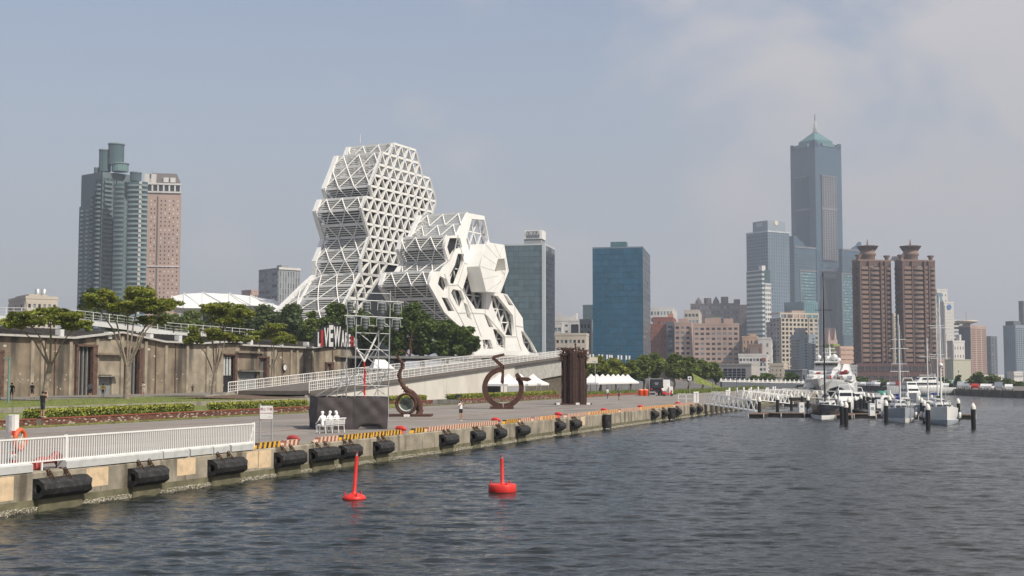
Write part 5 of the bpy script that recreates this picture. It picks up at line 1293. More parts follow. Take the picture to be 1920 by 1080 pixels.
# ---------------------------------------------------------------- city: every building its own thing, near corner at (pc), faces run left and right
def Lsolve(c, v, px): r = (px-960)/FPX; return (r*c.y-c.x)/(v.x-r*v.y)
class Bld:
    def __init__(s, name, lab, pl, pc, pr, yt, d, al, wall, cat='building', z0=QZ, group=None):
        a = R(al); s.A = Vector((math.sin(a), math.cos(a), 0)); s.B = Vector((-math.cos(a), math.sin(a), 0))
        c = Vector(((pc-960)/FPX*d*1.0, d, 0)); s.c = c; s.d = d; s.z0 = z0
        s.H = aty(pc, yt, d).z-z0
        s.Lr = max(6, Lsolve(c, s.A, pr)) if pr > pc else 14
        s.Ll = max(6, Lsolve(c, s.B, pl)) if pl < pc else 14
        s.root = thing(name, lab, cat, (c.x, c.y, z0), math.pi/2-a, group); s.wall = wall
    def z(s, py): return aty(960, py, s.d).z-s.z0
    def box(s, x0, x1, y0, y1, z0, z1, m, nm='wall'):
        mb = MB(); mb.box(x0, x1, y0, y1, z0, z1); return mb.build(nm, m or s.wall, s.root)
    def body(s, h=None, m=None, nm='wall'): return s.box(.0, s.Lr, .0, s.Ll, 0, h or s.H, m, nm)
    def fx(s, side, px):                                # distance along a face of the picture column px
        return Lsolve(s.c, s.A if side == 'R' else s.B, px)
    def put(s, mb, side, u0, u1, z0, z1, o0, o1, m=None):  # box on a face, o = outwards
        if side == 'R': mb.box(u0, u1, -o1, -o0, z0, z1, m)
        else: mb.box(-o1, -o0, u0, u1, z0, z1, m)
    def facade(s, side, u0, u1, z0, z1, cols, rows, wf=.6, hf=.5, wall=None, glass=None, proud=.35, pane_name='window', band=True, pier=True, seed=1, stuff=None):
        if u1 < u0: u0, u1 = u1, u0
        cw, ch = (u1-u0)/cols, (z1-z0)/rows; wall = wall or s.wall; gl = glass or [glassd, glassd, glassb]
        if not isinstance(gl, list): gl = [gl]
        px = cw*wf*FPX/s.d; rr = random.Random(seed+int(s.c.x))
        mb = MB()
        if pier:
            for i in range(cols+1):
                x = u0+i*cw; w_ = cw*(1-wf)/2; s.put(mb, side, max(u0, x-w_), min(u1, x+w_), z0, z1, 0, proud)
        if band:
            for j in range(rows+1):
                z = z0+j*ch; h_ = ch*(1-hf)/2; s.put(mb, side, u0, u1, max(z0, z-h_), min(z1, z+h_), 0, proud-.04)
        if mb.v: mb.build('facade_grid', wall, s.root)
        indiv = px >= 5.0 and cols*rows <= 300 and not stuff
        if indiv:
            ms = []
            for g in gl:
                pm = MB(); s.put(pm, side, -cw*wf/2, cw*wf/2, -ch*hf/2, ch*hf/2, .0, .06); ms.append(pm.mesh(pane_name, g))
            for i in range(cols):
                for j in range(rows):
                    u, z = u0+(i+.5)*cw, z0+(j+.5)*ch
                    inst(pane_name, rr.choice(ms), s.root, (u, -.01, z) if side == 'R' else (-.01, u, z))
        else:
            mb = MB()
            for i in range(cols):
                for j in range(rows):
                    u, z = u0+(i+.5)*cw, z0+(j+.5)*ch; s.put(mb, side, u-cw*wf/2, u+cw*wf/2, z-ch*hf/2, z+ch*hf/2, .01, .06, rr.choice(gl))
            mb.build(pane_name, None, s.root)['kind'] = 'stuff'
    def balconies(s, side, u0, u1, z0, z1, n, m, depth=1.3, h=1.1, round_=False, name='balcony'):
        if u1 < u0: u0, u1 = u1, u0
        ch = (z1-z0)/n; me = MB()
        if round_:
            k = 8; um, hw = (u0+u1)/2, (u1-u0)/2; P_ = []
            for i in range(k+1):
                a = math.pi*i/k; P_.append((um-hw*math.cos(a), depth*math.sin(a)**.7))
            pts = [((u, -o, 0) if side == 'R' else (-o, u, 0)) for u, o in P_]; me.prism(pts, (0,0,h))
        else: s.put(me, side, u0, u1, 0, h, 0, depth)
        ms = me.mesh(name, m); px = h*FPX/s.d; 
        for j in range(n): inst(name, ms, s.root, (0,0,z0+j*ch))
    def parapet(s, h=1.2, t=.35, m=None, z=None, ov=.15):
        z = z if z is not None else s.H; mb = MB(); a, b = s.Lr, s.Ll
        mb.box(-ov, a+ov, -ov, t, z, z+h); mb.box(-ov, a+ov, b-t, b+ov, z, z+h); mb.box(-ov, t, t, b-t, z, z+h); mb.box(a-t, a+ov, t, b-t, z, z+h)
        mb.build('parapet', m or s.wall, s.root)
def fcol(n, c, **k): return mat('facade_'+n, c, .8, .08, .05, stain=tuple(x*.6 for x in c), stain_scale=.08, stain_amt=.35, streak=True, **k)
def glz(n, c, rough=.12, var=.25, sc=.06, spec=1.0): return mat('glass_'+n, c, rough, var, sc, spec=spec)
tealg = glz('teal', (.045,.095,.10)); tealw = fcol('teal_grey', (.13,.17,.18)); tealw2 = fcol('teal_pale', (.22,.28,.28))
pinkw = fcol('pink_stone', (.43,.31,.26)); creamw = fcol('cream', (.50,.44,.36)); whitew = fcol('white', (.62,.60,.57)); greyw = fcol('grey', (.30,.31,.32)); bluegrey = fcol('blue_grey', (.26,.31,.35))
brownw = fcol('brown_tile', (.125,.078,.068)); brownl = fcol('brown_light', (.215,.14,.11)); redw = fcol('red_brick', (.27,.09,.06)); dgreyw = fcol('dark_grey', (.12,.13,.15)); roofg = fcol('mansard', (.15,.13,.125)); darkbl = fcol('dark_balcony', (.08,.10,.115))
# 1 teal apartment tower
def teal_tower():
    b = Bld('apartment_tower', 'tall dark teal glass apartment tower with cylinders on its roof', 146, 186, 224, 322, 830, 38, tealw)
    X = lambda px: b.fx('R', px); Y = lambda px: b.fx('L', px); z = b.z
    b.body(h=z(322), m=tealw); 
    b.facade('R', 0, X(212), 0, z(330), 4, 33, .8, .5, tealw, [tealg, glassd], .3); b.facade('L', 0, Y(174), 0, z(335), 3, 33, .7, .45, darkbl, [glassd, tealg], .3)
    for y0, y1, yt in ((Y(174), Y(163), 357), (Y(168), Y(147), 383)):
        b.box(-1.5 if yt > 370 else -.8, 14, y0, y1, 0, z(yt), tealw, 'wing')
    for u0, u1, yt, n in ((Y(174), Y(168), 360, 40), (Y(166), Y(160), 386, 38), (Y(156), Y(149), 386, 38), (Y(184), Y(177), 340, 42)):
        b.balconies('L', u0, u1, 8, z(yt), n, tealw2 if n == 38 else tealw, 2.6, 1.3, True)
    b.balconies('R', X(188), X(203), 8, z(334), 42, tealw, 1.6, 1.5)
    # right hand blocks with rounded balconies
    for p0, p1, yt, dz in ((207, 238, 321, 3.0), (210, 233, 336, 4.5), (234, 276, 338, 9.5)):
        x0, x1 = X(p0), X(p1)
        b.box(x0, x1, -dz+2.2, b.Ll*.6, 0, z(yt), tealw, 'block')
    def cyl(px, py0, py1, rpx, m, nm, cap=None, slant=0):
        d = b.d+8; c = aty(px, py1, d); r = rpx/FPX*d; h = aty(px, py0, d).z-c.z
        mb = MB(); mb.lathe([(r,0),(r,h)], (c.x, c.y, c.z), 20); o = mb.build(nm, m, b.root, world=True)
        mb = MB(); mb.lathe([(r*1.12,0),(r*1.12,.7)], (c.x, c.y, c.z+h), 20); mb.build('roof_disc', tealw2, b.root, world=True)
        rm = MB()
        for k in range(20):
            a = 2*math.pi*k/20; rm.box(c.x+r*1.0*math.cos(a)-.12, c.x+r*math.cos(a)+.12, c.y+r*math.sin(a)-.12, c.y+r*math.sin(a)+.12, c.z, c.z+h)
        rm.build('mullion', tealw, b.root, world=True)['kind'] = 'stuff'
    cyl(196.5, 283, 322, 10.5, tealg, 'roof_cylinder'); cyl(217.5, 272, 310, 14, tealg, 'roof_cylinder'); cyl(225, 308, 322, 15, glz('pale_teal', (.15,.26,.25)), 'roof_drum'); cyl(181, 316, 332, 4.5, tealg, 'roof_cylinder'); cyl(254.5, 325, 340, 10, tealg, 'roof_drum')
    d = b.d-6
    for p0, p1, n, yt, m in ((236, 275, 40, 342, tealw2), (211, 231, 40, 345, tealw)):
        c0, c1 = aty(p0, 545, d), aty(p1, 545, d); r = (c1.x-c0.x)/2; zt, zb = aty(p0, yt, d).z, QZ+4; ch = (zt-zb)/n; cx = (c0.x+c1.x)/2
        sm = MB(); k = 10; sm.prism([(-r*math.cos(math.pi*i/k), -r*.45*math.sin(math.pi*i/k)-2, 0) for i in range(k+1)], (0,0,ch*.42)); me = sm.mesh('balcony', m)
        for j in range(n):
            o = inst('balcony', me, b.root); q = Matrix.Rotation(-b.root.rotation_euler.z, 4, 'Z') @ (Vector((cx, d, zb+j*ch))-b.root.location); o.location = q; o.rotation_euler = (0,0,-b.root.rotation_euler.z)
        gm = MB(); gm.prism([(cx-r*.97*math.cos(math.pi*i/k), d-r*.40*math.sin(math.pi*i/k)-1.2, zb) for i in range(k+1)], (0,0,zt-zb)); gm.build('curved_glazing', tealg, b.root, world=True)
        if p0 == 236:
            pm = MB()
            for j in range(n): pm.box(cx+r*.30, cx+r*.50, d-r*.45-2.1, d-r*.3, zb+j*ch+ch*.42, zb+(j+1)*ch)
            pm.build('white_pier', whitew, b.root, world=True)['kind'] = 'stuff'
    return b
teal_tower()
def hotel():
    b = Bld('hotel_tower', 'pink stone hotel tower with mansard roof and white colonnade beside the teal tower', 262, 270, 334, 345, 845, 80, pinkw)
    z = b.z; b.body(h=z(352)); X, Y = (lambda p: b.fx('R', p)), (lambda p: b.fx('L', p))
    b.facade('R', X(294), X(333), z(560), z(372), 5, 24, .28, .38, pinkw, [glassd, whitew, glassd], .15, band=False, pier=False)
    b.facade('R', X(276), X(289), z(560), z(372), 2, 24, .3, .38, pinkw, [glassd, glassd, whitew], .15, band=False, pier=False)
    mb = MB(); b.put(mb, 'R', -.4, b.Lr+.4, z(361), z(358), 0, .8); b.put(mb, 'L', -.4, b.Ll, z(361), z(358), 0, .8); b.put(mb, 'R', -.6, b.Lr+.6, z(346), z(343), 0, 1.2); b.put(mb, 'L', -.6, b.Ll, z(346), z(343), 0, 1.2); b.put(mb,'R',0,b.Lr,z(500),z(498),0,.5); mb.build('cornice', whitew, b.root)
    b.facade('R', 0, b.Lr, z(358.5), z(346), 6, 1, .72, .95, whitew, [glassd], .9); b.facade('L', 0, b.Ll, z(358.5), z(346), 3, 1, .72, .95, whitew, [glassd], .9)
    b.box(.2, b.Lr-.2, .2, b.Ll, z(352), z(345), pinkw, 'attic')
    mb = MB(); i = 3.0; z0, z1 = z(343), z(323); a, c = b.Lr, b.Ll
    mb.add([(0,0,z0),(a,0,z0),(a,c,z0),(0,c,z0),(i,i,z1),(a-i,i,z1),(a-i,c-i,z1),(i,c-i,z1)], [(0,1,5,4),(1,2,6,5),(2,3,7,6),(3,0,4,7),(4,5,6,7)]); mb.build('mansard_roof', roofg, b.root)
    for u in (X(306), X(319)):
        mb = MB(); b.put(mb, 'R', u-1.6, u+1.6, z(341), z(332), -2.5, .3); mb.build('dormer', whitew, b.root)
    for u in (X(272), X(281)):
        mb = MB(); b.put(mb, 'R', u-2.2, u+2.2, z(343), z(326), -2.5, .6); mb.build('dormer', whitew, b.root)
    mb = MB(); b.put(mb, 'R', X(290), X(292.4), 0, z(368), .0, .25); mb.build('groove_shade_strip', roofg, b.root)  # proud dark strip drawn for the groove, whose shade is its colour
    mb = MB(); mb.tube([(3,3,z(323)),(3,3,z(315))], .2); mb.build('aerial', steel, b.root)
hotel()
def simple(lab, pl, pc, pr, yt, d, al, wall, R_=None, L_=None, name='apartment_block', cat='building', par=True, glass=None, yb=None, group=None, extra=None):
    b = Bld(name, lab, pl, pc, pr, yt, d, al, wall, cat, group=group); b.body()
    zlo = 3 if yb is None else max(0, b.z(yb))
    if R_ and pr > pc: b.facade('R', .4, b.Lr-.4, zlo, b.H-1, R_[0], R_[1], *(R_[2:] or (.6,.5)), glass=glass)
    if L_ and pl < pc: b.facade('L', .4, b.Ll-.4, zlo, b.H-1, L_[0], L_[1], *(L_[2:] or (.6,.5)), glass=glass)
    if par: b.parapet()
    if extra: extra(b)
    return b
# left background blocks
b = simple('small cream apartment block with water tanks above the far left trees', 15, 47, 107, 560, 520, 55, creamw, (6,8,.5,.45), (3,8,.4,.4), par=True)
b.box(b.Lr*.1, b.Lr*.4, 1, b.Ll*.8, b.H, b.z(551), creamw, 'roof_house'); 
for u in (.42,.62): mb = MB(); mb.lathe([(1.1,0),(1.1,2.2),(.4,2.7)], (b.Lr*u, 3, b.z(551.5)), 12); mb.build('water_tank', steel, b.root); b.box(b.Lr*u-1.4, b.Lr*u+1.4, 1.5, 4.5, b.H, b.z(551.5), creamw, 'roof_house')
simple('grey slab block left of the steel lattice foot with an open roof frame', 484, 521, 562, 505, 900, 48, greyw, (8,18,.3,.9), (3,18,.75,.5), extra=lambda b: (b.box(0, b.Lr, -.6, .6, b.H, b.H+1.6, whitew, 'roof_frame'), b.box(4, 10, 3, 9, b.H, b.H+3.5, greyw, 'roof_house')))
simple('low pinkish block between shell roof and grey slab block', 452, 470, 486, 546, 950, 45, pinkw, (3,8), (3,8))
# glass office towers
def glass_tower(lab, pl, pc, pr, yt, d, al, gl, gl2, trim, rows, cols):
    b = Bld('office_tower', lab, pl, pc, pr, yt, d, al, gl, 'building'); b.box(0, b.Lr, 0, b.Ll, 0, b.H, dark, 'core')
    ch = b.H/rows; gv = {}
    for g in (gl, gl2):
        base = [n_ for n_ in g.node_tree.nodes if n_.type == 'VECT_MATH'][0].inputs[0].default_value[:]
        gv[g] = [g]
        for k, f in ((1,.86),(2,1.14)):
            g2 = g.copy(); g2.name = g.name+'_tone'; [n_ for n_ in g2.node_tree.nodes if n_.type == 'VECT_MATH'][0].inputs[0].default_value = [c*f for c in base]; g2.node_tree.nodes['Principled BSDF'].inputs['Roughness'].default_value = (.3,.1)[k-1]; gv[g].append(g2)
    for side, L_, n, g in (('L', b.Ll, cols, gl), ('R', b.Lr, max(2, cols//4), gl2)):
        cw = L_/n; rr = random.Random(3); ms = []
        for k in range(4):
            pm = MB(); b.put(pm, side, .03, cw*.985, .04, ch*.97, .05, .16+.012*k); ms.append(pm.mesh('curtain_wall_panel', gv[g][k % 3]))
        tot = n*rows
        if tot <= 300:
            for i in range(n):
                for j in range(rows): inst('curtain_wall_panel', ms[rr.randrange(4)], b.root, ((i*cw, 0, j*ch) if side == 'R' else (0, i*cw, j*ch)))
        else:
            mb = MB()
            for i in range(n):
                for j in range(rows): b.put(mb, side, i*cw+.03, (i+1)*cw-.03, j*ch+.30, (j+1)*ch-.03, .05, .15+rr.random()*.05, gv[g][0 if rr.random() < .6 else rr.randrange(1,3)])
            mb.build('curtain_wall_panel', None, b.root)['kind'] = 'stuff'
    mb = MB(); b.put(mb, 'L', -.3, b.Ll, b.H-.1, b.H+.7, -.3, .3); b.put(mb, 'R', -.3, b.Lr, b.H-.1, b.H+.7, -.3, .3); mb.build('roof_edge', trim, b.root)
    return b
bg_ = glz('blue', (.012,.11,.195), .22, .35, .10, .6); bg2 = glz('grey_side', (.10,.115,.14), .3, .25, .05, .6)
tg_ = glz('green_grey', (.10,.165,.185), .16, .35, .05, .9); tg2 = glz('slate', (.075,.09,.11), .3, .2, .05, .6)
palem = fcol('pale_metal', (.5,.54,.55))
b = glass_tower('green grey glass office tower with a boxed sign on its roof', 905, 1021, 1040, 459, 640, 13, tg_, tg2, palem, 24, 12)
mb = MB(); b.put(mb, 'L', -.2, 1.2, 0, b.H+.6, .0, .5); b.put(mb, 'R', -.4, .9, 0, b.H+.6, .0, .5); mb.build('corner_column', palem, b.root)
u0, u1 = b.fx('L', 1014), b.fx('L', 982)
b.box(1, 10, u0, u1, b.H, b.z(447), greyw, 'plant_room'); 
sg = b.box(.6, 10.5, u0-.5, u1-.3, b.z(447), b.z(430.5), white, 'sign_box')
mb = MB(); mb.box(.45,.6, u0+.8, u1-1.2, b.z(445), b.z(432.5)); mb.build('sign_panel', mat('sign_grey', (.16,.18,.2), .5), b.root)
o = text_mesh('台灣人壽', 2.1, .1, 'lettering', white, b.root); o.rotation_euler = (0,0,-math.pi/2); o.location = (.36, (u0+u1)/2-.2, b.z(437.3))
b = glass_tower('deep blue glass office tower right of the rusty column', 1111.5, 1205.5, 1219.5, 464.5, 690, 10.5, bg_, bg2, mat('blue_trim', (.16,.22,.28), .5), 22, 13)
b.box(4, 12, b.fx('L',1174), b.fx('L',1144), b.H, b.z(451), glz('roof_teal', (.05,.14,.16)), 'roof_house')
# cluster between the glass towers
b = simple('white building with sculpted swooping roof between the glass towers', 1040, 1076, 1082, 602, 860, 10, whitew, None, (4,9,.55,.35))
u = b.fx('L', 1042); mb = MB(); P_ = [(0,b.fx('L',1081),b.z(602)),(0,b.fx('L',1081),b.z(587)),(0,b.fx('L',1073),b.z(593)),(0,b.fx('L',1060),b.z(593)),(0,b.fx('L',1042),b.z(586)),(0,b.fx('L',1042),b.z(602))]; mb.prism(P_, (8,0,0)); recalc(mb.build('swooping_roof', whitew, b.root))
b = simple('white block with one big dark framed opening', 1065, 1088, 1092, 603, 800, 10, whitew, None, None); mb = MB(); b.put(mb, 'L', b.fx('L',1085), b.fx('L',1071), b.z(624), b.z(608), .0, .15); mb.build('window', glassd, b.root)
simple('white terraced block left of the big framed opening', 1036, 1054, 1056, 607, 780, 10, whitew, None, (2,6,.8,.45))
simple('teal glass block half hidden by the deep blue tower', 1093, 1112, 1116, 574, 1100, 10, tealg, None, (4,12,.9,.8), glass=[tealg])
simple('pale grey gridded block against the deep blue tower', 1087, 1108, 1112, 602, 760, 10, greyw, None, (3,8,.6,.55))
simple('cream flat block behind the thorny column', 1040, 1099, 1104, 629, 620, 10, creamw, None, (7,5,.6,.4))
# right: brick and apartment blocks
simple('white gridded block behind the red brick block', 1219, 1262, 1270, 579, 1250, 10, whitew, None, (7,10,.6,.55))
simple('tan block with pale bands behind the pink apartments', 1283, 1311, 1316, 583, 1250, 10, creamw, None, (4,10,.7,.45))
b = simple('red brick apartment block beside the deep blue tower', 1217, 1250, 1256, 610, 960, 10, redw, (2,12,.6,.4), (5,12,.28,.4), extra=None)
b.balconies('L', b.fx('L',1250), b.fx('L',1241), 4, b.H-2, 12, redw, 1.4, 1.2)
simple('upper red brick block with orange roof house', 1224, 1262, 1268, 597, 1020, 10, redw, None, (5,10,.4,.4), extra=lambda b: b.box(2, 8, b.fx('L',1262), b.fx('L',1252), b.H, b.H+4, fcol('orange', (.5,.25,.13)), 'roof_house'))
pk = fcol('pink_tile', (.46,.33,.27))
simple('grey sided strip of apartments left of the narrow pink block', 1253, 1264, 1266, 606, 950, 10, dgreyw, None, (1,11,.7,.5))
b = simple('narrower pink tiled apartment block with three window columns', 1264, 1296, 1302, 607, 930, 12, pk, None, (3,10,.62,.5))
b.box(1, 6, b.fx('L',1290), b.fx('L',1272), b.H, b.z(597), pk, 'roof_house')
b = simple('wide pink tiled apartment block with eight window columns', 1300, 1386, 1390, 609, 920, 9, pk, None, (8,10,.62,.5))
b.box(1, 8, b.fx('L',1352), b.fx('L',1331), b.H, b.z(595), pk, 'roof_house'); b.box(1, 8, b.fx('L',1375), b.fx('L',1357), b.H, b.z(597), pk, 'roof_house')
b.box(1, 8, b.fx('L',1331), b.fx('L',1322), b.H, b.z(596), pk, 'roof_house')
mb = MB(); y0, y1, zz = b.fx('L',1352), b.fx('L',1332), b.z(595); mb.prism([(1,y0,zz),(1,y1,zz),(1,(y0+y1)/2,zz+2)], (6,0,0)); recalc(mb.build('roof_gable', fcol('green_roof', (.12,.18,.13)), b.root))
hb = fcol('brown_far', (.13,.095,.09))
b = simple('hazy brown residential block with pointed and drum roofs far behind', 1295, 1386, 1394, 570, 1750, 12, hb, None, (16,14,.5,.5))
for px0, px1, yt, k in ((1304,1316,556,0),(1320,1334,558,1),(1337,1349,555,0),(1352,1366,556,1),(1376,1388,561,1)):
    c0, c1 = b.fx('L', px1), b.fx('L', px0); r = (c1-c0)/2; mb = MB()
    if k: mb.lathe([(r,0),(r,b.z(yt)-b.H)], (4,(c0+c1)/2,b.H), 12)
    else: mb.lathe([(r,0),(r,(b.z(yt)-b.H)*.4),(.3,b.z(yt)-b.H)], (4,(c0+c1)/2,b.H), 8)
    mb.build('roof_drum' if k else 'roof_cone', hb, b.root)
simple('dark brown block right of the drum roofed residence', 1385, 1411, 1415, 573, 1500, 12, hb, None, (5,20,.4,.5)); simple('dark purple brown block before the pale teal tower', 1413, 1443, 1447, 571, 1400, 12, fcol('purple_brown', (.105,.08,.085)), None, (6,20,.4,.5))
simple('very dark tall slab left of the cream gridded block', 1437, 1458, 1462, 606, 1120, 14, dgreyw, None, (4,14,.4,.5), extra=lambda b: b.box(1,5,2,7,b.H,b.H+4,whitew,'roof_house'))
oc = fcol('orange_cream', (.55,.37,.25))
simple('orange cream block with stepped top', 1391, 1420, 1424, 633, 900, 12, oc, None, (4,6,.4,.5), extra=lambda b: b.box(1,6,1,b.Ll*.5,b.H,b.z(626),oc,'roof_house'))
simple('white rendered block with few windows beside the orange cream one', 1420, 1445, 1450, 636, 880, 12, whitew, (1,4,.3,.4), (2,4,.3,.4)); simple('narrow orange and brown block before the orange cream one', 1401, 1428, 1432, 648, 860, 12, brownl, None, (5,4,.4,.7))
b = simple('low white apartment block with a red awning on top', 1384, 1437, 1443, 667, 740, 12, whitew, (1,5,.7,.6), (8,4,.7,.55)); mb = MB(); b.put(mb,'L',.5,b.fx('L',1428),b.H-3,b.H-1.2,0,1.0); mb.build('awning', redw, b.root)
simple('low tan house left of the dark container wall', 1446, 1468, 1476, 686, 560, 20, creamw, (2,2), (3,2,.3,.4))
# museum like hall with a gridded window
b = Bld('exhibition_hall', 'plain grey hall with one large dark gridded window by the trees', 1346, 1408, 1424, 684, 470, 30, fcol('hall_grey', (.40,.38,.35)), 'hall'); b.body(); b.parapet(.5)
u0, u1 = b.fx('L', 1397), b.fx('L', 1356); mb = MB(); b.put(mb,'L',u0,u1,b.z(711),b.z(691),.0,.1); mb.build('window', mat('navy_glass', (.015,.022,.05), .2, .2, .5), b.root)
mb = MB(); 
for k in range(1, 5): u = u0+(u1-u0)*k/5; b.put(mb,'L',u-.08,u+.08,b.z(711),b.z(691),.1,.25)
for k in range(1, 4): z_ = b.z(711)+(b.z(691)-b.z(711))*k/4; b.put(mb,'L',u0,u1,z_-.08,z_+.08,.1,.22)
mb.build('window_grid', greyw, b.root)
b = Bld('container_wall', 'dark grey blank shed behind the gangways left of the patrol ship', 1474, 1503, 1512, 694, 440, 25, dgreyw, 'shed'); b.body(); b.parapet(.3, m=greyw)
mb = MB(); b.put(mb, 'R', 1, 4, 0, b.H*.7, 0, .1); mb.build('door', dark, b.root)
# cream gridded block and grey block before the sky tower
b = Bld('apartment_block', 'cream concrete apartment block with a framed roof below the skyscraper', 1444, 1463, 1534, 596, 980, 70, creamw); b.body(m=greyw); b.facade('R', .3, b.fx('R',1514), 4, b.H, 7, 13, .66, .62, creamw, [glassd], 1.1); b.facade('R', b.fx('R',1516), b.Lr, 4, b.H, 2, 13, .6, .6, creamw, [glassd,glassb], .6); b.facade('L', .5, b.Ll-.5, 4, b.H, 3, 13, .5, .5, greyw)
z1 = b.z(586); mb = MB()
for u in np.linspace(0, b.Lr, 7): b.put(mb, 'R', u-.5, u+.5, b.H, z1, -.6, .6)
b.put(mb,'R',-.5,b.Lr+.5,z1-1.3,z1,-.8,.7); b.put(mb,'L',-.5,b.Ll,z1-1.3,z1,-.6,.7); mb.build('roof_frame', creamw, b.root)
b.box(b.Lr*.4, b.Lr*.75, 5, 14, b.H, b.z(581), pinkw, 'roof_house')
b = Bld('apartment_block', 'blue grey rendered block with stacked balconies below the cream gridded one', 1483, 1498, 1529, 627, 840, 66, bluegrey); b.body(); b.balconies('L', .5, b.Ll-.5, 3, b.H-2, 14, greyw, 1.6, 1.2); b.facade('R', b.fx('R',1506), b.fx('R',1515), 4, b.H-2, 1, 13, .35, .35, bluegrey, [glassd], .05, band=False, pier=False); b.facade('R', b.fx('R',1521), b.Lr-.5, 4, b.H-2, 1, 13, .5, .4, bluegrey, [glassd], .05, band=False, pier=False)
b.box(1, 6, 1, 6, b.H, b.z(615), greyw, 'roof_house')
# towers at the left of the skyscraper
b = Bld('office_tower', 'tall blue grey hotel tower with a slanted sign crown left of the skyscraper', 1402, 1442, 1482, 432, 1700, 57, bluegrey); b.body(m=dgreyw); b.facade('R', 0, b.Lr, 0, b.H, 9, 44, .35, .55, fcol('blue_slate', (.15,.20,.25)), [glz('bluish',(.08,.12,.15))], .4); b.facade('L', 0, b.Ll, 0, b.H, 9, 44, .7, .55, fcol('blue_slate', (.15,.2,.25)), [glz('bluish2',(.05,.08,.11))], .4)
b.box(4, b.Lr*.92, 4, b.Ll*.8, b.H, b.z(412), bluegrey, 'crown'); b.box(-1, b.Lr+1, -1, b.Ll+.5, b.H-2, b.H, palem, 'cornice')
mb = MB(); mb.box(3.6,4, b.Ll*.35, b.Ll*.62, b.z(422), b.z(415)); mb.build('crown_sign', palem, b.root); mb = MB(); mb.lathe([(3.2,0),(3.2,.5)], (0,0,0), 14); o = mb.build('crown_logo', mat('warm_sign', (.7,.6,.45), .6), b.root); o.rotation_euler = (R(90),0,0); o.location = (b.Lr*.5, 3.9, b.z(416))  # the round disc is a crown logo, not a lamp
b = Bld('office_tower', 'pale teal banded office tower with a white gridded right flank', 1401, 1430, 1446, 506, 1350, 58, tealw2); b.body(m=tealg); b.facade('L', 0, b.Ll, 0, b.H, 1, 24, 1, .55, palem, [tealg], .4, pier=False); b.facade('R', 0, b.Lr*.25, 0, b.H, 1, 24, 1, .55, palem, [tealg], .4, pier=False); b.facade('R', b.Lr*.3, b.Lr, 0, b.H-14, 3, 20, .6, .5, whitew, [tealg], .6)
b.box(3, 8, 3, 8, b.H, b.H+5, whitew, 'roof_house')
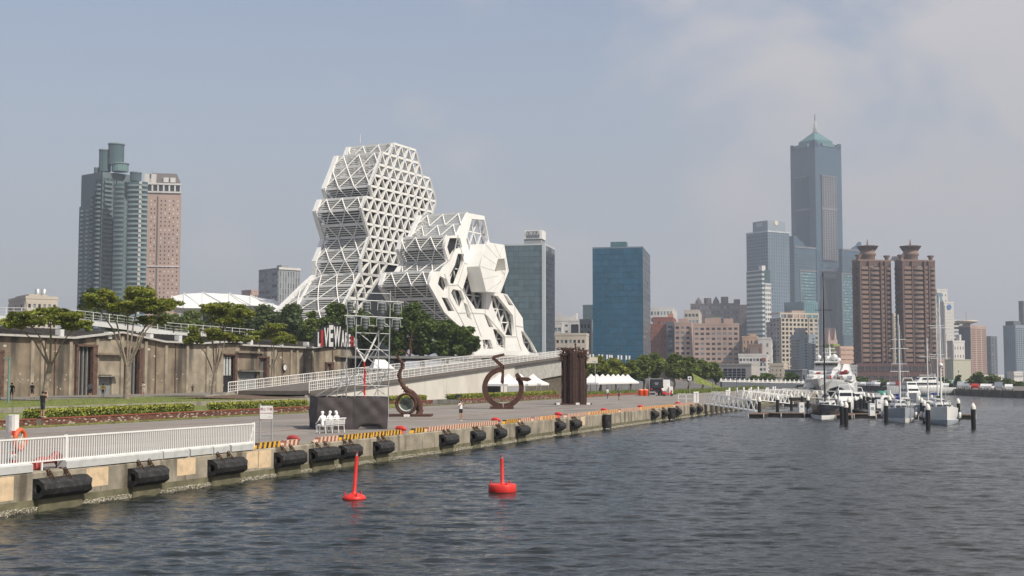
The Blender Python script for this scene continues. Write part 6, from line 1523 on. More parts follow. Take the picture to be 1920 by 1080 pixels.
# the skyscraper
def sky_tower():
    d = 1900
    st = fcol('slate_stone', (.05,.095,.15)); stp = fcol('slate_pink', (.18,.18,.20)); gt = glz('sky_teal', (.09,.19,.21), .15, .3, .02, 1.0); copper = fcol('copper_green', (.085,.19,.20)); copd = fcol('copper_gallery', (.10,.19,.21))  # copd: gallery copper, a tone close to the roof's green
    b = Bld('skyscraper', 'tallest blue grey skyscraper on two legs with pyramid roof and spire', 1487, 1533.5, 1583, 273, d, 58, st)
    X, Y, z = (lambda p: b.fx('R', p)), (lambda p: b.fx('L', p)), b.z; a, c = b.Lr, b.Ll
    b.box(0, a, 0, c, z(505), b.H, st, 'shaft')
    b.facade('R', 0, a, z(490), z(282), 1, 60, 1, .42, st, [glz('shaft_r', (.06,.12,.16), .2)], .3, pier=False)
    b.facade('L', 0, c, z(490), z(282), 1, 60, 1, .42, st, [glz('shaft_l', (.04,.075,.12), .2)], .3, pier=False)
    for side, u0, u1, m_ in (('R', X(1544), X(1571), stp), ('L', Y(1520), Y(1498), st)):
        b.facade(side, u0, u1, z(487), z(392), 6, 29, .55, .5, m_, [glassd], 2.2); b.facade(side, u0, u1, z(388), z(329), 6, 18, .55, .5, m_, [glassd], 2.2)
        mb = MB(); b.put(mb, side, u0-1, u1+1, z(392), z(388), 0, 2.4); b.put(mb, side, u0-1, u1+1, z(329), z(327), 0, 2.6); mb.build('stone_band', stp, b.root)
    # corner horns
    for x, y in ((0,0),(a-8,0),(0,c-8),(a-8,c-8)):
        hh = 14 if (x, y) == (0,0) else 12
        for k, f in enumerate((1,.8,.45)):
            mb = MB(); w_ = 4.2*(k+1); mb.box(x if x == 0 else x+12.6-w_-4.6, (x+w_) if x == 0 else x+8, y if y == 0 else y+12.6-w_-4.6, (y+w_) if y == 0 else y+8, b.H-1, b.H+hh*f*.8-2); mb.build('corner_horn', st, b.root)
    i = a*.16; mb = MB(); z0, z1 = b.H-3, z(258); mb.box(i, a-i, i, c-i, z0, z1); mb.build('roof_drum', copper, b.root)
    for u0, u1 in ((a*.28, a*.75),):
        mb = MB(); b.put(mb, 'R', u0, u1, z(272), z(266), -4, .4); mb.build('roof_gallery', copd, b.root); mb = MB(); b.put(mb, 'L', u0, u1, z(272), z(266), -4, .4); mb.build('roof_gallery', copd, b.root)
    mb = MB(); j = i; q = min(a,c)*.45; zt = z(241); mb.add([(j,j,z1),(a-j,j,z1),(a-j,c-j,z1),(j,c-j,z1),(q,q,zt),(a-q,q,zt),(a-q,c-q,zt),(q,c-q,zt)], [(0,1,5,4),(1,2,6,5),(2,3,7,6),(3,0,4,7),(4,5,6,7)]); mb.build('pyramid_roof', copper, b.root)
    rings = []; zz = zt
    for k, (r, h) in enumerate(((4.6,3.2),(4.3,3),(3.8,3),(3.2,2.8),(2.5,2.6),(1.9,2.6),(1.4,2.4))):
        mb = MB(); mb.lathe([(r*.55,0),(r,.5),(r,1.3),(r*.55,1.8),(r*.5,h)], (a/2,c/2,zz), 12); mb.build('spire_ring', whitew, b.root); zz += h
    mb = MB(); mb.lathe([(1.3,0),(.9,8),(.55,z(204)-zz)], (a/2,c/2,zz), 8); mb.build('spire_needle', greyw, b.root)
    # lower shaft flanks: legs either side of the tall opening
    b.box(0, X(1541), 0, c, 0, z(505), st, 'leg'); b.box(X(1569), a, 0, c, 0, z(505), st, 'leg'); b.box(X(1541), X(1569), 10, c, 0, z(505), glz('opening', (.035,.055,.10), .3), 'opening_back')
    mb = MB(); b.put(mb,'R',X(1541),X(1569),z(520),z(512),-.5,.8); b.put(mb,'R',X(1540),X(1570),z(509),z(505),0,1.0); mb.build('stone_band', stp, b.root)
    b.box(X(1541), X(1569), .5, 10, z(520), z(505), st, 'lintel')
    b.facade('R', X(1541), X(1569), z(502), z(491), 6, 3, .5, .6, st, [gt, glassd], .5)
    # wings
    def wing(x0, x1, y0, y1, nm, zt0, zt1, rise):
        b.box(x0, x1, y0, y1, 0, zt0, st, nm)
    # left wing: projects toward the viewer at left
    wl0 = aty(1491, 700, 1840); inv = Matrix.Rotation(-b.root.rotation_euler.z, 4, 'Z') @ Matrix.Translation(-b.root.location)
    p = inv @ wl0
    def wblock(pl, pc, pr, ytl, ytc, d_, win, lab):
        c_ = Vector(((pc-960)/FPX*d_, d_, 0)); Lr_, Ll_ = Lsolve(c_, b.A, pr), Lsolve(c_, b.B, pl); o_ = inv @ Vector((c_.x, c_.y, QZ)); 
        zc = lambda y: aty(960, y, d_).z-QZ
        mb = MB(); mb.box(o_.x, o_.x+Lr_, o_.y, o_.y+Ll_, 0, zc(ytl)); mb.build('wing', st, b.root)
        # curved parapet rising to the near corner
        P_ = [(o_.x,-1)]
        pts = [(0, zc(ytc)), (Lr_*.12, zc(ytc)), (Lr_*.25, zc(ytc+7)), (Lr_*.45, zc(ytc+12)), (Lr_*.5, zc(ytl)), (0, zc(ytl))]
        if lab == 'r': pts = [(Lr_-u, z_) for u, z_ in pts]
        mb = MB(); mb.prism([(o_.x+u, o_.y, z_) for u, z_ in pts], (0, Ll_*.3, 0)); recalc(mb.build('curved_parapet', st, b.root))
        mb = MB(); mb.box(o_.x+.5, o_.x+Lr_+.2, o_.y-.8, o_.y, zc(ytl)-2.5, zc(ytl)); mb.build('stone_band', stp, b.root)
        (w0, w1, wt, wb) = win; x0, x1 = Lsolve(c_, b.A, w0), Lsolve(c_, b.A, w1); n = int((zc(wt)-zc(wb))/4.2)
        mb = MB()
        for j in range(n): z_ = zc(wb)+(zc(wt)-zc(wb))*j/n; mb.box(o_.x+x0, o_.x+x1, o_.y-.5-.1*(j % 3), o_.y-.05, z_+.5, z_+3.4)
        mb.build('glazing_band', gt, b.root)['kind'] = 'stuff'
        mb = MB(); rr = random.Random(4)
        for j in range(n):
            for k in range(7):
                if rr.random() < .3: u = rr.uniform(x0, x1-3); z_ = zc(wb)+(zc(wt)-zc(wb))*j/n; mb.box(o_.x+u, o_.x+u+rr.uniform(1.5,4), o_.y-.75, o_.y-.7, z_+.8, z_+2.2)
        mb.build('pale_blind', mat('pale_blind', (.30,.42,.40), .5), b.root)['kind'] = 'stuff'
        mb = MB(); mb.box(o_.x+x0-2, o_.x+x1+1, o_.y-1.1, o_.y, zc(wt), zc(wt)+2); mb.box(o_.x+x0-2, o_.x+x0-.6, o_.y-1.1, o_.y, zc(wb), zc(wt)); mb.build('window_surround', stp, b.root)
        mb = MB()
        for j in range(int((zc(ytl)-10)/4.2)): mb.box(o_.x-.5, o_.x-.05, o_.y+1, o_.y+Ll_-1, j*4.2+1.2, j*4.2+3.4); 
        mb.build('glazing_band', glz('wing_side', (.05,.075,.095), .25), b.root)['kind'] = 'stuff'
        mb = MB()
        for j in range(int((zc(ytl)-10)/4.2)):
            if not (zc(wb)-2 < j*4.2+1.5 < zc(wt)+2): mb.box(o_.x+1, o_.x+Lr_-1, o_.y-.5, o_.y-.05, j*4.2+1.2, j*4.2+3.2)
            else: mb.box(o_.x+1, o_.x+x0-3, o_.y-.5, o_.y-.05, j*4.2+1.2, j*4.2+3.2)
        mb.build('glazing_band', glz('wing_front', (.07,.115,.13), .2), b.root)['kind'] = 'stuff'
    wblock(1446, 1491, 1532, 461, 442, 1840, (1503, 1531, 508, 566), 'l')
    wblock(1575, 1581.5, 1618, 466, 451, 1880, (1581.5, 1604, 514, 628), 'r')
    return b
sky_tower()
simple('low teal glass block at the foot of the skyscraper', 1471, 1508, 1535, 567, 1500, 50, glz('low_teal', (.10,.22,.24)), (6,5,.95,.9), (6,5,.95,.9), glass=[glz('low_teal', (.1,.2,.2))], name='office_block')
simple('pale pink gabled block glimpsed between the skyscraper legs', 1540, 1552, 1570, 640, 1300, 60, pinkw, (3,6,.4,.5), (2,6,.4,.5), extra=lambda b: [recalc((lambda mb: (mb.prism([(x,0,b.H),(x+b.Lr*.3,0,b.H),(x+b.Lr*.15,0,b.H+14)], (0,8,0)), mb.build('roof_gable', pinkw, b.root))[1])(MB())) for x in (0, b.Lr*.65)])
simple('olive green banded block behind the ship mast', 1551, 1562, 1574, 645, 900, 50, fcol('olive', (.26,.30,.06)), (2,5,.95,.3), (2,5,.95,.3), glass=[fcol('olive2', (.36,.4,.2))], par=False)
simple('pink department store block with slotted bands left of the brown twins', 1568, 1574, 1606, 649, 860, 70, fcol('store_pink', (.55,.38,.31)), (3,6,.85,.14), None, glass=[brownw], par=False)
simple('low pale building at the foot of the pink store block', 1566, 1575, 1606, 688, 700, 70, greyw, (4,2,.6,.5), None)
# twin brown towers
def twin(lab, pl, pr, d=800):
    al = 74; b = Bld('apartment_tower', lab, pl-2, pl+10, pr, 489, d, al, brownw, group='twin brown towers with crown drums'); b.body(m=brownw)
    X, z = (lambda p: b.fx('R', p)), b.z; w_ = pr-pl; P = lambda f: X(pl+10+(w_-10)*f)
    zt, zb = z(496), z(678); n = 20
    b.balconies('R', P(.06), P(.26), zb, zt, n, brownl, 1.3, 1.9); b.balconies('R', P(.33), P(.62), zb, zt, n, brownl, 2.0, 1.5, True); b.balconies('R', P(.82), P(.98), zb, zt, n, brownl, 1.5, 1.7, True)
    b.facade('R', P(.06), P(.26), zb, zt, 1, n, .8, .45, brownw, [glassd], .06, pier=False, band=False); b.facade('R', P(.33), P(.62), zb, zt, 2, n, .85, .5, brownw, [glassd, glassd, glassb], .06, pier=False, band=False); b.facade('R', P(.82), P(.98), zb, zt, 1, n, .8, .45, brownw, [glassd], .06, pier=False, band=False)
    mb = MB()
    for f0, f1 in ((.0,.045),(.275,.315),(.64,.68),(.77,.81)): b.put(mb,'R',P(f0),P(f1),0,z(489),0,1.5)
    mb.build('pilaster', brownw, b.root)
    for f0, f1 in ((.69,.76),):
        mb = MB(); 
        for j in range(n): zz = zb+(zt-zb)*j/n; b.put(mb,'R',P(f0),P(f1),zz+.4,zz+2.6,0,.9)
        mb.build('tile_panel', brownl, b.root)['kind'] = 'stuff'
    b.balconies('L', b.Ll*.2, b.Ll*.8, zb, zt, n, brownw, 1.2, 1.4); b.parapet(1.0, m=brownl)
    cx, cy = (P(.38)+P(.62))/2, 8; s_ = d/FPX; c_ = aty((pl+pr)/2+2, 500, d)
    dz = lambda y: z(y); r0 = 13.5*s_
    mb = MB(); mb.lathe([(r0,0),(r0,dz(478)-dz(489)),(r0*1.15,dz(476)-dz(489)),(r0*1.15,dz(472)-dz(489)),(r0*.98,dz(471)-dz(489)),(r0*1.02,dz(466)-dz(489))], (cx, cy, dz(489)), 24); mb.build('crown_drum', brownl, b.root)
    mb = MB(); mb.lathe([(r0*1.0,0),(r0*1.05,dz(462)-dz(466)),(r0*1.5,dz(459.3)-dz(466)),(r0*1.52,dz(458.5)-dz(466)),(r0*1.2,dz(457.8)-dz(466))], (cx, cy, dz(466)), 24); mb.build('crown_disc', brownl, b.root)
    for k in range(16): a = 2*math.pi*k/16; mb = MB(); mb.beam((cx+r0*1.02*math.cos(a), cy+r0*1.02*math.sin(a), dz(467)), (cx+r0*1.38*math.cos(a), cy+r0*1.38*math.sin(a), dz(460.3)), .5); mb.build('crown_bracket', brownw, b.root)
    mb = MB(); mb.lathe([(.8,0),(.5,dz(453)-dz(458)),(.15,dz(445)-dz(458))], (cx, cy, dz(458)), 8); mb.build('spire', brownl, b.root)
    for u in (P(.05), P(.93)): mb = MB(); mb.lathe([(1.2,0),(1.2,1.5),(2.2,3),(2.2,3.4)], (u, 2, z(489)+.6), 12); mb.build('corner_finial', brownl, b.root)
    return b
t1 = twin('left brown apartment tower of the twins with a drum crown', 1602, 1673); t2 = twin('right brown apartment tower of the twins with a drum crown', 1682, 1756)
b = Bld('podium', 'dark brown shopping podium under the twin towers', 1600, 1604, 1760, 681, 785, 78, fcol('podium_brown', (.10,.05,.045)), 'building'); b.body(); b.facade('R', 1, b.Lr-1, b.z(696), b.z(686), 12, 1, .75, .8, glass=[glassd]); b.facade('R', 1, b.Lr-1, 1, b.z(703), 12, 1, .7, .6, glass=[glassd])
t_ = thing('bridge_link', 'thin white link bridging the two brown towers at their tops', 'bridge', aty(1678, 487, 815)); mb = MB(); p, q = aty(1672, 484, 815), aty(1685, 488, 815); mb.box(p.x, q.x, 815, 818, q.z, p.z); mb.build('deck', whitew, t_, world=True); mb = MB(); mb.box(p.x,q.x,814.9,815,p.z,p.z+1.2); mb.build('rail_panel', whitew, t_, world=True)
simple('cream slice of block between the brown twins', 1670, 1676, 1688, 590, 1000, 60, creamw, (2,24,.6,.5), (1,24))
# right side
b = simple('white tower with one tall blue window right of the brown twins', 1752, 1758, 1778, 545, 900, 76, whitew, (3,14,.25,.3), None); mb = MB(); b.put(mb,'R',b.fx('R',1759),b.fx('R',1767),b.z(568),b.z(549),0,.5); mb.build('window', glz('sky_blue',(.16,.26,.32)), b.root)
b = simple('cream block with a small round logo beside the white tower', 1765, 1771, 1789, 569, 860, 76, whitew, (5,22,.2,.25), None)
mb = MB(); mb.lathe([(1.8,0),(1.8,.4)], (0,0,0), 16); o = mb.build('round_logo', mat('logo_blue', (.1,.2,.4), .5), b.root); o.rotation_euler = (R(90),0,0); o.location = (b.fx('R',1780), -.2, b.H-2.4)
simple('white stepped block below the round logo block', 1782, 1786, 1808, 642, 800, 74, whitew, (4,4,.3,.35), None, extra=lambda b: b.box(b.Lr*.75,b.Lr*.9,2,6,b.H,b.H+5,whitew,'roof_house'))
simple('dark block with white floor bands', 1786, 1788, 1800, 602, 1100, 76, whitew, (1,14,1,.6), None)
simple('brown grey low block with small windows under the white tower', 1756, 1758, 1772, 678, 640, 78, pinkw, (2,4,.4,.5), None)
b = Bld('warehouse', 'plain beige blank walled building at the water side', 1778, 1786, 1819, 675, 545, 74, fcol('beige', (.47,.46,.37)), 'warehouse'); b.body(); b.parapet(.3); mb = MB(); b.put(mb,'R',b.Lr*.27,b.Lr*.3,b.H*.5,b.H*.56,0,.2); mb.build('vent', dark, b.root)
b = Bld('shed', 'small shed with pale green pitched roof before the beige building', 1780, 1782, 1820, 725, 500, 76, greyw, 'shed'); b.body(); mb = MB(); mb.prism([(-1,-1,b.H),(b.Lr+1,-1,b.H),(b.Lr*.75,3,b.H+2.6),(b.Lr*.25,3,b.H+2.6)], (0,8,0)); recalc(mb.build('roof', fcol('mint_roof', (.22,.35,.30)), b.root)); mb = MB(); b.put(mb,'R',3,5.5,0,b.H*.8,0,.1); mb.build('door', mat('blue_door', (.1,.3,.45), .6), b.root)
b = simple('grey and pink office tower with slotted front and a rooftop ornament', 1798, 1819, 1849, 613, 1000, 55, pinkw, (3,26,.8,.5), None, glass=[fcol('slot', (.17,.11,.10))]); b.box(-.2, .5, 0, b.Ll, 0, b.H, dgreyw, 'side_wall'); mb = MB(); mb.lathe([(3,0),(3,2.5),(9,4),(9,5),(6,5.5)], (4,6,b.H), 16); mb.build('roof_crown', creamw, b.root); mb = MB(); mb.tube([(4,6,b.H+5),(4,6,b.H+12)], .3); mb.build('aerial', steel, b.root)
simple('slim dark office slab right of the slotted tower', 1849, 1857, 1869, 632, 1450, 50, dgreyw, (2,24,.5,.5), (2,24,.5,.5))
b = simple('wide blue grey glass tower at the right edge', 1881, 1904, 1990, 612, 1150, 62, bluegrey, (22,26,.7,.6), (6,26,.3,.5), glass=[glz('navy', (.045,.06,.10))]); b.box(b.Lr*.02, b.Lr*.18, 3, 12, b.H, b.H+5, dgreyw, 'roof_house')
simple('tall dark tower cut by the right edge of the photo', 1914, 1919, 1990, 566, 1500, 62, dgreyw, (14,30,.5,.5), (2,30,.5,.5))
simple('small white low house by the dark glass tower', 1896, 1899, 1916, 700, 800, 70, whitew, (4,3), None)
simple('low pale block behind the right hand trees', 1838, 1842, 1880, 706, 900, 70, whitew, (8,3), None)
# ---------------------------------------------------------------- marina
navyh = mat('black_hull', (.012,.016,.024), .25, .1, 1, spec=.8); whiteh = mat('white_hull', (.72,.72,.70), .3, .05, 1, spec=.6); greyh = mat('grey_hull', (.34,.37,.41), .35, .08, 1); tint = mat('boat_window', (.02,.025,.03), .1)
timber = mat('pontoon_deck', (.20,.13,.10), .85, .2, 2); floatm = mat('pontoon_float', (.04,.035,.03), .8, .2, 2); canvas = mat('blue_sail_cover', (.02,.07,.38), .8, .1, 4); pilem = mat('black_pile', (.016,.016,.017), .5, .15, 3); conem = mat('white_cone', (.75,.73,.66), .5, .06, 3)
MD = D; MN = NS                                        # fingers point back along -D, the main walk runs along NS
def pontoon(p, d, ln, w_, lab):
    d = d.normalized(); t = thing('pontoon', lab, 'pontoon', p, math.atan2(d.y, d.x), 'floating pontoons of the marina')
    mb = MB(); mb.box(0, ln, -w_/2, w_/2, .38, .5); mb.build('deck', timber, t)
    n = max(1, int(ln/2.6))
    for i in range(n): mb = MB(); mb.box(ln*i/n+.08, ln*(i+1)/n-.08, -w_/2+.05, w_/2-.05, -.25, .38); mb.build('float', floatm, t)
    for sx in (-1, 1):
        for i in range(n+1): mb = MB(); mb.box(ln*i/n-.06, ln*i/n+.06, sx*(w_/2+.03)-.03, sx*(w_/2+.03)+.03, .05, .5); mb.build('white_cleat_post', white, t)
    return t
m0 = atz(1424, 778, .2); m0.z = 0
def along(px): # point on the main walk seen at column px
    r = (px-960)/FPX; k = (r*m0.y-m0.x)/(MN.x-r*MN.y); return m0+MN*k
pontoon(m0, MN, (along(1826)-m0).length, 1.9, 'main floating walkway running right from the first gangway')
fing = [(1428, 5.0,'short pontoon end block under the first gangway'),(1588, 5.5,'timber decked finger pontoon right of the black hulled yacht'),(1738, 6,'finger pontoon between the two white sailing boats')]
for px, ln, l in fing: pontoon(along(px)-MD*ln, MD, ln, 1.7, l)
m1 = aty(1470, 745, 205); m1.z = 0; pontoon(m1, MN, 22, 1.9, 'second floating walkway farther behind the boats')
m2 = aty(1545, 745, 262); m2.z = 0; pontoon(m2, MN, 16, 1.9, 'farthest floating walkway before the patrol ship')
pontoon(along(1738), MD, 52, 1.6, 'long cross pontoon leading back between the moored boats')
PL = [(1423,748,'first black pile at the foot of the nearest gangway'),(1457,745,'black pile beside the second gangway'),(1483,741,'black pile behind the second gangway'),(1503,739,'black pile at the end of the third gangway'),(1514,746,'black pile left of the black hulled yacht'),
 (1552,745,'black pile behind the mast of the black hulled yacht'),(1531,735,'black pile left of the tall black mast near the ship'),(1541,735,'black pile right of the tall black mast near the ship'),(1577,756,'black pile on the timber finger right of the black yacht'),(1585,758,'short thick black pile beside the timber finger'),(1591,749,'black pile right of the timber finger'),
 (1603,746,'black pile before the dark covered boat'),(1613,743,'black pile between two runabouts'),(1619,739,'black pile over the small white canopy boat'),(1614,737.5,'distant black pile right of the ship stern'),(1627,740,'distant black pile standing apart before the yacht'),(1657,738,'distant black pile left of the blue sail cover'),(1660,755,'black pile left of the grey sided sailing boat'),(1667,746,'black pile behind the grey sided sailing boat bow'),(1671,742,'thin black pile above the grey sided sailing boat'),(1700,740,'black pile right of the double masts'),
 (1722,746,'back pile of the row beside the middle finger'),(1727,750,'second pile from the back of the row beside the middle finger'),(1732,755,'third pile from the back of the row beside the middle finger'),(1738,762,'front thick pile at the tip of the middle finger'),(1795,751,'black pile behind the right sailing boat stern'),(1823,761,'outermost lone black pile at the right end of the marina'),(1745,742,'white banded pile right of the small flybridge boat'),(1636,741,'faint pile beside the white pedestals'),(1566,744,'black pile at the black cabin arch')]
for px, py, l in PL:
    d = 2.75*FPX/(py-HY); c = aty(px, 700, d); t = thing('mooring_pile', l, 'pile', (c.x, d, 0), 0, 'black mooring piles with white cone caps')
    mb = MB()
    if px == 1745:
        for k in range(6): mb = MB(); mb.lathe([(.21,-.5+k*.5),(.21,k*.5)], n=14); mb.build('band', conem if k % 2 else pilem, t)
    else: mb.lathe([(.21,-1),(.21,1.78)], n=14); mb.build('shaft', pilem, t)
    mb = MB(); mb.lathe([(.235,1.76),(.235,1.95),(.20,2.08),(.08,2.3),(.02,2.34)], n=14); mb.build('cone_cap', conem, t)
for px, y0, y1, l in ((1501,755,773,'tall white service pedestal left of the black hulled yacht'),(1633,757,779,'tall white service pedestal in front of the runabout'),(1646,749,765,'white service pedestal behind the runabout'),(1643,740,750,'far white service pedestal'),(1654,744,758,'white service pedestal left of the grey sided boat'),(1571,738,760,'white service pedestal by the patrol ship stern')):
    d = (CAMZ-.45)*FPX/(y1-HY); c = aty(px, 700, d); h = (y1-y0)/FPX*d; t = thing('service_pedestal', l, 'pedestal', (c.x, d, .45), .2, 'white service pedestals on the pontoons'); w_ = .32
    mb = MB(); mb.box(-w_,w_,-w_*.7,w_*.7,0,h); mb.build('cabinet', white, t); mb = MB(); mb.box(-w_*1.1,w_*1.1,-w_*.8,w_*.8,h,h+.06); mb.build('cap', white, t); mb = MB(); mb.box(-w_*.6,w_*.6,-w_*.72,-w_*.7,h*.5,h*.75); mb.build('socket_panel', greyh, t)
# gangways: trussed white bridges with gates
def gangway(a, b, lab, w_=1.5, h=1.25, n=9):
    d = (b-a); L_ = d.length; t = thing('gangway', lab, 'gangway', a, math.atan2(d.y, d.x), 'white trussed gangways'); sl = d.z
    for sy in (-1, 1):
        y = sy*w_/2; Z = lambda x: sl*x/math.hypot(d.x, d.y); LL = math.hypot(d.x, d.y)
        mb = MB(); mb.beam((0,y,0),(LL,y,Z(LL)),.12); mb.build('bottom_chord', white, t)
        mb = MB(); mb.beam((.6,y,h),(LL-.6,y,Z(LL)+h),.1); mb.build('top_chord', white, t)
        mb = MB(); mb.beam((0,y,0),(.6,y,h),.1); mb.beam((LL,y,Z(LL)),(LL-.6,y,Z(LL)+h),.1)
        for i in range(n):
            x0, x1, xm = .6+(LL-1.2)*i/n, .6+(LL-1.2)*(i+1)/n, .6+(LL-1.2)*(i+.5)/n
            mb.beam((x0,y,Z(x0)+h),(xm,y,Z(xm)),.09); mb.beam((xm,y,Z(xm)),(x1,y,Z(x1)+h),.09)
        mb.build('truss_web', white, t)
    mb = MB(); mb.obox((math.hypot(d.x,d.y)/2,0,sl/2-.02), (math.hypot(d.x,d.y)/2,0,sl/2), (0,w_/2-.05,0), (0,0,.05)); mb.build('walkway', greyh, t)
def gate(p, lab, n=2):
    t = thing('gate', lab, 'gate', p, QROT-math.pi/2*0+.0, 'white gates at the gangway heads')
    for k, x in enumerate((-1.2,-.4,.6,1.4)):
        mb = MB(); mb.box(x-.09,x+.09,-.06,.06,0,1.35); mb.build('post', white, t)
    for x in (-.8,1.0): 
        mb = MB(); mb.box(x-.32,x+.32,-.03,.03,.12,1.2); mb.build('leaf_panel', mat('pale_gate', (.62,.64,.64), .5), t)
    mb = MB(); mb.box(-1.3,1.5,-.07,.07,1.28,1.42); mb.build('lintel', white, t)
    for y in (1.0, 2.0): mb = MB(); mb.box(-1.2,-1.1,y-.05,y+.05,0,1.2); mb.build('post', white, t)
    mb = MB(); mb.box(-1.2,-1.12,.1,2,1.1,1.2); mb.box(-1.2,-1.12,.1,2,.55,.62); mb.build('side_rail', white, t)
gs = s_px(1322, -.1)
ga = W(gs, -.1, QZ); gb = atz(1421, 771, .55); gangway(ga, gb, 'nearest white trussed gangway sloping down to the first pontoon')
ga2 = W(s_px(1396, 0), -.1, QZ); gb2 = atz(1479, 757, .55); gangway(ga2, gb2, 'second white trussed gangway behind the nearest one')
ga3 = W(s_px(1440, 0), -.1, QZ); gb3 = aty(1512, 748, 258); gb3.z = .55; gangway(ga3, gb3, 'third white trussed gangway nearest the patrol ship')
ga4 = W(s_px(1458,0), -.1, QZ); gb4 = ga4+MN*17; gb4.z = .6; gangway(ga4, gb4, 'farthest white trussed gangway under the ship bow lines')
for px, l in ((1303,'white gate at the head of the nearest gangway'),(1362,'white gate on the quay before the second gangway'),(1404,'white gate at the head of the second gangway'),(1436,'farthest white gate near the ship bow')):
    s_ = s_px(px, 1.6); gate(W(s_, 1.6, QZ), l)
# sail and motor boats
def hull(mb_, L_, bm, fb, m=None, stern=.8, n=14, x0=0.):
    """hull with its bow at -y (towards the viewer), returns section half-width function"""
    vs = []; K = 7
    for i in range(n+1):
        f = i/n; y = -L_/2+L_*f; hw = bm/2*(math.sin(min(1, f/.55)*math.pi/2)**.8 if f < .55 else 1-(1-stern)*((f-.55)/.45)**1.5); hw = max(hw, .02)
        sh = fb*(1+.25*(1-f)**2); ykeel = y+(.0 if f > .1 else .35*(1-f/.1))
        for k in range(K+1):
            g = k/K; a = g*math.pi/2; vs.append((hw*math.sin(a)**.6, y if k == K else y+(ykeel-y)*(1-g), -.45+(sh+.45)*(g**1.6)))
    pts = list(vs); q = len(vs); vs += [(-x, y, z) for x, y, z in pts]; fs = []
    for i in range(n):
        for k in range(K):
            a = i*(K+1)+k; fs.append((a, a+1, a+K+2, a+K+1)); fs.append((q+a+K+1, q+a+K+2, q+a+1, q+a))
    for i in range(n): a, b = i*(K+1)+K, (i+1)*(K+1)+K; fs.append((a, q+a, q+b, b))
    e = n*(K+1); fs.append(tuple([e+k for k in range(K+1)]+[q+e+k for k in range(K, -1, -1)]))
    mb_.add([(x+x0, y, z) for x, y, z in vs], fs, m, False)
def sailboat(px, py, L_, bm, fb, lab, hm, masts, rz, cover=None, cabin=True, stripe=None):
    c = atz(px, py, 0); d = Vector((math.sin(-rz), -math.cos(rz), 0)); ctr = c-Vector((math.sin(rz), -math.cos(rz), 0))*L_/2
    t = thing('sailboat', lab, 'sailboat', (ctr.x, ctr.y, 0), rz)
    mb = MB(); hull(mb, L_, bm, fb); recalc(mb.build('hull', hm, t))
    if stripe: mb = MB(); hull(mb, L_*1.004, bm*1.01, fb*.28); recalc(mb.build('waterline_band', stripe, t))
    mb = MB(); hull(mb, L_*.97, bm*.92, fb*1.02); recalc(mb.build('deck', whiteh, t))
    if cabin:
        mb = MB(); y0, y1 = -L_*.14, L_*.22; w_ = bm*.31; z = fb*1.02
        mb.add([(-w_*.7,y0-.6,z),(w_*.7,y0-.6,z),(w_,y1,z),(-w_,y1,z),(-w_*.6,y0,z+.5),(w_*.6,y0,z+.5),(w_*.85,y1,z+.6),(-w_*.85,y1,z+.6)], [(0,1,5,4),(1,2,6,5),(2,3,7,6),(3,0,4,7),(4,5,6,7)]); mb.build('cabin', whiteh, t)
        for s_ in (-1,1): mb = MB(); mb.obox((s_*w_*.87,(y0+y1)/2,z+.3),(.04,0,0),(0,(y1-y0)*.3,0),(0,0,.1)); mb.build('cabin_window', tint, t)
        mb = MB(); mb.obox((-w_*.3,y0-.3,z+.28),(w_*.25,0,0),(0,.12,.08),(0,-.0,.1)); mb.obox((w_*.3,y0-.3,z+.28),(w_*.25,0,0),(0,.12,.08),(0,0,.1)); mb.build('cabin_window', tint, t)
    for my, mt, mm, r in masts:
        mb = MB(); mb.tube([(0,my,fb),(0,my,mt)], [r,r*.7], 10); mb.build('mast', mm, t)
        for f in (.45,.72): z = fb+(mt-fb)*f; mb = MB(); mb.tube([(-.95,my,z),(.95,my,z)], .035, 5); mb.build('spreader', mm, t)
        mb = MB()
        for s_ in (-1,1): mb.tube([(s_*bm*.46,my+.2,fb),(s_*.95,my,fb+(mt-fb)*.45),(0,my,mt-.3)], .012, 4)
        mb.tube([(0,-L_/2+.2,fb*1.2),(0,my,mt-.3)], .012, 4); mb.tube([(0,L_/2-.2,fb),(0,my,mt-.1)], .012, 4); mb.build('stay', steel, t)
        mb = MB(); mb.tube([(0,my+.1,fb+1.2),(0,my+L_*.38,fb+1.15)], [.16,.12], 8); mb.build('boom_cover', cover or canvas, t)
    mb = MB(); pts = []
    for s_ in (-1,1):
        for f in (.04,.2,.4,.6,.8,.95):
            y = -L_/2+L_*f; hw = bm/2*.9*(math.sin(min(1,f/.55)*math.pi/2)**.8 if f < .55 else .9); z = fb*(1+.25*(1-f)**2); mb.tube([(s_*hw,y,z),(s_*hw,y,z+.6)], .02, 4); pts.append((s_*hw,y,z+.6))
        mb.tube(pts[-6:], .014, 4)
    mb.tube([(-.3,-L_/2+.4,fb*1.22),(-.25,-L_/2,fb*1.22+.6),(.25,-L_/2,fb*1.22+.6),(.3,-L_/2+.4,fb*1.22)], .03, 5); mb.build('guard_rail', steel, t)
    for k, s_ in enumerate((-1,-1,1,1)):
        y = (-.1,.2,-.05,.25)[k]*L_; mb = MB(); mb.lathe([(.03,.35),(.13,.28),(.13,-.22),(.03,-.3)], (s_*(bm/2+.1),y,fb*.55), 8); mb.build('side_fender', whiteh, t)
    return t
blk = mat('black_mast', (.02,.02,.022), .4); wm_ = mat('white_mast', (.72,.72,.70), .35)
A_ = sailboat(1540, 787, 11.5, 3.3, 1.35, 'black hulled yacht with tall black mast moored bow out', navyh, [(-.6,16.6,blk,.10)], -.32, mat('navy_cover', (.02,.03,.07), .8), stripe=whiteh)
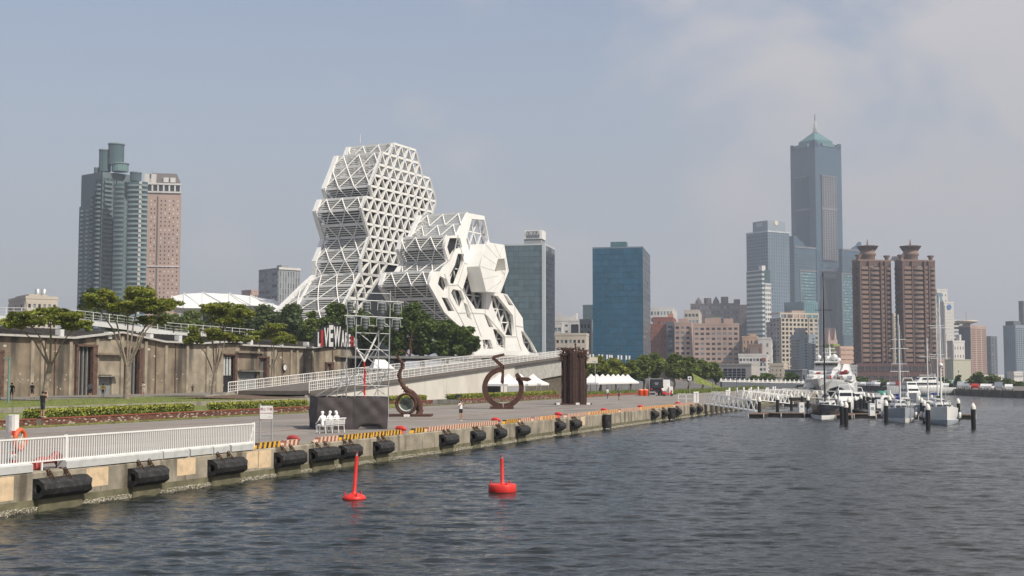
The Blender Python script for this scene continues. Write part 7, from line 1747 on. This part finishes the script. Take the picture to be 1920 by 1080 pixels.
B_ = sailboat(1697, 793, 9.2, 3.0, 1.25, 'grey and white sailing boat with two close white masts and blue sail cover', greyh, [(-.9,10.2,wm_,.085)], -.18, canvas, stripe=whiteh)
B2 = sailboat(1700, 778, 9.0, 2.9, 1.2, 'sailing boat hidden behind the grey and white one, with taller white mast', whiteh, [(-.4,12.6,wm_,.09)], -.1, canvas)
C_ = sailboat(1776, 797, 10.4, 3.3, 1.45, 'white and grey sailing boat with very tall mast and radar ball at the right', whiteh, [(-.3,12.9,wm_,.10)], -.22, mat('green_cover', (.03,.10,.06), .8), stripe=greyh)
mb = MB(); mb.lathe([(.05,-.18),(.22,-.1),(.24,.05),(.1,.2)], (0,-.55,5.9), 12); mb.build('radar_ball', whiteh, C_)
C2 = sailboat(1757, 782, 9.4, 2.9, 1.2, 'dark sailing boat between the pontoon and the tall masted white one', greyh, [(-.2,9.4,wm_,.085)], -.1, mat('teal_cover', (.05,.16,.20), .8))
C3 = sailboat(1776, 777, 10, 3, 1.3, 'sailing boat berthed behind the radar ball boat with a second tall mast', whiteh, [(-.2,15.2,wm_,.09)], -.1, canvas)
def motorboat(px, py, L_, bm, fb, lab, rz, decks, hm=None, arch=False, cat='motorboat', name='motorboat'):
    c = atz(px, py, 0); t = thing(name, lab, cat, (c.x-math.sin(rz)*L_/2, c.y+math.cos(rz)*L_/2, 0), rz)
    mb = MB(); hull(mb, L_, bm, fb, stern=.95); recalc(mb.build('hull', hm or whiteh, t))
    z = fb
    for k, (y0, y1, w_, h) in enumerate(decks):
        y0, y1, w2 = y0*L_, y1*L_, w_*bm/2
        mb = MB(); mb.add([(-w2*.8,y0-.5*h,z),(w2*.8,y0-.5*h,z),(w2,y1,z),(-w2,y1,z),(-w2*.7,y0+.3*h,z+h),(w2*.7,y0+.3*h,z+h),(w2*.9,y1,z+h),(-w2*.9,y1,z+h)], [(0,1,5,4),(1,2,6,5),(2,3,7,6),(3,0,4,7),(4,5,6,7)]); mb.build('deckhouse', whiteh, t)
        mb = MB(); zc_ = z+h*.62; yy = y0-.5*h+.8*h*.62; mb.obox((0,yy-.05,zc_), (w2*.62,0,0), (0,.05,.02), (0,.05*h,.16*h)); mb.build('windscreen', tint, t)
        for s_ in (-1,1): mb = MB(); mb.obox((s_*w2*.935,(y0+y1)/2+.2,zc_), (.05,0,0), (0,(y1-y0)*.36,0), (0,0,.16*h)); mb.build('side_window', tint, t)
        z += h
    mb = MB(); mb.tube([(-bm*.3,L_*.2,z-.1),(-bm*.22,L_*.22,z+.7),(bm*.22,L_*.22,z+.7),(bm*.3,L_*.2,z-.1)], .07, 6); mb.build('radar_arch', whiteh, t)
    mb = MB(); mb.tube([(-bm*.2,-L_*.42,fb*1.1),(-bm*.42,-L_*.1,fb+.7),(-bm*.46,L_*.3,fb+.6)], .025, 4); mb.tube([(bm*.2,-L_*.42,fb*1.1),(bm*.42,-L_*.1,fb+.7),(bm*.46,L_*.3,fb+.6)], .025, 4); mb.build('hand_rail', steel, t)
    return t
motorboat(1719, 752, 9, 3.6, 1.3, 'white flybridge motorboat facing us behind the row of piles', -.05, [(-.25,.3,.85,1.3),(-.12,.25,.7,1.1)])
motorboat(1650, 770, 7, 2.6, .9, 'small white runabout left of the grey sided sailing boat', -1.0, [(-.1,.25,.7,.9)])
motorboat(1622, 768, 6, 2.4, .8, 'small runabout with a white canopy behind the pontoon', -1.1, [(-.1,.3,.75,1.2)], hm=navyh)
motorboat(1606, 764, 7.5, 2.8, 1.0, 'dark boat with white cabin arch beside the patrol ship', -.3, [(-.05,.35,.85,1.3)], hm=navyh)
motorboat(1588, 770, 8, 3, 1.1, 'white cabin cruiser with black open back moored by the timber finger', -.2, [(-.2,.35,.85,1.7)])
q = atz(1623, 777, 0); t = thing('dinghy', 'dark inflatable dinghy in front of the pontoon pedestal', 'dinghy', q, .3)
mb = MB(); mb.tube([(1.3,-.7,.35),(-.6,-.7,.35),(-1.4,-.35,.42),(-1.6,0,.45),(-1.4,.35,.42),(-.6,.7,.35),(1.3,.7,.35)], .28, 10); mb.build('tube', pilem, t); mb = MB(); mb.box(-1.2,1.2,-.5,.5,.1,.2); mb.build('floor', greyh, t); mb = MB(); mb.box(1.1,1.4,-.25,.25,.2,.95); mb.build('outboard', pilem, t)
motorboat(1663, 740.5, 18, 5, 1.9, 'long white yacht moored against the far quay', R(-78), [(-.18,.32,.7,1.5),(-.02,.25,.5,1.2)], name='yacht', cat='yacht')
pinkb = mat('pink_boat', (.6,.10,.14), .4); redb = mat('dark_red_boat', (.35,.03,.04), .4); grnb = mat('mint_boat', (.15,.6,.42), .4)
def speedboat(px, py, m, lab, rz, L_=5.5):
    c = atz(px, py, 0); t = thing('speedboat', lab, 'speedboat', (c.x, c.y, 0), rz); mb = MB(); hull(mb, L_, 1.9, .7, stern=.9); recalc(mb.build('hull', m, t)); mb = MB(); mb.obox((0,0,.85),(.6,0,0),(0,.5,.1),(0,.05,.15)); mb.build('windscreen', tint, t)
    for y in (.3,1.2): mb = MB(); mb.tube([(.2,y,.7),(.2,y,1.3)], [.2,.12], 8); mb.lathe([(.02,-.12),(.11,0),(.02,.12)], (.2,y,1.42), 8); mb.build('passenger', m, t)
speedboat(1822, 741, pinkb, 'pink speedboat crossing the basin with a white wake', R(-85)); speedboat(1737, 736, redb, 'dark red speedboat near the far quay', R(-80), 6); speedboat(1666, 738.5, grnb, 'mint green small boat below the long yacht', R(-85), 6)
c = atz(1822, 741, 0); mb = MB()
for k in range(60): x = c.x+2.5+k*.18+rnd.uniform(-.1,.1); y = c.y+rnd.uniform(-.9,.9); r = rnd.uniform(.15,.35); mb.add([(x-r,y-r,.03),(x+r,y-r,.03),(x+r*.5,y+r,.10),(x-r,y+r,.05),(x,y,.18)], [(0,1,4),(1,2,4),(2,3,4),(3,0,4)])
o = mb.build('wake_foam', whitecl); o['kind'] = 'stuff'; tag(o, 'white churned wake behind the pink speedboat', 'wake')
# patrol catamaran, bow on
def patrol():
    y = 292.0; s_ = y/FPX; c = aty(1553, 744, y); t = thing('patrol_ship', 'white catamaran patrol ship moored bow on, with bridge windows and radar mast', 'ship', (c.x, y, 0), -.29)
    X = lambda px: (px-1553)*s_; Z = lambda py: CAMZ+(HY-py)*s_
    ft = 26
    def loft(secs, nm, m):                       # sections: (y, polygon[(x,z)])
        mb = MB(); n = len(secs[0][1]); vs = [(x, yy, z) for yy, P_ in secs for x, z in P_]; fs = [tuple(range(n))[::-1], tuple(range(len(vs)-n, len(vs)))]
        for i in range(len(secs)-1):
            for k in range(n): fs.append((i*n+k, i*n+(k+1)%n, (i+1)*n+(k+1)%n, (i+1)*n+k))
        mb.add(vs, fs, None, False); recalc(mb.build(nm, m, t))
    # port and starboard hulls with arched tunnel between them
    for sx, pxo, pxi in ((-1, 1506, 1528), (1, 1600, 1575)):
        xo, xi = X(pxo), X(pxi); mid = (xo+xi)/2
        loft([(-1,[(mid-.25,-.3),(mid+.25,-.3),(mid+.3,2.2),(mid-.3,2.2)]), (3,[(min(xo,xi)+.6,-.4),(max(xo,xi)-.5,-.4),(max(xo,xi),3.2),(min(xo,xi),3.2)]), (ft,[(min(xo,xi),-.5),(max(xo,xi),-.5),(max(xo,xi),3.6),(min(xo,xi),3.6)])], 'hull', whiteh)
    arch = lambda k: [(X(1506),1.0),(X(1508),2.6),(X(1516),3.4),(X(1540),3.9),(X(1545),4.1),(X(1560),3.9),(X(1590),3.3),(X(1602),2.0),(X(1602),.6),(X(1592),.7),(X(1583),1.9),(X(1572),2.5),(X(1558),2.0),(X(1547),1.0),(X(1541),.4),(X(1536),1.0),(X(1528),2.3),(X(1518),1.9)]
    loft([(-2.2,[(x*.96, z) for x, z in arch(0)]), (5, arch(0))], 'tunnel_arch', whiteh)
    loft([(-7.5,[(X(1541)-.1,2.6),(X(1541)+.1,2.6),(X(1541)+.35,4.2),(X(1541)-.35,4.2)]), (-2.2,[(X(1538),.5),(X(1545),.5),(X(1562),4.0),(X(1520),4.0)]), (4,[(X(1530),.9),(X(1556),.9),(X(1590),4.0),(X(1508),4.0)])], 'bow', mat('ship_grey_bow', (.50,.50,.49), .35))
    mb = MB(); mb.box(X(1508),X(1598),5,ft,1.2,4.0); mb.build('main_deck_block', whiteh, t)
    mb = MB(); mb.box(X(1528),X(1578),1,4.9,-.2,1.6); mb.build('tunnel_shade_block', mat('tunnel_shade_grey', (.05,.055,.06), .6), t)  # dark block between the hulls, the tunnel's shade put into its colour
    def dk(p0, p1, y0, y1, a, b, nm, m=whiteh, slope=1.2):
        mb = MB(); mb.add([(X(p0),a,Z(y1)),(X(p1),a,Z(y1)),(X(p1),b,Z(y1)),(X(p0),b,Z(y1)),(X(p0)+.3,a+slope,Z(y0)),(X(p1)-.3,a+slope,Z(y0)),(X(p1)-.3,b,Z(y0)),(X(p0)+.3,b,Z(y0))], [(0,1,5,4),(1,2,6,5),(2,3,7,6),(3,0,4,7),(4,5,6,7)]); mb.build(nm, m, t)
    dk(1511,1598,702,715,3,ft,'lower_superstructure'); dk(1518,1592,693,702,5,ft-3,'upper_superstructure'); dk(1524,1572,678,693,6,18,'bridge'); dk(1576,1590,682,694,10,20,'side_funnel')
    mb = MB(); n = 9
    for k in range(n):
        x0, x1 = X(1527.5+k*4.7), X(1531.4+k*4.7); mb = MB(); mb.box(x0,x1,6.25,7.2,Z(684.6),Z(681.6)); mb.build('bridge_window', tint, t)
    dk(1525,1571,677.2,679.2,5.2,18,'bridge_roof', slope=.1)
    for k, (px, w_, yt) in enumerate(((1553,3.2,658),(1553,2.2,648),(1553,1.1,643))):
        mb = MB(); mb.lathe([(w_*s_*1.2,0),(w_*s_*.7,Z(yt)-Z(678))], (X(px),10,Z(678)), 8); mb.build('mast', whiteh, t)
    for py, w_ in ((653,10),(660,13),(667,10)):
        mb = MB(); mb.beam((X(1553-w_),10,Z(py)),(X(1553+w_),10,Z(py)+.15),.22); mb.build('yardarm', whiteh, t)
    mb = MB()
    for px in (1541,1546): mb.beam((X(px),9,Z(678)),(X(px)+.5,9,Z(652)),.13)
    for k in range(5): mb.beam((X(1541)+.1*k,9,Z(675-k*4)),(X(1546)+.1*k,9,Z(671-k*4)),.09)
    mb.build('lattice_mast', whiteh, t)
    for px, py, r in ((1533,669,.6),(1562,669,.8),(1549,670,.5),(1570,674,.55)):
        mb = MB(); mb.tube([(X(px),9.5,Z(678)),(X(px),9.5,Z(py)-.2)], .15, 6); mb.lathe([(.05,-r),(r*.75,-r*.6),(r,0),(r*.75,r*.6),(.05,r)], (X(px),9.5,Z(py)), 12); mb.build('radar_dome', whiteh, t)
    mb = MB(); rr = random.Random(2)
    for k in range(34):
        px, py = rr.uniform(1514,1592), rr.choice((697,699,704,708,711)); x = X(px); z = Z(py); w_ = rr.uniform(.2,.6); yy = 2.9 if py > 702 else 4.8; mb.box(x-w_,x+w_,yy-rr.uniform(.1,.9),yy+1.8,z-.2,z+rr.uniform(.1,.45), rr.choice((whiteh,whiteh,greyh,dredp)))
    mb.build('deck_gear', None, t)['kind'] = 'stuff'
    mb = MB(); mb.beam((X(1563),2.5,Z(712)),(X(1576),2.5,Z(693)),.2); mb.build('crane_jib', greyh, t)
    mb = MB()
    for a, b in (((1512,716),(1541,706)),((1541,706),(1596,716))):
        mb.beam((X(a[0]),1,Z(a[1])+.9),(X(b[0]),-4 if b[0] == 1541 else 1,Z(b[1])+.3),.06)
        for k in range(9): f = k/8; p = Vector((X(a[0]),1,Z(a[1]))).lerp(Vector((X(b[0]),1,Z(b[1]))),f); mb.beam(p-Vector((0,0,.3)),p+Vector((0,0,.8)),.05)
    mb.build('bow_rail', white, t)
    for a, b in (((1530,722),(1492,730)),((1532,724),(1486,731)),((1528,726),(1478,728))):
        mb = MB(); p, q = Vector((X(a[0]),-1,Z(a[1]))), Vector((-15.5-(b[0]-1478)*.12, -9, QZ+.2)); mb.tube([p, (p+q)/2-Vector((0,0,.7)), q], .045, 5); mb.build('mooring_line', mat('pale_line', (.5,.5,.46), .9), t)
patrol()
# cars along the far quay
def car(loc, rz, m, lab, van=False):
    t = thing('parked_car', lab, 'car', loc, rz, 'cars parked on the far quay')
    L_, W_ = 4.4, 1.75; h1, h2 = (.95, 1.45) if not van else (1.1, 1.95)
    side = [(-L_/2,.35),(L_/2,.35),(L_/2,.75),(L_/2-.25,h1*.92),(1.0 if not van else 1.5,h1),(.45 if not van else 1.15,h2),(-1.35 if not van else -2.0,h2),(-1.95 if not van else -2.15,h1),(-L_/2,h1*.95)]
    mb = MB(); mb.prism([(x,-W_/2,z) for x, z in side], (0,W_,0)); recalc(mb.build('body', m, t))
    for s_ in (-1,1): mb = MB(); yy = s_*(W_/2+.01); mb.prism([(.85 if not van else 1.35,yy-.01,h1+.02),(.42 if not van else 1.1,yy-.01,h2-.08),(-1.28 if not van else -1.9,yy-.01,h2-.08),(-1.75 if not van else -2,yy-.01,h1+.02)], (0,.02,0)); mb.build('side_window', tint, t)
    for x in (-1.35,1.35):
        for s_ in (-1,1): mb = MB(); mb.tube([(x,s_*W_/2-.1*s_,.32),(x,s_*W_/2+.02*s_,.32)], .32, 12); mb.build('wheel', rubber, t)
    return t
carm = [mat('car_white', (.7,.7,.7), .25, .02), mat('car_silver', (.4,.42,.44), .25, .02, metal=.4), mat('car_black', (.02,.02,.02), .2, .02), mat('car_red', (.4,.04,.03), .3, .02)]
cn = ['white','silver','black','red']; car_rel = ['behind the far masts','near the green roofed shed','before the dark right hand trees','by the far lamp posts','near the right edge','below the brown podium']
ord24 = ordn+['nineteenth','twentieth','twenty-first','twenty-second','twenty-third','last']
k = 0
fa, fb_ = Vector((113.5,425,QZ)), Vector((116,310,QZ))
for i in range(24):
    p = fa.lerp(fb_, i/23)+Vector((3.2+(i % 3)*.4, 0, 0)); ci = [0,1,0,0,2,0,1,3,0,0,1,0][i % 12]; px = 960+FPX*p.x/p.y
    wh = 'below the brown podium' if px < 1690 else 'between the masts' if px < 1780 else 'by the green shed' if px < 1822 else 'under the dark trees' if px < 1885 else 'near the right edge'
    car(p, R(62)+rnd.uniform(-.1,.1), carm[ci], f'{cn[ci]} {"van" if i % 5 == 2 else "car"} {wh}, {ord24[i]} from left on the far quay', van=i % 5 == 2)
for i in range(10):
    p = Vector((90+i*3.0, 436, QZ))
    if i % 2: car(p, R(90), carm[[0,1,2,0,1][i % 5]], f'{cn[[0,1,2,0,1][i % 5]]} car at the closed end of the basin, {ordn[i//2]} from the left')
# ---------------------------------------------------------------- trees
nr = np.random.RandomState(11)
def leafmat(n, c, c2):
    m = mat('leaf_'+n, c, .6, .4, .5, stain=c2, stain_scale=.45, stain_amt=.8); t = m.node_tree; b = t.nodes['Principled BSDF']
    tr = t.nodes.new('ShaderNodeBsdfTranslucent'); mx = t.nodes.new('ShaderNodeMixShader'); mx.inputs[0].default_value = .38
    t.links.new(b.inputs['Base Color'].links[0].from_socket, tr.inputs[0]); t.links.new(b.outputs[0], mx.inputs[1]); t.links.new(tr.outputs[0], mx.inputs[2])
    t.links.new(mx.outputs[0], [n_ for n_ in t.nodes if n_.type == 'OUTPUT_MATERIAL'][0].inputs[0]); return m
lf_u = leafmat('umbrella', (.22,.25,.035), (.31,.32,.05)); lf_d = leafmat('dark', (.10,.15,.03), (.16,.21,.04)); lf_m = leafmat('mid', (.14,.19,.036), (.22,.25,.05)); lf_b = leafmat('bluish', (.11,.15,.055), (.15,.19,.06))
bark = mat('pale_bark', (.27,.225,.175), .9, .25, 3, .4, 10, stain=(.15,.12,.09), stain_scale=2.5, stain_amt=.6); barkd = mat('dark_bark', (.09,.065,.05), .9, .3, 3)
def leaves(clumps, n, size, m, parent, flat=.5, name='crown'):
    """clumps: (x,y,z,rx,ry,rz); n leaf quads spread through them, denser at the shell"""
    cl_ = np.array(clumps, float); vol = (cl_[:,3]*cl_[:,4]*cl_[:,5])**.7; p = vol/vol.sum(); idx = nr.choice(len(cl_), n, p=p)
    d = nr.normal(size=(n,3)); d /= np.linalg.norm(d, axis=1)[:,None]; r = nr.random(n)**.38; r = r*(.92+.16*nr.random(n))
    c = cl_[idx,:3]+d*cl_[idx,3:]*r[:,None]
    a = nr.normal(size=(n,3)); a[:,2] *= flat; a /= np.linalg.norm(a, axis=1)[:,None]; b = np.cross(a, nr.normal(size=(n,3))); b /= np.linalg.norm(b, axis=1)[:,None]
    s = size*(.6+.8*nr.random(n))[:,None]
    v = np.stack([c-a*s, c+b*s*.55, c+a*s, c-b*s*.55], 1).reshape(-1,3)
    me = bpy.data.meshes.new(name); me.vertices.add(4*n); me.vertices.foreach_set('co', v.ravel()); me.loops.add(4*n); me.loops.foreach_set('vertex_index', np.arange(4*n)); me.polygons.add(n); me.polygons.foreach_set('loop_start', np.arange(0,4*n,4)); me.polygons.foreach_set('loop_total', np.full(n,4)); me.update(); me.validate()
    me.materials.append(m); o = bpy.data.objects.new(name, me); C.objects.link(o); o.parent = parent; return o
def limb(root, pts, r0, r1, m, nm='limb'):
    n = len(pts); mb = MB(); mb.tube(pts, [r0+(r1-r0)*i/(n-1) for i in range(n)], 7); mb.build(nm, m, root)
def umbrella_tree(px, pyb, t_, clumps_px, lab, n=5200, tr=.22, fork=.45, lean=0, zb=2.1):
    """clumps given in picture columns/rows at the tree's own distance"""
    b0 = W(s_px(px, t_), t_, zb); d = b0.y; root = thing('tree', lab, 'tree', b0, 0, 'umbrella shaped trees before the warehouses'); s_ = d/FPX
    Q = [((cx-px)*s_, nr.uniform(-2,2), (CAMZ+(HY-cy)*s_)-zb, rx*s_, rx*s_*.9, ry*s_) for cx, cy, rx, ry in clumps_px]
    zt = min(q[2] for q in Q); zf = zt*fork
    mb = MB(); mb.tube([(0,0,-.3),(lean*.3,0,zf*.5),(lean,0,zf)], [tr*1.25,tr,tr*.85], 9); mb.build('trunk', bark, root)
    for q in Q:
        m_ = Vector((lean+(q[0]-lean)*.45, q[1]*.4, zf+(q[2]-zf)*.62)); e = Vector((q[0]*.95, q[1], q[2]+q[5]*.1)); limb(root, [(lean,0,zf*.92), tuple(m_), tuple(e)], tr*.40, tr*.10, bark)
        for k in range(4):
            a = nr.uniform(0,6.28); f = e+Vector((math.cos(a)*q[3]*.7, math.sin(a)*q[4]*.7, nr.uniform(-.2,.5)*q[5])); limb(root, [tuple(m_.lerp(e,.6)), tuple((m_.lerp(e,.6)+f)/2+Vector((0,0,.2))), tuple(f)], tr*.16, tr*.05, bark, 'twig')
    sub = []
    for q in Q:
        for k in range(20):
            a, r = nr.uniform(0,6.28), nr.uniform(.15,1.0)**.6; rr_ = nr.uniform(.18,.42)*q[3]
            sub.append((q[0]+math.cos(a)*r*q[3]*.85, q[1]+math.sin(a)*r*q[4]*.85, q[2]+nr.uniform(-.55,.55)*q[5]+(1-r)*q[5]*.5, rr_, rr_, q[5]*nr.uniform(.22,.4)))
    leaves(sub, int(n*1.25), .175, lf_u, root, .35)
umbrella_tree(88, 745, 55, [(62,604,46,17),(110,600,52,19),(150,612,34,11),(90,586,36,10),(30,612,18,7)], 'umbrella shaped tree nearest the left edge with leaning trunk', 9000, .28, .50, .5)
umbrella_tree(242, 745, 55, [(200,560,36,18),(262,556,46,19),(300,572,36,14),(238,578,50,16),(320,580,20,9),(275,600,34,9),(180,574,16,8)], 'tallest umbrella shaped tree in front of the middle warehouse', 11000, .33, .42)
umbrella_tree(402, 745, 53, [(425,582,42,16),(392,580,26,11),(402,628,40,16),(450,590,26,12),(372,640,18,9),(436,634,22,12),(425,604,36,9)], 'two tiered umbrella tree left of the ramp start', 8500, .25, .42, .2)
umbrella_tree(512, 730, 60, [(505,628,40,13),(540,640,26,9),(476,636,20,8),(520,616,26,8)], 'small umbrella tree behind the ramp start', 5200, .2, .5)
def big_tree(px, d, yt, yb, wpx, lab, lm, n, grp, size=.42, trunkpx=None, zb=QZ, seed=0, trunk=True):
    c = aty(px, 700, d); root = thing('tree', lab, 'tree', (c.x, d, zb), 0, grp); s_ = d/FPX
    z1 = CAMZ+(HY-yt)*s_-zb; z0 = CAMZ+(HY-yb)*s_-zb; rw = wpx*s_/2; cl_ = []
    rs = np.random.RandomState(int(px)+seed); k = 15
    for i in range(k):
        g = rs.random(); a = rs.uniform(0,6.28); env = math.sin(math.pi*(.15+.8*g))**.7; rr_ = rs.uniform(.26,.42)*rw*(.7+.4*env)
        R_ = rs.random()**.5*max(.05, rw*env-rr_*.75); z = z0+(z1-z0)*(.12+.78*g); cl_.append((math.cos(a)*R_, math.sin(a)*R_*.8, min(z, z1-rr_*.75), rr_, rr_, min(rr_*.8, (z1-z0)*.28)))
    cl_.append((0,0,(z0+z1)/2,rw*.55,rw*.5,(z1-z0)*.35)); cl_.append((rs.uniform(-.3,.3)*rw,0,z1-rw*.22,rw*.3,rw*.3,rw*.2))
    if trunk:
        mb = MB(); mb.tube([(0,0,-.2),(.1*rw,0,z0*.6),(0,0,(z0+z1)/2)], [rw*.06+.1, rw*.05+.06, .06], 8); mb.build('trunk', barkd, root)
        for q in cl_[:5]: limb(root, [(0,0,z0*.7+.3), (q[0]*.5,q[1]*.5,(z0*.7+q[2])/2+.5), q[:3]], rw*.03+.05, .03, barkd)
    leaves(cl_, n, size, lm, root)
    return root
G1 = 'dense trees behind the warehouses'
for a in ((168,275,539,625,66,'dark dense tree at the far left of those behind the warehouses',lf_d,4200),(215,285,560,625,70,'dense tree filling the gap left of the tallest umbrella tree',lf_d,4200),(308,290,576,645,84,'low dense tree right of the tallest umbrella tree',lf_m,3200),(355,280,580,650,84,'bushy tree under the white shell roof',lf_m,3600),
          (405,262,568,655,84,'dark tree behind the two tiered umbrella tree',lf_d,3800),(452,258,572,658,88,'mid green tree below the shell roof edge',lf_m,4200),(500,255,569,655,92,'bluish green feathery tree before the lattice tower foot',lf_b,4200),(545,250,570,655,90,'bluish green tree left of the live house sign',lf_b,4200),(588,246,582,658,66,'olive tree directly left of the live house sign',lf_m,3400),
          (634,238,566,652,84,'tall dark tree behind the live house sign',lf_d,7000),(690,236,575,672,78,'dark tree directly behind the lighting scaffold',lf_d,5600),(742,232,566,672,84,'dark tree just right of the lighting scaffold',lf_d,6000),(790,232,566,672,88,'largest dark tree in front of the honeycomb tower',lf_d,6600),(836,232,600,670,84,'dark tree stepping down toward the honeycomb tower',lf_d,5600),(872,230,612,668,62,'rightmost dark tree under the honeycomb tower',lf_d,4600)):
    big_tree(*a[:7], a[7], G1, .40)
G2 = 'park trees along the quay right of the column'
rowt = [(1098,250,672,722,52),(1124,240,668,718,58),(1152,235,672,718,56),(1180,240,674,718,54),(1205,262,666,716,58),(1232,268,662,714,60),(1262,275,664,716,62),(1290,282,668,716,58),(1316,292,674,718,52),(1340,305,680,718,46)]
wh = ['hugging the rusty column','above the left white tents','above the middle white tents','above the right white tents','before the deep blue tower base','behind the orange tubs','behind the truck','before the narrow pink block','before the wide pink block','rightmost, next to the grey hall']
for (px, d, yt, yb, w_), l in zip(rowt, wh): big_tree(px, d+48, yt, yb-3, w_, f'leafy green park tree {l}', lf_m if px % 2 else lf_u if px in (1124,1152) else lf_m, 3600, G2, .42)
for px, d, yt, yb, w_, l in ((1440,400,700,716,40,'low dark tree left of the container shed'),(1482,395,698,718,36,'low dark tree before the container shed'),(1412,410,704,716,26,'small tree right of the grey hall')):
    big_tree(px, d, yt, yb, w_, l, lf_d, 900, 'small trees near the gangways', .5)
for px, d, yt, yb, w_, l in ((1612,470,706,724,56,'dark tree left under the brown podium'),(1650,475,710,726,44,'low tree under the left brown tower'),(1705,470,712,728,40,'low tree under the right brown tower'),(1765,465,708,728,40,'small dark tree left of the beige building'),(1796,440,704,728,16,'small palm like tree before the green roofed shed'),(1835,455,698,728,44,'round dark tree right of the beige building'),(1862,450,702,730,44,'dark tree among those at the right shore'),(1888,445,710,730,42,'lower dark tree near the right edge'),(1912,440,716,732,30,'last small tree at the right edge')):
    big_tree(px, d, yt, yb, w_, l, lf_d if px != 1862 else lf_m, 1500, 'trees along the far shore', .55)
# bare twigs at left of the dense tree
# green mound, lamp posts, banners
gm_ = thing('grass_mound', 'smooth green lawn mound behind the gangways', 'mound', aty(1330, 720, 290)*1.0); gm_.location.z = QZ
mb = MB(); n = 16; vs = []
for i in range(n+1):
    for j in range(6):
        f, g = i/n, j/5; x = aty(1300, 700, 290).x+(aty(1372, 700, 290).x-aty(1300, 700, 290).x)*f; h = 4.2*max(0, 1-f)**1.1; vs.append((x, 288+g*10, QZ+h*math.sin(math.pi*min(1, g+.25)*.6)+.02))
mb.add(vs, [(i*6+j, i*6+6+j, i*6+7+j, i*6+j+1) for i in range(n) for j in range(5)]); mb.build('lawn', grass_m, gm_, world=True)
lampm = mat('teal_post', (.16,.24,.22), .6, .1, 2)
def lamp_post(px, yb, yt, d, lab, m, r=.09, head=True, zb=QZ):
    c = aty(px, 700, d); h = CAMZ+(HY-yt)*d/FPX-zb; t = thing('lamp_post', lab, 'lamp post', (c.x, d, zb)); mb = MB(); mb.tube([(0,0,0),(0,0,h)], [r, r*.7], 8); mb.build('pole', m, t)
    if head: mb = MB(); mb.box(-.5,.1,-.12,.12,h-.05,h+.08); mb.build('lamp_head', m, t)
    mb = MB(); mb.lathe([(r*2,0),(r*2,.12),(r*1.2,.3)], n=8); mb.build('base', m, t)
lamp_post(17, 765, 672, 118, 'teal lamp post at the far left in front of the warehouse', lampm, .13, zb=1.9)
for px, yt, d, l in ((1116,678,215,'thin pale lamp post before the left park trees'),(1204,716,222,'thin pole just left of the orange tubs'),(1381,712,200,'thin dark lamp post beyond the second gate'),(1336,715,250,'short dark post on the lawn edge')): lamp_post(px, 0, yt, d, l, greyh if px < 1300 else dgreyw, .06)
for i, px in enumerate((1105,1111,1122,1128,1137,1142,1146,1158,1164,1173,1179)):
    d = 300+i; c = aty(px, 700, d); h = CAMZ+(HY-(664+i*.3))*d/FPX-QZ; t = thing('banner_pole', f'white banner showing above the park trees, {ordn[i]} from the left', 'banner', (c.x, d, QZ), 0, 'white banners above the park trees')
    mb = MB(); mb.tube([(0,0,0),(0,0,h)], .06, 6); mb.build('pole', steel, t); mb = MB(); mb.box(.03,.38,-.03,.03,h-1.0,h); mb.build('banner', whitecl, t)
# small blue sign, white bollards by the shrub bed
c = aty(1293, 715, 235); t = thing('traffic_sign', 'small square sign with blue disc behind the first gate', 'sign', (c.x, 235, QZ)); h = CAMZ+(HY-710)*235/FPX-QZ
mb = MB(); mb.tube([(0,0,0),(0,0,h)], .05, 6); mb.build('post', steel, t); mb = MB(); mb.box(-.33,.33,-.08,-.05,h-.3,h+.4); mb.build('board', white, t); mb = MB(); mb.lathe([(.2,0),(.2,.02)], (0,0,0), 14); o = mb.build('disc', mat('sign_blue', (.03,.06,.2), .5), t); o.rotation_euler = (R(90),0,0); o.location = (0,-.08,h+.05)
for i, px in enumerate((1367,1381,1394,1408,1421,1449,1453)):
    d = 262+i*6; c = aty(px, 700, d); t = thing('bollard', f'small white bollard past the lawn, {ordn[i]} from the left', 'bollard', (c.x, d, QZ), 0, 'small white bollards beyond the lawn'); mb = MB(); mb.lathe([(.2,0),(.2,.9),(.14,1.0)], n=8); mb.build('body', whitecl, t)
# low white railed bridge beyond
t = thing('low_bridge', 'low dark bridge with white finned parapet behind the gangways', 'bridge', aty(1430, 715, 330)); mb = MB(); a, b = aty(1352, 715, 330), aty(1506, 718, 345)
mb.obox((a+b)/2-Vector((0,0,.9)), (b-a)/2, (0,1.5,0), (0,0,.7)); mb.build('deck', dgreyw, t, world=True)
mb = MB(); mb.beam(a, b, .18); mb.beam(a+Vector((0,0,.35)), b+Vector((0,0,.35)), .12); mb.build('rail', white, t, world=True)
for i in range(19): p = a.lerp(b, i/18); mb = MB(); mb.prism([p+Vector((-.4,0,0)), p+Vector((.4,0,0)), p+Vector((.05,0,.9)), p+Vector((-.05,0,.9))], (0,.15,0)); mb.build('fin', white, t, world=True)
